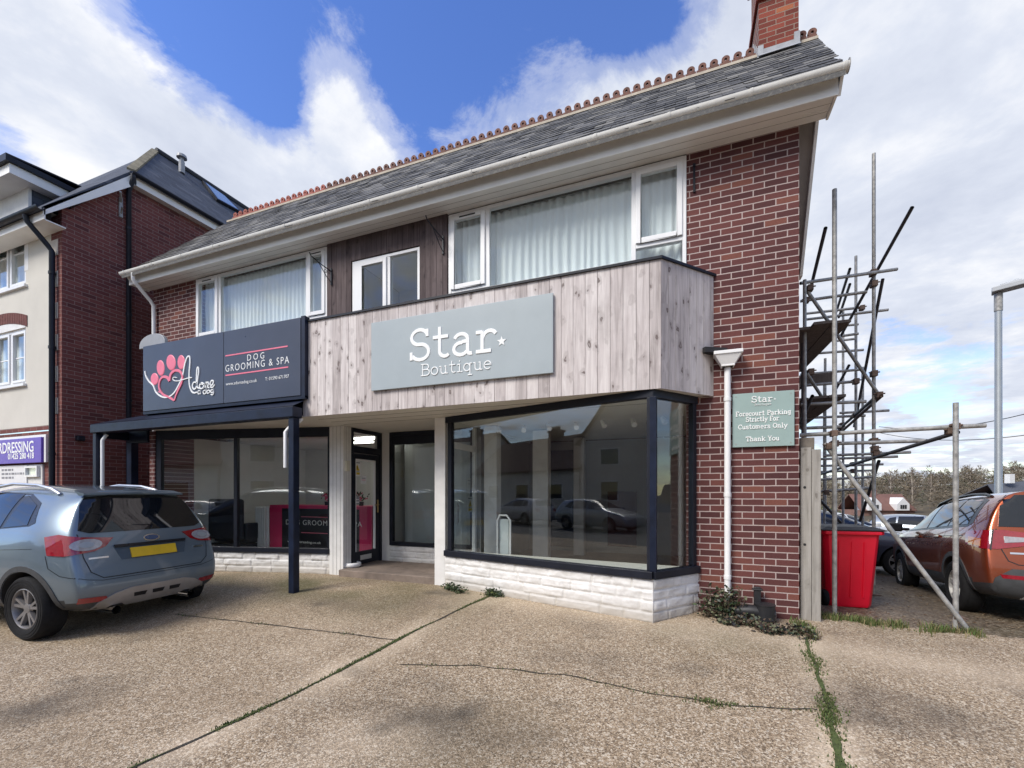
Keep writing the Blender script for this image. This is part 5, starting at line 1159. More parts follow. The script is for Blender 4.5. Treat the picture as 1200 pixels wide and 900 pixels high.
def leafy(name, label, cat, spots, hmin, hmax, leaf, mats, n, stems=True, group=None):
    x0 = sum(s[0] for s in spots) / len(spots); y0 = sum(s[1] for s in spots) / len(spots)
    th = thing(name, label, cat, (x0, y0, gz(x0, y0)), group=group); mb = MB(); st = MB()
    for _ in range(n):
        sx_, sy_ = random.choice(spots); h = random.uniform(hmin, hmax) * random.random() ** .5; x, y = sx_ + random.gauss(0, .045), sy_ + random.gauss(0, .035); z = gz(x, y) + h; r = leaf * random.uniform(.6, 1.3)
        u = Vector((random.uniform(-1, 1), random.uniform(-1, 1), random.uniform(-.4, .6))).normalized(); v = u.orthogonal().normalized(); w = u.cross(v) * random.uniform(-1, 1) + v * random.uniform(.2, 1); w.normalize(); c_ = Vector((x, y, z)); mb.m = random.randrange(len(mats))
        mb.add([c_ - u * r, c_ + w * r * .6, c_ + u * r, c_ - w * r * .6 + Vector((0, 0, r * .2))], [(0, 1, 2), (0, 2, 3)])
        if stems and random.random() < .12: st.tube((sx_, sy_, gz(sx_, sy_)), (x, y, z), .0025, n=4, cap=False)
    mb.build('leaves', mats, th, fix=False)
    if stems: st.build('stems', pm('dry_stem', (.11, .08, .055), .9, .3, 20.), th, fix=False)
    return th
M_IVY1 = pm('ivy_dark', (.018, .032, .014), .5, .4, 20.); M_IVY2 = pm('ivy_mid', (.045, .068, .024), .55, .4, 20.); M_IVYB = pm('ivy_brown', (.085, .055, .035), .8, .4, 20.); M_IVY3 = pm('ivy_pale', (.16, .17, .10), .7, .3, 20.)
leafy('ivy', 'straggling dark ivy at the foot of the white downpipe', 'plant', [(-.92 + .02 * i + random.gauss(0, .04), -.14 - .10 * random.random()) for i in range(14)], .03, .38, .022, [M_IVY1, M_IVY1, M_IVY2, M_IVYB, M_IVY3], 900)
leafy('dead_ivy', 'brown leaf litter and trailing ivy spilling in front of the black drain', 'plant', [(-.80 + .05 * i + random.gauss(0, .03), -.36 - .012 * i + random.gauss(0, .05)) for i in range(16)], .0, .10, .02, [M_IVYB, M_IVY1, M_IVYB, M_DARK, M_IVY3], 1100)
leafy('weed', 'low green weed against the white stone riser beside the door pillar', 'plant', [(-4.42 + .05 * i, .00 - .025 * i) for i in range(7)], .01, .10, .018, [M_IVY2, M_IVY2, M_IVY1], 380)
leafy('weed', 'rounded green weed at the foot of the stone riser where the concrete joint starts', 'plant', [(-3.70 + .03 * i, -.12 - .008 * i) for i in range(6)], .01, .11, .018, [M_IVY2, M_IVY2, M_GR2, M_IVY1], 420)
# ------------------------------------------------------------ street lamp
b = at(1170, 575, 6.6); xl = b.x; zl = gz(xl, 6.6)
lp = thing('street_lamp', 'grey steel street lamp column behind the orange car', 'street lamp', (xl, 6.6, zl))
ztop = at(1170, 345, 6.6).z
mb = MB(); mb.path([(xl, 6.6, zl), (xl, 6.6, zl + 1.2), (xl, 6.6, zl + 1.25), (xl, 6.6, ztop - .3)], [.085, .085, .062, .056], 16); mb.build('column', pm('lamp_grey', (.36, .39, .41), .45, .08, 4., metal=.4), lp, auto=40)
mb = MB(); mb.tube((xl, 6.6, ztop - .35), (xl, 6.6, ztop + .02), .066, n=16); mb.build('collar', M_STEEL, lp, auto=40)
mb = MB(); h0 = Vector((xl - .10, 6.62, ztop + .03)); dv = Vector((.90, -.42, .06)); sv = Vector((.42, .90, 0)).normalized() * .14
mb.obox(h0 - sv, dv, sv * 2, (0, 0, .10)); mb.obox(h0 - sv * .6 + dv * .12 + Vector((0, 0, .10)), dv * .3, sv * 1.2, (0, 0, .04)); mb.lathe([(0, .18), (.04, .17), (.045, .14), (.045, .1)], h0 + dv * .35, 'z', 10); mb.build('lantern', pm('lantern_grey', (.40, .42, .44), .4, .05), lp, bevel=.02)
# ------------------------------------------------------------ wires
for i, (a_, b_, lab) in enumerate((((1030, 500, 30.), (1235, 476, 22.), 'upper overhead wire crossing behind the street lamp'), ((1030, 507, 34.), (1235, 505, 24.), 'lower overhead wire crossing behind the street lamp'))):
    p, q = at(*a_), at(*b_); n = 16; mb = MB(); mb.path([p.lerp(q, k / n) - Vector((0, 0, .5 * (1 - (2 * k / n - 1) ** 2))) for k in range(n + 1)], .02, 5); tag(mb.build('overhead_wire', M_DARK, None), lab, 'wire')
# ------------------------------------------------------------ distance: wooded hill and houses
def hill_z(x, y):
    d = math.hypot(x + 1.2, y + 5.7); az_ = math.degrees(math.atan2(x + 1.2, y + 5.7)) + math.degrees(YAW)
    base = interp([(0, -4.2), (95, -4.4), (150, -1.0), (185, 1.5), (230, 2.5), (600, 1.)], d); return base + interp([(8, 2.), (30, 0.), (36, .5), (43, 1.2), (48, 3.), (55, 3.)], az_) * clamp((d - 100) / 80)
mb = MB(); na, nd = 40, 14
for j in range(nd + 1):
    d = lerp(92, 420, (j / nd) ** 1.6)
    for i in range(na + 1):
        az_ = R(lerp(-20, 75, i / na)); x, y = CAMX + d * math.sin(az_), CAMY + d * math.cos(az_); mb.v.append(Vector((x, y, hill_z(x, y) + .25 * noise.noise((x * .1, y * .1, 0)))))
for j in range(nd):
    for i in range(na): mb.f.append((j*(na+1)+i, j*(na+1)+i+1, (j+1)*(na+1)+i+1, (j+1)*(na+1)+i)); mb.mi.append(0)
o = mb.build('hill', pm('hill_scrub', (.085, .068, .042), .95, .4, .15), None, smooth=True); o['kind'] = 'structure'
M_TWIG = [pm('twigs_brown', (.175, .14, .095), .95, .3, .5), pm('twigs_grey', (.215, .175, .13), .95, .3, .5), pm('twigs_dark', (.125, .105, .068), .95, .3, .5), pm('evergreen', (.06, .075, .034), .9, .3, .5)]
mb = MB(); rnd = random.Random(5)
def bare_tree(mb, x, y, z, h, rnd, ms, n=70, spread=.30):
    mb.m = ms[0]; mb.tube((x, y, z), (x, y, z + h * .55), h * .012, h * .004, 4, False)
    for k in range(n):
        t_ = rnd.uniform(.2, .95); a = rnd.uniform(0, 6.283); r0 = h * spread * math.sin(math.pi * min(1, (t_ * .85 + .15))) * rnd.uniform(.15, 1); zz = z + h * t_; L_ = h * rnd.uniform(.06, .15); da = a + rnd.uniform(-.7, .7)
        p = Vector((x + r0 * .5 * math.cos(a), y + r0 * .5 * math.sin(a), zz - L_ * .4)); q = Vector((x + r0 * math.cos(da) * 1.15, y + r0 * math.sin(da) * 1.15, zz + L_ * rnd.uniform(.0, .5))); w = Vector((rnd.uniform(-1, 1), rnd.uniform(-1, 1), rnd.uniform(-.6, .6))).normalized() * L_ * rnd.uniform(.05, .16); mb.m = rnd.choice(ms)
        mb.add([p, p.lerp(q, .6) + w, q, p.lerp(q, .5) - w], [(0, 1, 2, 3)])
for k in range(1000):
    d = rnd.uniform(118, 235); az_ = R(rnd.uniform(13, 62) - math.degrees(YAW)); x, y = CAMX + d * math.sin(az_), CAMY + d * math.cos(az_)
    bare_tree(mb, x, y, hill_z(x, y) - .3, rnd.uniform(4.6, 8.2) * (.8 + .3 * noise.noise((x * .04, y * .04, 2.))), rnd, (0, 0, 1, 2) if rnd.random() > .12 else (3, 3, 2), 170, rnd.uniform(.34, .52))
o = mb.build('far_woodland', M_TWIG, None, fix=False); o['kind'] = 'stuff'
M_BIRCH = pm('birch_bark', (.34, .29, .235), .9, .3, 1.5)
def birch(px, ybase, d, hpx, lean, label):
    s = d / F_; dd = Vector(ray(px, HZ_)); x, y = CAMX + dd.x * d, CAMY + dd.y * d; z = EYE - (ybase - HZ_) * s; h = hpx * s
    th = thing('birch_tree', label, 'tree', (x, y, z), group='pale bare trees in front of the wood'); u = Vector((CY_, SY_, 0)); mb = MB()
    top = Vector((x, y, z)) + u * lean * h + Vector((0, 0, h)); base = Vector((x, y, z - 1)); mb.path([base, base.lerp(top, .5) + u * .01 * h, top], [h * .022, h * .016, h * .006], 6); mb.build('trunk', M_BIRCH, th, fix=False)
    mb = MB(); r2 = random.Random(int(px))
    for k in range(46):
        t_ = r2.uniform(.35, 1.); p = base.lerp(top, t_); a = r2.uniform(0, 6.28); L_ = h * r2.uniform(.12, .34) * (1.15 - t_ * .6); q = p + Vector((math.cos(a) * L_ * .6, math.sin(a) * L_ * .6, L_ * .75)); mb.path([p, p.lerp(q, .5) + Vector((0, 0, -.05 * L_)), q], [h * .006, h * .004, h * .0015], 4, False)
    mb.build('crown', pm('birch_twig', (.20, .16, .135), .9, .3, 1.), th, fix=False)
birch(1043, 594, 104, 42, .02, 'bare pale tree straight behind the white gabled house'); birch(1069, 592, 100, 40, -.02, 'bare pale tree at the right end of the white gabled house'); birch(1134, 582, 110, 32, .12, 'bare pale forked tree left of the lamp column'); birch(1158, 578, 112, 36, .38, 'strongly leaning pale bare tree just left of the lamp column'); birch(1018, 590, 108, 36, -.05, 'bare pale tree behind the left white gable'); birch(1090, 586, 108, 30, .05, 'small bare pale tree to the right of the white gabled house')
# semi-detached house with two white gables
def hp(px, y, d): dd = Vector(ray(px, y)); return Vector((CAMX, CAMY, EYE)) + dd * d
D_ = 88.; u = Vector((CY_, SY_, 0)); v = Vector((-SY_, CY_, 0)); s = D_ / F_
def fr(px, y, depth=0.): return Vector((CAMX, CAMY, EYE)) + v * (D_ + depth) + u * ((px - 600) * s) + Vector((0, 0, (HZ_ - y) * s))
hse = thing('gabled_house', 'distant red brick house with two white gables under the wooded hill', 'house', tuple(fr(1042, 618)))
M_HB = pm('house_brick', (.22, .125, .10), .9, .15, .8); M_HR = pm('house_roof', (.165, .085, .068), .9, .15, .8)
mb = MB(); mb.prism([fr(1008, 622), fr(1072, 622), fr(1072, 598), fr(1008, 598)], v * 6); mb.build('wall', M_HB, hse)
mb = MB(); mb.prism([fr(1007, 598, -.3), fr(1073, 598, -.3), fr(1072, 579, 3.), fr(1008, 579, 3.)], Vector((0, 0, -.15))); mb.prism([fr(1072, 579, 3.), fr(1008, 579, 3.), fr(1007, 598, 6.3), fr(1073, 598, 6.3)], Vector((0, 0, -.15))); rf = mb.build('roof', M_HR, hse)
for cx_ in (1022, 1054.5):
    mb = MB(); mb.prism([fr(cx_ - 7.2, 598, -.8), fr(cx_ + 7.2, 598, -.8), fr(cx_ + 7.2, 590.5, -.8), fr(cx_, 583, -.8), fr(cx_ - 7.2, 590.5, -.8)], v * 3.); g_ = mb.build('gable', M_WPAINT, hse)
    mb = MB()
    for k in (-2.6, 0, 2.6): mb.prism([fr(cx_ + k - 1, 596, -.86), fr(cx_ + k + 1, 596, -.86), fr(cx_ + k + 1, 591.5, -.86), fr(cx_ + k - 1, 591.5, -.86)], v * .05)
    mb.build('window', M_DARK, g_)
mb = MB(); mb.prism([fr(1036, 582, 2.6), fr(1040, 582, 2.6), fr(1040, 574, 2.6), fr(1036, 574, 2.6)], v * .8); mb.build('chimney', M_HB, rf)
D_ = 70.; s = D_ / F_
h2 = thing('bungalow', 'dark grey slate roofed house at the right edge beyond the lamp column', 'house', tuple(fr(1195, 600)))
mb = MB(); mb.prism([fr(1178, 600), fr(1245, 600), fr(1245, 583), fr(1178, 583)], v * 6); mb.build('wall', M_HB, h2)
mb = MB(); mb.prism([fr(1166, 584, -.4), fr(1250, 584, -.4), fr(1240, 562, 3.), fr(1181, 567, 3.)], Vector((0, 0, -.15))); mb.prism([fr(1240, 562, 3.), fr(1181, 567, 3.), fr(1166, 584, 6.4), fr(1250, 584, 6.4)], Vector((0, 0, -.15))); mb.build('roof', pm('far_slate', (.075, .08, .095), .8, .15, .6), h2)
mb = MB(); mb.prism([fr(1196, 566, 1.5), fr(1202, 566, 1.5), fr(1202, 555, 1.5), fr(1196, 555, 1.5)], v * .8); mb.build('chimney', M_WPAINT, h2)
# hedge line on the far side of the car park
mb = MB(); rnd = random.Random(3)
for k in range(5200):
    px = rnd.uniform(962, 1110); d = rnd.uniform(36, 46); p = Vector((CAMX, CAMY, 0)) + v * d + u * ((px - 600) / F_ * d); z0 = gz(p.x, p.y); hh = 1.2 + .5 * noise.noise((p.x * .3, p.y * .3, 0)) + (1.0 if px < 985 else 0); z = z0 + hh * rnd.random(); r = rnd.uniform(.05, .14); mb.m = rnd.randrange(3)
    a = rnd.uniform(0, 6.28); mb.add([(p.x - r * math.cos(a), p.y - r * math.sin(a), z), (p.x + r * math.cos(a), p.y + r * math.sin(a), z + r * rnd.uniform(-1, 1)), (p.x + r * .3, p.y, z + 2 * r)], [(0, 1, 2)])
o = mb.build('hedgerow', [M_TWIG[0], M_TWIG[3], M_TWIG[2]], None, fix=False); o['kind'] = 'stuff'
# ------------------------------------------------------------ cars
def paint(name, col, metal=.5, rough=.34):
    t = NT(name); co = t.co(); fl = t.noise(900., 2., .5, co); n = t.noise(1.4, 3., .5, co); d = t.noise(14., 4., .6, co)
    sx = t.n('SeparateXYZ', {0: co}).outputs[2]
    base = t.mix(t.math('MULTIPLY', fl, .35), C4(tuple(c * .85 for c in col)), C4(tuple(min(1, c * 1.25) for c in col)))
    dirt = t.math('MULTIPLY', t.math('SUBTRACT', t.math('ADD', .75, t.math('MULTIPLY', d, .25)), sx), .9, clampv=True)
    base = t.mix(t.math('MULTIPLY', dirt, .55), base, (.10, .085, .07, 1))
    t.set(col=base, metal=t.math('SUBTRACT', metal, t.math('MULTIPLY', dirt, .4), clampv=True), rough=t.math('ADD', rough, t.math('MULTIPLY', dirt, .3)), coat=t.math('SUBTRACT', 1., dirt, clampv=True), coatr=t.math('ADD', .02, t.math('MULTIPLY', n, .05)), spec=.5); return t.m
M_CGLASS = pm('car_glass', (.008, .010, .013), .03, .1, 3., spec=.8, rvar=.01)
M_PLAST = pm('car_plastic', (.045, .047, .05), .6, .2, 12., .05, 80.)
M_CBLACK = pm('car_trim_black', (.010, .010, .012), .3, .2, 5.)
M_CHROME = pm('chrome', (.75, .76, .78), .15, .03, 3., metal=1.)
M_SILV = pm('rail_silver', (.62, .63, .65), .32, .05, 3., metal=.8)
M_SKID = pm('skid_plate', (.40, .38, .365), .45, .12, 6., metal=.5)
M_ALLOY = pm('alloy_rim', (.25, .24, .24), .42, .15, 8., metal=.6)
M_LRED = pm('lamp_red', (.26, .004, .012), .08, .15, 40., spec=.8, coat=1.); M_LCLR = pm('lamp_clear', (.33, .32, .34), .08, .2, 40., spec=.8, coat=1.); M_LAMB = pm('lamp_amber', (.55, .16, .01), .1, .1, 40., coat=1.)
M_PLATE = pm('plate_yellow', (.66, .43, .02), .4, .12, 5.)
M_PLATEW = pm('plate_white', (.75, .75, .74), .4, .05, 5.)

def poly_in(poly, x, y):
    c = False; n = len(poly)
    for i in range(n):
        (x1, y1), (x2, y2) = poly[i], poly[(i+1) % n]
        if (y1 > y) != (y2 > y) and x < (x2 - x1) * (y - y1) / (y2 - y1) + x1: c = not c
    return c
class Car:
    def __init__(s, P, paint_m, name, label, cat, loc, rz, pitch=0., group=None):
        s.P = P; s.paint = paint_m; s.root = thing(name, label, cat, loc, rz, group); s.root.rotation_euler = (0, pitch, rz); s.body()
    def section(s, x):
        P = s.P; zt, hw, zb, rw = interp(P['top'], x), interp(P['hw'], x), interp(P['belt'], x), interp(P['roofw'], x)
        zs = interp(P['sh'], x); b = P['bot']; cabin = zt > zb + .16
        zb = min(zb, zt - .04); zr = zt - (.055 if cabin else .022); re = lerp(hw * .86, rw, clamp((zt - zb - .04) / .35))
        return [(0, b), (hw * .80, b), (hw * .94, b + .07), (hw * .995, .50), (hw, min(zs, zb - .05)), (lerp(hw * .95, hw * .925, clamp((zt - zb) / .4)), zb), (re, zr), (re * .6, zt - .012), (0, zt)]
    def body(s):
        P = s.P; rings = []
        F = P['front']
        for k in (0., .55, .9): rings.append([(x + (1 - k * k) * -.06 * (1 if i < 6 else .3), y * k, z) for i, (x, y, z) in enumerate(F)])
        rings.append(list(F))
        S1 = [(P['xs'][0], y, z) for y, z in s.section(P['xs'][0])]
        for t in (.25, .6): rings.append([tuple(lerp(a, b, t ** (1 if j != 1 else .45)) for j, (a, b) in enumerate(zip(f, q))) for f, q in zip(F, S1)])
        for x in P['xs']: rings.append([(x, y, z) for y, z in s.section(x)])
        S0 = rings[-1]; Rr = P['rear']
        for t in (.35, .68, .90): rings.append([tuple(lerp(a, b, t ** (1 if j != 1 else 2.4)) for j, (a, b) in enumerate(zip(q, r))) for q, r in zip(S0, Rr)])
        rings.append(list(Rr))
        for k in (.93, .6, 0.): rings.append([(x + P.get('bulge', .05) * (1 - k ** 2) * (1 if i < 6 else .5), y * k, z) for i, (x, y, z) in enumerate(Rr)])
        n = 9; V = []; Fc = []
        for r in rings:
            for (x, y, z) in r: V.append((x, -y, z))
            for (x, y, z) in r: V.append((x, y, z))
        m = 2 * n
        for i in range(len(rings) - 1):
            for j in range(n - 1):
                Fc.append((i*m+j, i*m+j+1, (i+1)*m+j+1, (i+1)*m+j)); Fc.append((i*m+n+j, (i+1)*m+n+j, (i+1)*m+n+j+1, i*m+n+j+1))
        me = bpy.data.meshes.new('body'); me.from_pydata(V, [], Fc); bm = bmesh.new(); bm.from_mesh(me); bmesh.ops.remove_doubles(bm, verts=bm.verts, dist=1e-4)
        bmesh.ops.dissolve_degenerate(bm, edges=bm.edges, dist=1e-5); bmesh.ops.recalc_face_normals(bm, faces=bm.faces); bm.to_mesh(me); bm.free()
        o = bpy.data.objects.new('tmp_body', me); COL.objects.link(o); md = o.modifiers.new('s', 'SUBSURF'); md.levels = md.render_levels = 2
        dg = bpy.context.evaluated_depsgraph_get(); dg.update(); me2 = bpy.data.meshes.new_from_object(o.evaluated_get(dg))
        s.bvh = BVHTree.FromPolygons([v.co.copy() for v in me2.vertices], [tuple(p.vertices) for p in me2.polygons])
        cut = MB()
        for ax in P['axles']:
            for sd in (-1, 1): cut.lathe([(0, .52), (P['arch'], .52), (P['arch'], 1.2), (0, 1.2)], (0, 0, 0), 'y', 40); nn = 160; 
            # place the two cutters
        cut = MB()
        for ax in P['axles']:
            for sd in (-1, 1):
                y0, y1 = sd * .50, sd * 1.2; k = 40; vs = [(ax + P['arch'] * math.cos(2*math.pi*i/k), y, P['wr'] + P['arch'] * math.sin(2*math.pi*i/k)) for y in (y0, y1) for i in range(k)]
                cut.add(vs, [(i, (i+1) % k, k + (i+1) % k, k + i) for i in range(k)] + [tuple(range(k-1, -1, -1)), tuple(range(k, 2*k))])
        co = cut.build('tmp_cut', M_DARK, None); o2 = bpy.data.objects.new('tmp_body2', me2); COL.objects.link(o2)
        md = o2.modifiers.new('b', 'BOOLEAN'); md.object = co; md.operation = 'DIFFERENCE'; md.solver = 'EXACT'
        dg.update(); dg = bpy.context.evaluated_depsgraph_get(); me3 = bpy.data.meshes.new_from_object(o2.evaluated_get(dg))
        for q in (o, o2, co): bpy.data.objects.remove(q)
        # paint body / dark lower cladding / wheel wells
        groups = {'body': [], 'lower_cladding': []}; VV = [v.co.copy() for v in me3.vertices]
        for p in me3.polygons:
            c = p.center; inw = any(math.hypot(c.x - ax, c.z - P['wr']) < P['arch'] + .004 for ax in P['axles']) and abs(c.y) < max(abs(VV[i].y) for i in p.vertices) + 1
            well = any(all(abs(math.hypot(VV[i].x - ax, VV[i].z - P['wr']) - P['arch']) < .004 for i in p.vertices) or (math.hypot(c.x - ax, c.z - P['wr']) < P['arch'] and abs(abs(c.y) - .5) < .01) for ax in P['axles'])
            groups.setdefault(('wheel_arch_liner', c.x > 0, c.y > 0), []).append(tuple(p.vertices)) if well else groups[( 'lower_cladding' if c.z < P['clad'] else 'body')].append(tuple(p.vertices))
        for nm, fs in groups.items():
            nm = nm if isinstance(nm, str) else nm[0]
            used = sorted({i for f in fs for i in f}); idx = {v: k for k, v in enumerate(used)}; mb = MB(); mb.add([VV[i] for i in used], [tuple(idx[i] for i in f) for f in fs])
            mb.build(nm, {'body': s.paint, 'lower_cladding': P.get('cladm', M_PLAST), 'wheel_arch_liner': M_DARK}[nm], s.root, local=True, fix=False, auto=(None if nm == 'x' else 55))
        for me_ in (me, me2, me3): bpy.data.meshes.remove(me_)
    def rail(s, y, xs, hs, rad, mat):
        pts = []
        for x, h in zip(xs, hs):
            hit = s.bvh.ray_cast(Vector((x, y, 3)), Vector((0, 0, -1))); pts.append((x, y, hit[0].z + h))
        MB_ = MB(); MB_.path(pts, rad, 10); return MB_.build('roof_rail', mat, s.root, local=True, auto=60)
    def proj(s, view, pts, off):
        o, ha, dr = view; o, ha, dr = Vector(o), Vector(ha).normalized(), Vector(dr).normalized(); out = []
        for a, b in pts:
            q = o + ha * a + Vector((0, 0, b)); hit = s.bvh.ray_cast(q, dr)
            if hit[0] is None: hit = s.bvh.find_nearest(q + dr * 3.2)
            nn = hit[1]; nn = -nn if nn.dot(dr) > 0 else nn
            out.append((hit[0] + nn * off, nn))
        return out
    def patch(s, name, view, outline, mat, off=.004, skirt=.015, res=.06, parent=None, label=None):
        pts = []; n = len(outline)
        for i in range(n):
            a, b = Vector(outline[i]), Vector(outline[(i+1) % n]); k = max(1, int((b - a).length / res))
            pts += [tuple(a.lerp(b, j / k)) for j in range(k)]
        nb_ = len(pts); x0, x1 = min(p[0] for p in pts), max(p[0] for p in pts); y0, y1 = min(p[1] for p in pts), max(p[1] for p in pts)
        y = y0 + res * .5
        while y < y1:
            x = x0 + res * .5
            while x < x1:
                if poly_in(pts[:nb_], x, y) and min(math.hypot(x - p[0], y - p[1]) for p in pts[:nb_]) > res * .45: pts.append((x, y))
                x += res
            y += res
        r = delaunay_2d_cdt([Vector(p) for p in pts], [(i, (i+1) % nb_) for i in range(nb_)], [], 1, 1e-5)
        co, fc = r[0], [tuple(f) for f in r[2]]; pr = s.proj(view, [tuple(c) for c in co], off); V = [p for p, _ in pr]
        ec = {}
        for f in fc:
            for i in range(len(f)): e = (f[i], f[(i+1) % len(f)]); ec[tuple(sorted(e))] = ec.get(tuple(sorted(e)), 0) + 1
        mb = MB(); base = len(V); mb.add(V + [p - nn * (skirt + off) for p, nn in pr], fc + [(a, b, base + b, base + a) for (a, b), k in ec.items() if k == 1])
        return mb.build(name, mat, parent or s.root, local=True, auto=50, fix=True, label=label)
    def seam(s, view, pts, w=.007, mat=None, name='panel_gap', off=.0025, res=.04):
        q = []
        for i in range(len(pts) - 1):
            a, b = Vector(pts[i]), Vector(pts[i+1]); k = max(1, int((b - a).length / res)); q += [a.lerp(b, j / k) for j in range(k)]
        q.append(Vector(pts[-1])); L, Rr = [], []
        for i, p in enumerate(q):
            d = (q[min(i+1, len(q)-1)] - q[max(i-1, 0)]).normalized(); nn = Vector((-d.y, d.x)) * w / 2; L.append(tuple(p + nn)); Rr.append(tuple(p - nn))
        A, B = s.proj(view, L, off), s.proj(view, Rr, off); mb = MB(); n = len(q)
        mb.add([p for p, _ in A] + [p for p, _ in B], [(i, i+1, n+i+1, n+i) for i in range(n - 1)]); return mb.build(name, mat or M_CBLACK, s.root, local=True, fix=False)
    def wheels(s, spokes=5, tw=.225, rimr=.235, track=.80, rim=None, twin=True):
        P = s.P; r = P['wr']
        for ax in P['axles']:
            for sd in (-1, 1):
                c = Vector((ax, sd * track, r)); h = tw / 2; mb = MB()
                mb.lathe([(rimr, -h * .9), (rimr + .02, -h), (r - .03, -h * .98), (r - .008, -h * .8), (r, -h * .4), (r, h * .4), (r - .008, h * .8), (r - .03, h * .98), (rimr + .02, h), (rimr, h * .9)], c, 'y', 48)
                for g in (-.5, -.17, .17, .5): mb.lathe([(r + .0015, (g - .04) * h), (r + .0015, (g + .04) * h)], c, 'y', 48)
                for q in (rimr + .045, rimr + .075): mb.lathe([(q, sd * h * 1.0), (q + .003, sd * (h * 1.0 + .003)), (q + .006, sd * h * 1.0)], c, 'y', 48)
                w = mb.build('wheel', M_RUBBER, s.root, local=True, auto=40)
                mb = MB(); o = sd; f = lambda a, b: (a, o * b)
                mb.lathe([f(rimr + .003, h * .86), f(rimr - .012, h * .9), f(rimr - .022, h * .75), f(rimr - .03, -h * .6)], c, 'y', 40)
                mb.lathe([f(.062, h * .50), f(.05, h * .72), f(0, h * .76)], c, 'y', 18)
                for k in range(spokes):
                    for dl in ((-.16, .16) if twin else (0,)):
                        a0 = 2 * math.pi * k / spokes + .3 + dl * .45; a1 = 2 * math.pi * k / spokes + .3 + dl * 1.25; w0, w1 = (.030, .026) if twin else (.06, .045)
                        p0, p1 = Vector((math.cos(a0), 0, math.sin(a0))) * .045, Vector((math.cos(a1), 0, math.sin(a1))) * (rimr - .012); d = (p1 - p0).normalized(); t = Vector((-d.z, 0, d.x))
                        Y0, Y1 = o * h * .70, o * h * .80; dp = Vector((0, -o * .035, 0)); q = []
                        for p, ww, yy in ((p0, w0, Y0), (p1, w1, Y1)): q += [c + p + t * ww / 2 + Vector((0, yy, 0)), c + p - t * ww / 2 + Vector((0, yy, 0)), c + p - t * ww * .65 + Vector((0, yy, 0)) + dp, c + p + t * ww * .65 + Vector((0, yy, 0)) + dp]
                        mb.add(q, [(0, 1, 5, 4), (1, 2, 6, 5), (3, 0, 4, 7), (2, 3, 7, 6), (4, 5, 6, 7)])
                mb.build('rim', rim or M_ALLOY, w, local=True, auto=40)
                mb = MB(); mb.lathe([f(rimr - .03, -h * .2), f(0, -h * .15)], c, 'y', 30); mb.build('brake_disc', M_DARK, w, local=True, fix=False)
REAR = ((4, 0, 0), (0, 1, 0), (-1, 0, 0)); LEFT = ((0, -3, 0), (1, 0, 0), (0, 1, 0)); RIGHT = ((0, 3, 0), (1, 0, 0), (0, -1, 0)); FRONT = ((-4, 0, 0), (0, 1, 0), (1, 0, 0)); TOP = None
RL = ((4 * .75, -4 * .66, 0), (.66, .75, 0), (-.75, .66, 0)); RRt = ((4 * .75, 4 * .66, 0), (.66, -.75, 0), (-.75, -.66, 0))
def mirror(pts): return [(-a, b) for a, b in pts]

# ---- blue-grey crossover on the forecourt
KG = dict(bot=.27, clad=.44, wr=.35, arch=.405, axles=(-1.31, 1.38), bulge=.055,
    top=[(-1.9, .98), (-1.3, 1.07), (-1.02, 1.12), (-.62, 1.40), (-.30, 1.56), (.1, 1.64), (.55, 1.665), (1.0, 1.655), (1.45, 1.62), (1.8, 1.58)],
    hw=[(-1.9, .86), (-1.3, .905), (0, .915), (1.2, .92), (1.5, .915)], belt=[(-1.3, 1.0), (-.8, 1.03), (0, 1.07), (.8, 1.13), (1.5, 1.22)], sh=[(-1.9, .80), (0, .86), (1.5, .93)],
    roofw=[(-.3, .57), (.4, .61), (1.5, .57)], xs=[-1.85, -1.42, -1.06, -.66, -.32, .08, .5, .9, 1.2, 1.45],
    front=[(-2.02, 0, .30), (-2.03, .62, .30), (-2.10, .72, .36), (-2.16, .76, .50), (-2.14, .76, .72), (-2.08, .72, .82), (-2.0, .6, .89), (-1.99, .4, .90), (-1.98, 0, .91)],
    rear=[(2.04, 0, .30), (2.06, .66, .30), (2.14, .765, .38), (2.20, .80, .55), (2.10, .815, .86), (2.00, .765, 1.16), (1.79, .55, 1.545), (1.80, .35, 1.585), (1.80, 0, 1.595)])
for k_ in ('top', 'belt', 'sh'): KG[k_] = [(x, z + (.05 if z > 1.3 else .02)) for x, z in KG[k_]]
KG['rear'] = [(x - .13, y, z + (.05 if z > 1.3 else .02 * (z > .8))) for x, y, z in KG['rear']]; KG['xs'] = KG['xs'][:-1] + [1.38]
kx, ky = -8.01 - 1.27, -3.22 + .86
kga = Car(KG, paint('paint_blue_grey', (.165, .218, .262), .45, .30), 'parked_car', 'blue-grey crossover car with silver roof rails parked on the left of the forecourt', 'car', (kx, ky, -.11), R(4.5))
c = kga; c.wheels(5, .235, .222, .79)
gl = c.patch('rear_window', REAR, [(-.69, 1.19), (-.60, 1.155), (.60, 1.155), (.69, 1.19), (.60, 1.46), (.53, 1.55), (.3, 1.575), (-.3, 1.575), (-.53, 1.55), (-.60, 1.46)], M_CGLASS, .005)
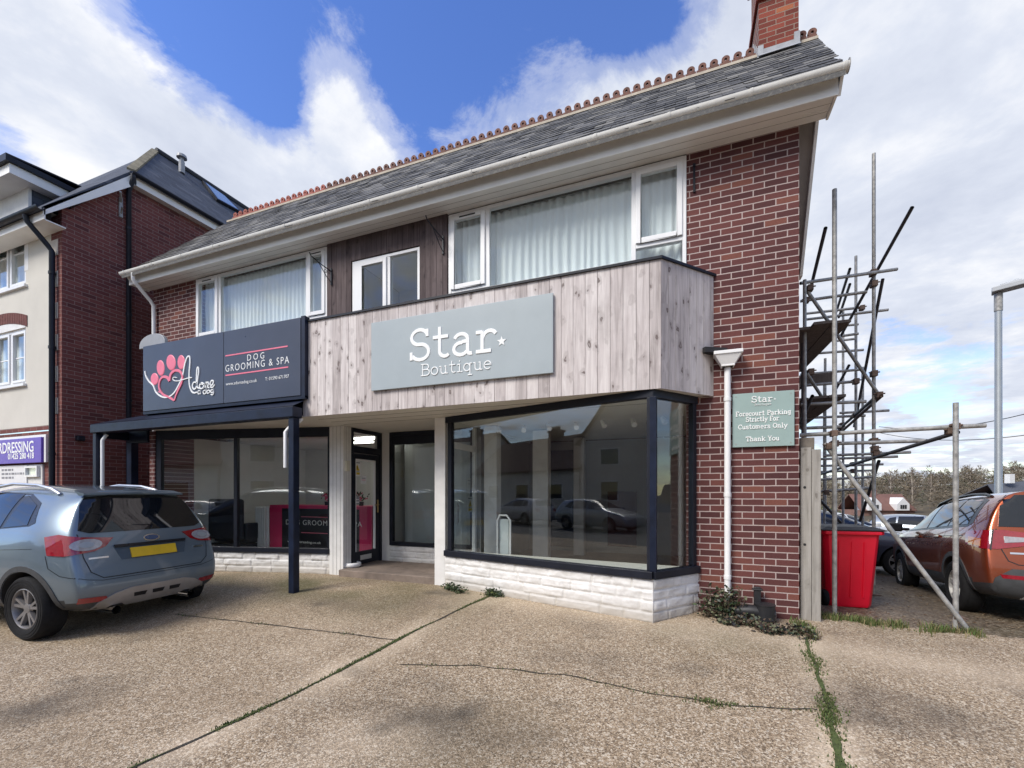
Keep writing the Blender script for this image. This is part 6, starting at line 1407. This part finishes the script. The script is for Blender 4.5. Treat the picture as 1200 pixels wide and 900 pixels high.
for sd, V in ((-1, LEFT), (1, RIGHT)):
    c.patch('window_surround', V, [(-.92, 1.065), (1.30, 1.235), (1.37, 1.27), (1.20, 1.49), (.9, 1.59), (.2, 1.62), (-.28, 1.58), (-.62, 1.37)], M_CBLACK, .003)
    c.patch('door_window', V, [(-.84, 1.09), (-.02, 1.145), (-.02, 1.595), (-.25, 1.56), (-.58, 1.36)], M_CGLASS, .007); c.patch('door_window', V, [(.06, 1.15), (.80, 1.205), (.78, 1.585), (.2, 1.60), (.06, 1.595)], M_CGLASS, .007)
    c.patch('quarter_window', V, [(.86, 1.21), (1.27, 1.245), (1.17, 1.46), (.86, 1.57)], M_CGLASS, .007)
    c.seam(V, [(.84, 1.15), (.86, .95), (.80, .74), (.72, .52)]); c.seam(V, [(.02, 1.08), (.0, .45), (-.05, .44)]); c.seam(V, [(-.98, 1.0), (-.96, .45)]); c.seam(V, [(.72, .46), (-.96, .45)])
    h_ = c.patch('door_handle', V, [(.48, .985), (.70, 1.0), (.70, 1.03), (.48, 1.015)], c.paint, .025, .03, .03); c.patch('door_handle', V, [(-.36, .945), (-.14, .96), (-.14, .99), (-.36, .975)], c.paint, .025, .03, .03)
    for ax in KG['axles']:
        ar = [(ax + r * math.cos(R(a)), .35 + r * math.sin(R(a))) for r, aa in ((.41, range(-8, 189, 8)), (.465, range(188, -9, -8))) for a in aa]
        c.patch('wheel_arch_trim', V, ar, M_PLAST if ax < 0 else M_PLAST, .008, .02, .05)
    VV = RL if sd < 0 else RRt; h0 = .735 - .086
    lo = [(h0 - .21, 1.125), (h0 - .17, .935), (h0 - .02, .925), (h0 + .20, .955), (h0 + .28, 1.0), (h0 + .33, 1.09), (h0 + .10, 1.115), (h0 - .08, 1.15)]
    tl = c.patch('tail_light', VV, lo, M_LRED, .010, .02, .04)
    el = [(h0 + .135 + .115 * math.cos(R(a)), 1.03 + .062 * math.sin(R(a))) for a in range(0, 360, 20)]; c.patch('lens', VV, el, M_LCLR, .016, .01, .03, tl)
    el = [(h0 + .135 + .055 * math.cos(R(a)), 1.03 + .032 * math.sin(R(a))) for a in range(0, 360, 30)]; c.patch('lens', VV, el, pm('lamp_grey', (.3, .31, .33), .2, metal=.6), .021, .006, .03, tl)
    rf = [(sd * -1 * a * -1, b) for a, b in ((.50, .405), (.76, .415), (.77, .475), (.54, .462))]; c.patch('reflector', REAR, [(sd * a, b) for a, b in ((.50, .405), (.77, .418), (.775, .478), (.54, .462))], M_LRED, .008, .015, .04)
    c.rail(sd * .56, (-.26, -.14, .1, .5, .95, 1.20, 1.34), (.005, .05, .09, .10, .09, .055, .005), [.024, .024, .02, .018, .018, .024, .024], M_SILV)
    mb = MB(); mb.tube((1.65, sd * .43, .285), (2.045, sd * .43, .275), .046, n=16, cap=False); mb.tube((2.045, sd * .43, .275), (1.65, sd * .43, .285), .038, n=16, cap=False); mb.build('exhaust_tip', M_CHROME, c.root, local=True, auto=40, fix=False)
    mb = MB(); mb.box(-.80, -.60, sd * .96, sd * 1.10, 1.03, 1.17); mb.box(-.74, -.68, sd * .86, sd * .97, 1.05, 1.10); mb.build('wing_mirror', c.paint, c.root, local=True, bevel=.03)
c.patch('skid_plate', REAR, [(-.66, .285), (-.60, .40), (-.46, .475), (-.30, .515), (.30, .515), (.46, .475), (.60, .40), (.66, .285), (.5, .285), (.46, .34), (.36, .35), (.30, .31), (-.30, .31), (-.36, .35), (-.46, .34), (-.5, .285)], M_SKID, .014, .03, .05)
for x in (-.20, 0, .20): c.patch('skid_recess', REAR, [(x - .06, .40), (x + .06, .40), (x + .07, .445), (x - .07, .445)], M_CBLACK, .0155, .004, .04)
c.patch('plate_recess_shade', REAR, [(-.36, .835), (.36, .835), (.42, 1.0), (-.42, 1.0)], pm('recess_shade_paint', (.05, .075, .10), .45), .003, .006, .05)  # recess is not cut in; its shade is painted as a darker blue patch
np_ = c.patch('number_plate', REAR, [(-.26, .845), (.26, .845), (.26, .955), (-.26, .955)], M_PLATE, .016, .015, .05)
c.patch('tailgate_trim', REAR, [(-.40, .975), (.40, .975), (.41, 1.005), (-.41, 1.005)], M_CBLACK, .02, .02, .05)
bd_ = c.patch('badge', REAR, [(.095 * math.cos(R(a)), 1.055 + .04 * math.sin(R(a))) for a in range(0, 360, 20)], M_CHROME, .012, .012, .03); c.patch('badge_centre', REAR, [(.08 * math.cos(R(a)), 1.055 + .030 * math.sin(R(a))) for a in range(0, 360, 20)], pm('badge_blue', (.06, .09, .16), .25), .0145, .002, .03, bd_)
c.seam(REAR, [(-.80, .70), (-.70, .665), (-.57, .64), (.57, .64), (.70, .665), (.80, .70)], .006)
c.seam(RL, [(.735 - .086 - .19, .93), (.735 - .086 - .16, .80), (.735 - .086 - .05, .72), (.735 - .086 + .12, .685)], .006)
c.seam(LEFT, [(-1.0, .90), (0, .925), (.7, .96), (1.5, 1.0)], .004)
c.seam(REAR, [(-.705, 1.15), (-.70, .90), (-.66, .74), (-.56, .665), (.56, .665), (.66, .74), (.70, .90), (.705, 1.15)], .010)
for xs_, y0_ in (((-.66, -.48), .875), ((.50, .64), .875)): c.patch('model_lettering', REAR, [(xs_[0], y0_), (xs_[1], y0_), (xs_[1], y0_ + .018), (xs_[0], y0_ + .018)], M_CHROME, .005, .003, .05)
mb = MB(); mb.path([(1.925, .02, 1.17), (1.90, .05, 1.21), (1.875, -.25, 1.22), (1.865, -.42, 1.225)], [.014, .010, .008, .006], 6); mb.build('rear_wiper', M_CBLACK, c.root, local=True)
sp_ = MB(); P_ = []
for y in (-.56, -.3, 0, .3, .56):
    k = abs(y) / .56; P_ += [(1.56, y, 1.655 - .02 * k), (1.78 - .05 * k, y, 1.615 - .02 * k), (1.78 - .05 * k, y, 1.595 - .02 * k), (1.65, y, 1.58 - .01 * k)]
sp_.add(P_, [(i*4+j, i*4+(j+1) % 4, (i+1)*4+(j+1) % 4, (i+1)*4+j) for i in range(4) for j in range(4)] + [(0, 1, 2, 3), (19, 18, 17, 16)]); sp_.build('spoiler', c.paint, c.root, local=True, auto=40)
mb = MB(); mb.box(-.55, 1.0, -.02, .02, 1.0, 1.0) if False else None
c.patch('headlight', FRONT, [(-.74, .74), (-.45, .72), (-.42, .80), (-.70, .86)], M_LCLR); c.patch('headlight', FRONT, [(.74, .74), (.45, .72), (.42, .80), (.70, .86)], M_LCLR); c.patch('grille', FRONT, [(-.4, .5), (.4, .5), (.46, .68), (-.46, .68)], M_CBLACK)
c.patch('windscreen', FRONT, [(-.62, 1.16), (.62, 1.16), (.50, 1.52), (-.50, 1.52)], M_CGLASS, .005, .01, .08)

# ---- orange crossover on the gravel lot
VT = dict(bot=.25, clad=.46, wr=.335, arch=.385, axles=(-1.25, 1.25), bulge=.05,
    top=[(-1.9, 1.0), (-1.3, 1.07), (-1.04, 1.11), (-.78, 1.37), (-.55, 1.53), (-.2, 1.59), (.5, 1.605), (1.2, 1.595), (1.6, 1.575)],
    hw=[(-1.9, .84), (-1.3, .885), (0, .885), (1.3, .89), (1.6, .88)], belt=[(-1.3, 1.0), (-.8, 1.04), (0, 1.07), (.8, 1.09), (1.6, 1.12)], sh=[(-1.9, .82), (0, .88), (1.6, .93)],
    roofw=[(-.55, .57), (.2, .61), (1.6, .60)], xs=[-1.8, -1.4, -1.08, -.80, -.56, -.2, .35, .9, 1.25, 1.5],
    front=[(-1.92, 0, .28), (-1.93, .62, .28), (-2.0, .72, .34), (-2.05, .77, .5), (-2.03, .77, .72), (-1.98, .74, .84), (-1.92, .62, .92), (-1.91, .4, .93), (-1.9, 0, .94)],
    rear=[(1.97, 0, .28), (1.98, .68, .28), (2.05, .78, .36), (2.09, .81, .54), (2.02, .815, .88), (1.96, .77, 1.11), (1.82, .60, 1.52), (1.83, .36, 1.555), (1.83, 0, 1.565)])
th_ = R(-97.5)
vit = Car(VT, paint('paint_orange', (.31, .066, .020), .72, .27), 'parked_car', 'copper orange crossover car parked behind the scaffold poles', 'car', (3.20, 3.02, -.165), th_, R(-4.3))
c = vit; c.wheels(5, .215, .205, .775, M_STEEL, False)
for sd, V in ((-1, LEFT), (1, RIGHT)):
    c.patch('window_surround', V, [(-1.02, 1.05), (1.52, 1.115), (1.62, 1.16), (1.54, 1.46), (1.2, 1.515), (.2, 1.535), (-.46, 1.49), (-.76, 1.31)], M_CBLACK, .003)
    c.patch('door_window', V, [(-.94, 1.075), (-.02, 1.10), (-.02, 1.51), (-.42, 1.475), (-.71, 1.30)], M_CGLASS, .007); c.patch('door_window', V, [(.05, 1.105), (.84, 1.125), (.84, 1.51), (.05, 1.515)], M_CGLASS, .007); c.patch('quarter_window', V, [(.90, 1.13), (1.50, 1.145), (1.45, 1.43), (.90, 1.505)], M_CGLASS, .007)
    c.seam(V, [(.87, 1.10), (.88, .92), (.80, .62), (.70, .48)]); c.seam(V, [(.02, 1.08), (.0, .45)]); c.seam(V, [(-.98, 1.02), (-.95, .46)])
    c.seam(V, [(-1.2, .93), (0, .965), (1.5, 1.0)], .010); c.patch('door_handle', V, [(.52, .955), (.74, .965), (.74, .995), (.52, .985)], c.paint, .024, .03, .03); c.patch('door_handle', V, [(-.34, .94), (-.12, .95), (-.12, .98), (-.34, .97)], c.paint, .024, .03, .03)
    for ax in VT['axles']:
        ar = [(ax + r * math.cos(R(a)), .335 + r * math.sin(R(a))) for r, aa in ((.388, range(-14, 195, 8)), (.45, range(194, -15, -8))) for a in aa]; c.patch('wheel_arch_trim', V, ar, M_PLAST, .008, .02, .05)
    VV = RL if sd < 0 else RRt; h0 = .725
    tl = c.patch('tail_light', VV, [(h0 - .31, 1.055), (h0 - .28, .90), (h0 - .05, .85), (h0 + .08, .85), (h0 + .34, .92), (h0 + .36, 1.03), (h0 + .10, 1.075)], M_LRED, .010, .02, .04)
    c.patch('lens', VV, [(h0 - .24, .99), (h0 - .23, .905), (h0 - .06, .875), (h0 - .06, .965)], M_LAMB, .014, .006, .04, tl); c.patch('lens', VV, [(h0 + .11, 1.00), (h0 + .12, .925), (h0 + .27, .945), (h0 + .28, .99)], M_LCLR, .014, .006, .04, tl); c.seam(VV, [(h0 + .03, 1.08), (h0 + .035, .84)], .012, M_CBLACK, off=.013)
    c.patch('reflector', REAR, [(sd * a, b) for a, b in ((.46, .51), (.70, .52), (.72, .565), (.50, .555))], M_LRED, .012, .015, .04)
    c.rail(sd * .55, (-.44, -.3, .2, .9, 1.28, 1.45), (.004, .035, .05, .05, .035, .004), [.02, .02, .017, .017, .02, .02], M_CBLACK)
    mb = MB(); mb.box(-.86, -.66, sd * .95, sd * 1.13, 1.04, 1.19); mb.box(-.80, -.72, sd * .84, sd * .96, 1.06, 1.11); mb.build('wing_mirror', M_CBLACK, c.root, local=True, bevel=.04)
c.patch('rear_window', REAR, [(-.68, 1.115), (.68, 1.115), (.62, 1.42), (.54, 1.50), (-.54, 1.50), (-.62, 1.42)], M_CGLASS, .005)
c.patch('rear_bumper', REAR, [(-.80, .34), (-.76, .52), (-.62, .63), (.62, .63), (.76, .52), (.80, .34), (.6, .29), (-.6, .29)], M_PLAST, .010, .02, .05)
c.patch('skid_plate', REAR, [(-.54, .30), (-.42, .42), (.42, .42), (.54, .30)], M_SKID, .016, .02, .05)
c.seam(REAR, [(-.70, 1.09), (-.70, .90), (-.64, .72), (-.56, .68), (.56, .68), (.64, .72), (.70, .90), (.70, 1.09)], .010)
c.patch('tailgate_trim', REAR, [(-.46, .905), (.46, .905), (.46, .93), (-.46, .93)], M_CHROME, .010, .015, .05); c.patch('number_plate', REAR, [(-.26, .74), (.26, .74), (.26, .85), (-.26, .85)], M_PLATE, .012, .015, .05)
for y0_, y1_ in ((-.62, -.44),): c.patch('model_lettering', REAR, [(y0_, .80), (y1_, .80), (y1_, .82), (y0_, .82)], M_CHROME, .006, .004, .05)
c.patch('headlight', FRONT, [(-.74, .74), (-.42, .72), (-.42, .82), (-.70, .86)], M_LCLR); c.patch('headlight', FRONT, [(.74, .74), (.42, .72), (.42, .82), (.70, .86)], M_LCLR)
# ---- pale cars further off
HB = dict(bot=.22, clad=.30, wr=.32, arch=.365, axles=(-1.28, 1.28), bulge=.05,
    top=[(-1.9, .82), (-1.3, .92), (-.95, .98), (-.45, 1.25), (-.1, 1.38), (.4, 1.43), (1.0, 1.42), (1.5, 1.36)],
    hw=[(-1.9, .80), (-1.3, .86), (1.5, .87)], belt=[(-1.3, .88), (-.8, .92), (1.5, 1.0)], sh=[(-1.9, .68), (0, .75), (1.5, .80)], roofw=[(-.35, .52), (.4, .57), (1.5, .54)], xs=[-1.75, -1.35, -.98, -.6, -.2, .2, .6, 1.0, 1.3, 1.5],
    front=[(-1.98, 0, .25), (-1.99, .60, .25), (-2.06, .70, .30), (-2.1, .74, .42), (-2.08, .74, .58), (-2.03, .70, .68), (-1.96, .6, .75), (-1.95, .4, .76), (-1.94, 0, .77)],
    rear=[(1.97, 0, .26), (1.98, .66, .26), (2.05, .75, .33), (2.09, .78, .5), (2.04, .78, .76), (1.96, .73, .98), (1.68, .53, 1.32), (1.70, .34, 1.35), (1.70, 0, 1.36)])
def hatch(label, pm_, loc, rz, pitch=0., rim=None):
    c = Car(HB, pm_, 'parked_car', label, 'car', loc, rz, pitch); c.wheels(7, .20, .215, .76, rim or M_ALLOY, False)
    for V in (LEFT, RIGHT):
        c.patch('door_window', V, [(-.80, .95), (.02, .97), (.02, 1.34), (-.15, 1.32), (-.45, 1.18)], M_CGLASS, .006); c.patch('door_window', V, [(.08, .975), (.95, 1.0), (.90, 1.33), (.08, 1.345)], M_CGLASS, .006); c.patch('quarter_window', V, [(1.0, 1.01), (1.4, 1.03), (1.2, 1.26), (.98, 1.31)], M_CGLASS, .006); c.seam(V, [(.05, .95), (.03, .38)], .01); c.seam(V, [(-.9, .9), (-.88, .38)], .01)
    c.patch('windscreen', FRONT, [(-.60, 1.02), (.60, 1.02), (.48, 1.36), (-.48, 1.36)], M_CGLASS, .005, .01, .08); c.patch('rear_window', REAR, [(-.62, 1.0), (.62, 1.0), (.48, 1.29), (-.48, 1.29)], M_CGLASS, .005, .01, .08)
    for sg in (-1, 1):
        c.patch('headlight', FRONT, [(sg * a, b) for a, b in ((.70, .60), (.42, .58), (.40, .66), (.66, .72))], M_LCLR); c.patch('tail_light', REAR, [(sg * a, b) for a, b in ((.74, .72), (.50, .72), (.50, .86), (.72, .90))], M_LRED)
        mb = MB(); mb.box(-.78, -.62, sg * .90, sg * 1.04, .94, 1.06); mb.box(-.73, -.67, sg * .80, sg * .91, .95, .99); mb.build('wing_mirror', c.paint, c.root, local=True, bevel=.03)
    return c
M_PW = paint('paint_white', (.62, .63, .63), 0., .35); M_PS = paint('paint_silver', (.36, .40, .44), .6, .35); M_PD = paint('paint_dark_blue', (.03, .042, .075), .4, .3)
def ground_car(px, py, d, yawdeg):
    dd = Vector(ray(px, HZ_)) * d; return (CAMX + dd.x, CAMY + dd.y, EYE - (py - HZ_) / F_ * d)
x_, y_, z_ = ground_car(1031, 648, 15.4, 0); a_ = R(201); off = Vector((-1.28 * math.cos(a_) - .76 * -math.sin(a_) * -1, -1.28 * math.sin(a_) + .76 * math.cos(a_) * 1, 0))
hatch('white hatchback seen side on beyond the red bin', M_PW, (x_ + 1.28 * math.cos(a_) + .0, y_ + 1.28 * math.sin(a_) + .7, z_), a_, 0., M_SILV)
x_, y_, z_ = ground_car(1085, 641, 19.5, 0); hatch('pale blue-grey hatchback parked beyond the white one', M_PS, (x_, y_, z_), R(160))
x_, y_, z_ = ground_car(955, 668, 10.6, 0); hatch('dark blue hatchback half hidden behind the red bin', M_PD, (x_ + .1, y_, gz(x_, y_)), R(176))
# parked across the road behind the viewer: they show in the shop windows
hatch('white hatchback at the far kerb, reflected in the boutique window', M_PW, (-17.6, -12.6, gz(-17, -12.6) - .03), R(1))
hatch('silver hatchback at the far kerb, reflected in the groomer window', M_PS, (-12.2, -12.7, gz(-12, -12.7) - .03), R(181))
# ------------------------------------------------------------ houses across the road (seen as reflections)
M_CRH = pm('house_render', (.66, .62, .56), .9, .1, .6); M_RTL = pm('house_tiles', (.10, .055, .045), .85, .2, 2.)
def opp(label, x0, x1, y0, y1, zw, zr, gable_front, chim, wins):
    th = thing('house', label, 'house', ((x0 + x1) / 2, (y0 + y1) / 2, -.15), group=None)
    mb = MB(); mb.box(x0, x1, y1, y0, -.4, zw)
    xm, ym = (x0 + x1) / 2, (y0 + y1) / 2
    if gable_front: mb.prism([(x0, y0, zw), (x1, y0, zw), (xm, y0, zr - .1)], (0, y1 - y0, 0))
    else: mb.prism([(x0, y0, zw), (x0, y1, zw), (x0, ym, zr - .1)], (x1 - x0, 0, 0))
    mb.build('wall', M_CRH, th); mb = MB()
    if gable_front:
        for s_, xe in ((1, x0 - .35), (-1, x1 + .35)):
            k = (zr - zw) / (xm - x0) * .35; mb.prism([(xe, y0 + .3, zw - k), (xm, y0 + .3, zr), (xm, y1 - .3, zr), (xe, y1 - .3, zw - k)], (0, 0, .12))
    else:
        for ye in (y0 + .35, y1 - .35): k = .25; mb.prism([(x0 - .3, ye, zw - k), (x1 + .3, ye, zw - k), (x1 + .3, ym, zr), (x0 - .3, ym, zr)], (0, 0, .12))
    rf = mb.build('roof', M_RTL, th)
    for cx_ in chim:
        mb = MB(); mb.box(cx_ - .65, cx_ + .65, ym - .4, ym + .4, zr - .6, zr + .75); mb.box(cx_ - .75, cx_ + .75, ym - .5, ym + .5, zr + .55, zr + .68)
        for k in range(6): mb.lathe([(.09, 0), (.085, .32), (.07, .32)], (cx_ - .5 + .2 * k, ym, zr + .75), 'z', 8)
        mb.build('chimney', M_RTL, rf)
    for (xa, xb, za, zb) in wins:
        mb = MB(); mb.box(xa, xb, y0, y0 + .06, za, zb); w = mb.build('window', M_WHITE, th); MB().box(xa + .08, xb - .08, y0 + .055, y0 + .075, za + .08, zb - .08).build('pane', M_CGLASS, w)
opp('low cream house with tiled roof and two chimneys across the road', -34, -20.8, -21., -28., 3.4, 6.3, False, (-26.6, -21.9), [(-32, -30.4, .9, 2.2), (-28, -26.4, .9, 2.2), (-24, -22.4, .9, 2.2)])
opp('tall cream gabled house across the road', -20.6, -10.4, -21., -30., 5.3, 10.4, True, (), [(-18.8, -17.2, 3.4, 4.6), (-14, -12.4, 3.4, 4.6), (-18.8, -17.2, .9, 2.3), (-14, -12., .9, 2.3)])
opp('cream terraced house with tiled roof across the road on the right', -8, 6, -21., -29., 4.9, 7.6, False, (-1,), [(-6, -4.4, 3, 4.2), (1, 2.6, 3, 4.2), (-6, -4, .9, 2.2), (1, 3, .9, 2.2)])
opp('gabled cream house at the right end of the row across the road', 8, 18, -20., -29., 4.9, 8.6, True, (), [(10, 11.6, 3, 4.2), (14, 15.6, 3, 4.2), (10, 12, .9, 2.2)])
opp('wide tiled house beside the side road on the right', 22, 34, -10., .5, 4.6, 7.8, False, (26,), [(22, 24, 3, 4.2), (28, 30, 3, 4.2)])
opp('brick house with tiled roof further along the road', -48, -36, -21.5, -29., 4.8, 7.8, False, (-40,), [(-46, -44, 3., 4.2), (-41, -39, 3., 4.2)])

# ------------------------------------------------------------ sky, sun, camera
SUN_EL, SUN_AZ = R(45), R(214)       # azimuth clockwise from +Y: the sun stands behind the viewer's left shoulder
w = bpy.data.worlds.new('World'); sc.world = w; w.use_nodes = True; nt = w.node_tree; nt.nodes.clear()
class WN(NT):
    def __init__(s, t): s.t = t
W = WN(nt); out = W.n('OutputWorld')
sky = W.n('TexSky', sky_type='NISHITA', sun_disc=False, sun_elevation=SUN_EL, sun_rotation=SUN_AZ, altitude=50., air_density=1.15, dust_density=.25, ozone_density=3.2)
hsv = W.n('HueSaturation', {'Hue': .518, 'Saturation': 1.2, 'Value': 1.1, 'Color': sky.outputs[0]})
bg1 = W.n('Background', {'Color': hsv.outputs[0], 'Strength': .125})
d = W.n('TexCoord').outputs['Generated']; sp = W.n('SeparateXYZ', {0: d}); dx, dy, dz = sp.outputs
zc = W.math('MAXIMUM', W.math('ADD', dz, .12), .03)
pl = W.n('CombineXYZ', {0: W.math('DIVIDE', dx, zc), 1: W.math('DIVIDE', dy, zc), 2: 0.}).outputs[0]
n1 = W.noise(1.15, 7., .60, W.map(pl, (1, 1, 1), (3.1, 1.7, 0)), .35); n2 = W.noise(4.6, 9., .68, W.map(pl, (1, 1, 1), (1., 7., 0)), .3)
def dirv(px, py): v = Vector(ray(px, py)).normalized(); return v
def blob(px, py, sig, gain):
    v = dirv(px, py); dt = W.n('VectorMath', {0: d, 1: tuple(v)}, operation='DOT_PRODUCT').outputs['Value']
    return W.math('MULTIPLY', W.math('POWER', 2.718, W.math('DIVIDE', W.math('SUBTRACT', dt, 1.), sig * sig / 2)), gain)
cov = W.math('ADD', W.math('MULTIPLY', n1, .95), W.math('MULTIPLY', n2, .72))
for b in ((30, 110, .26, .36), (190, 200, .22, .30), (60, 10, .14, .22), (385, 110, .10, .26), (425, 175, .10, .26), (320, 250, .20, .22), (640, 115, .12, .30), (560, 150, .09, .28), (740, 105, .10, .26), (905, 60, .20, .34), (1100, 150, .5, .42), (1150, 430, .30, .16),
          (250, 15, .16, -.30), (500, 70, .13, -.26), (300, 60, .085, -.42), (335, 135, .05, -.25), (720, 10, .12, -.26), (160, 30, .09, -.26), (1110, 445, .07, -.34), (1040, 380, .05, -.12), (30, 190, .06, -.18), (805, 60, .06, -.2), (-5, 180, .08, -.25), (610, 15, .18, -.26), (770, 15, .11, -.26), (560, 205, .10, -.06), (480, 150, .06, -.1)):
    cov = W.math('ADD', cov, blob(*b))
bk = W.n('VectorMath', {0: d, 1: (-.05, -.85, .5)}, operation='DOT_PRODUCT').outputs['Value']
cov = W.math('ADD', cov, W.math('MULTIPLY', W.math('POWER', W.math('MAXIMUM', bk, 0.), 3.), .42))
mask = W.ramp(W.math('MULTIPLY', cov, .5), [(.405, (0, 0, 0)), (.475, (.42, .42, .42)), (.57, (1, 1, 1))], 'EASE')
n3 = W.noise(2.3, 6., .6, W.map(pl, (1, 1, 1), (9.1, 2.7, 0)), .2)
tone = W.math('ADD', W.math('MULTIPLY', n3, .9), W.math('MULTIPLY', n2, .25))
ccol = W.ramp(tone, [(.30, (.52, .57, .70)), (.55, (.70, .745, .85)), (.72, (.93, .94, .97))])
bg2 = W.n('Background', {'Color': ccol, 'Strength': .63})
mx = W.n('MixShader', {0: mask, 1: bg1.outputs[0], 2: bg2.outputs[0]}); nt.links.new(mx.outputs[0], out.inputs[0])
sd = bpy.data.lights.new('sun', 'SUN'); sd.energy = 2.3; sd.angle = R(24); sd.color = (1., .95, .88); so = bpy.data.objects.new('sun', sd); COL.objects.link(so)
sv = Vector((math.sin(SUN_AZ) * math.cos(SUN_EL), math.cos(SUN_AZ) * math.cos(SUN_EL), math.sin(SUN_EL))); so.rotation_euler = (-sv).to_track_quat('-Z', 'Y').to_euler(); so.location = sv * 30
cd = bpy.data.cameras.new('camera'); cd.sensor_width = 36.; cd.lens = F_ / 1200. * 36.; cd.shift_y = (HZ_ - 450.) / 1200.; cd.clip_start = .05; cd.clip_end = 3000.
cam = bpy.data.objects.new('camera', cd); COL.objects.link(cam); cam.location = (CAMX, CAMY, EYE); cam.rotation_euler = (R(90), 0, YAW); sc.camera = cam
vs = sc.view_settings; vs.view_transform = 'Standard'; vs.look = 'None'; vs.exposure = .78; vs.gamma = 1.; vs.use_curve_mapping = False
sc.cycles.use_denoising = True; sc.cycles.max_bounces = 8; sc.cycles.transparent_max_bounces = 12; sc.cycles.caustics_reflective = False; sc.cycles.caustics_refractive = False; sc.cycles.sample_clamp_indirect = 6.
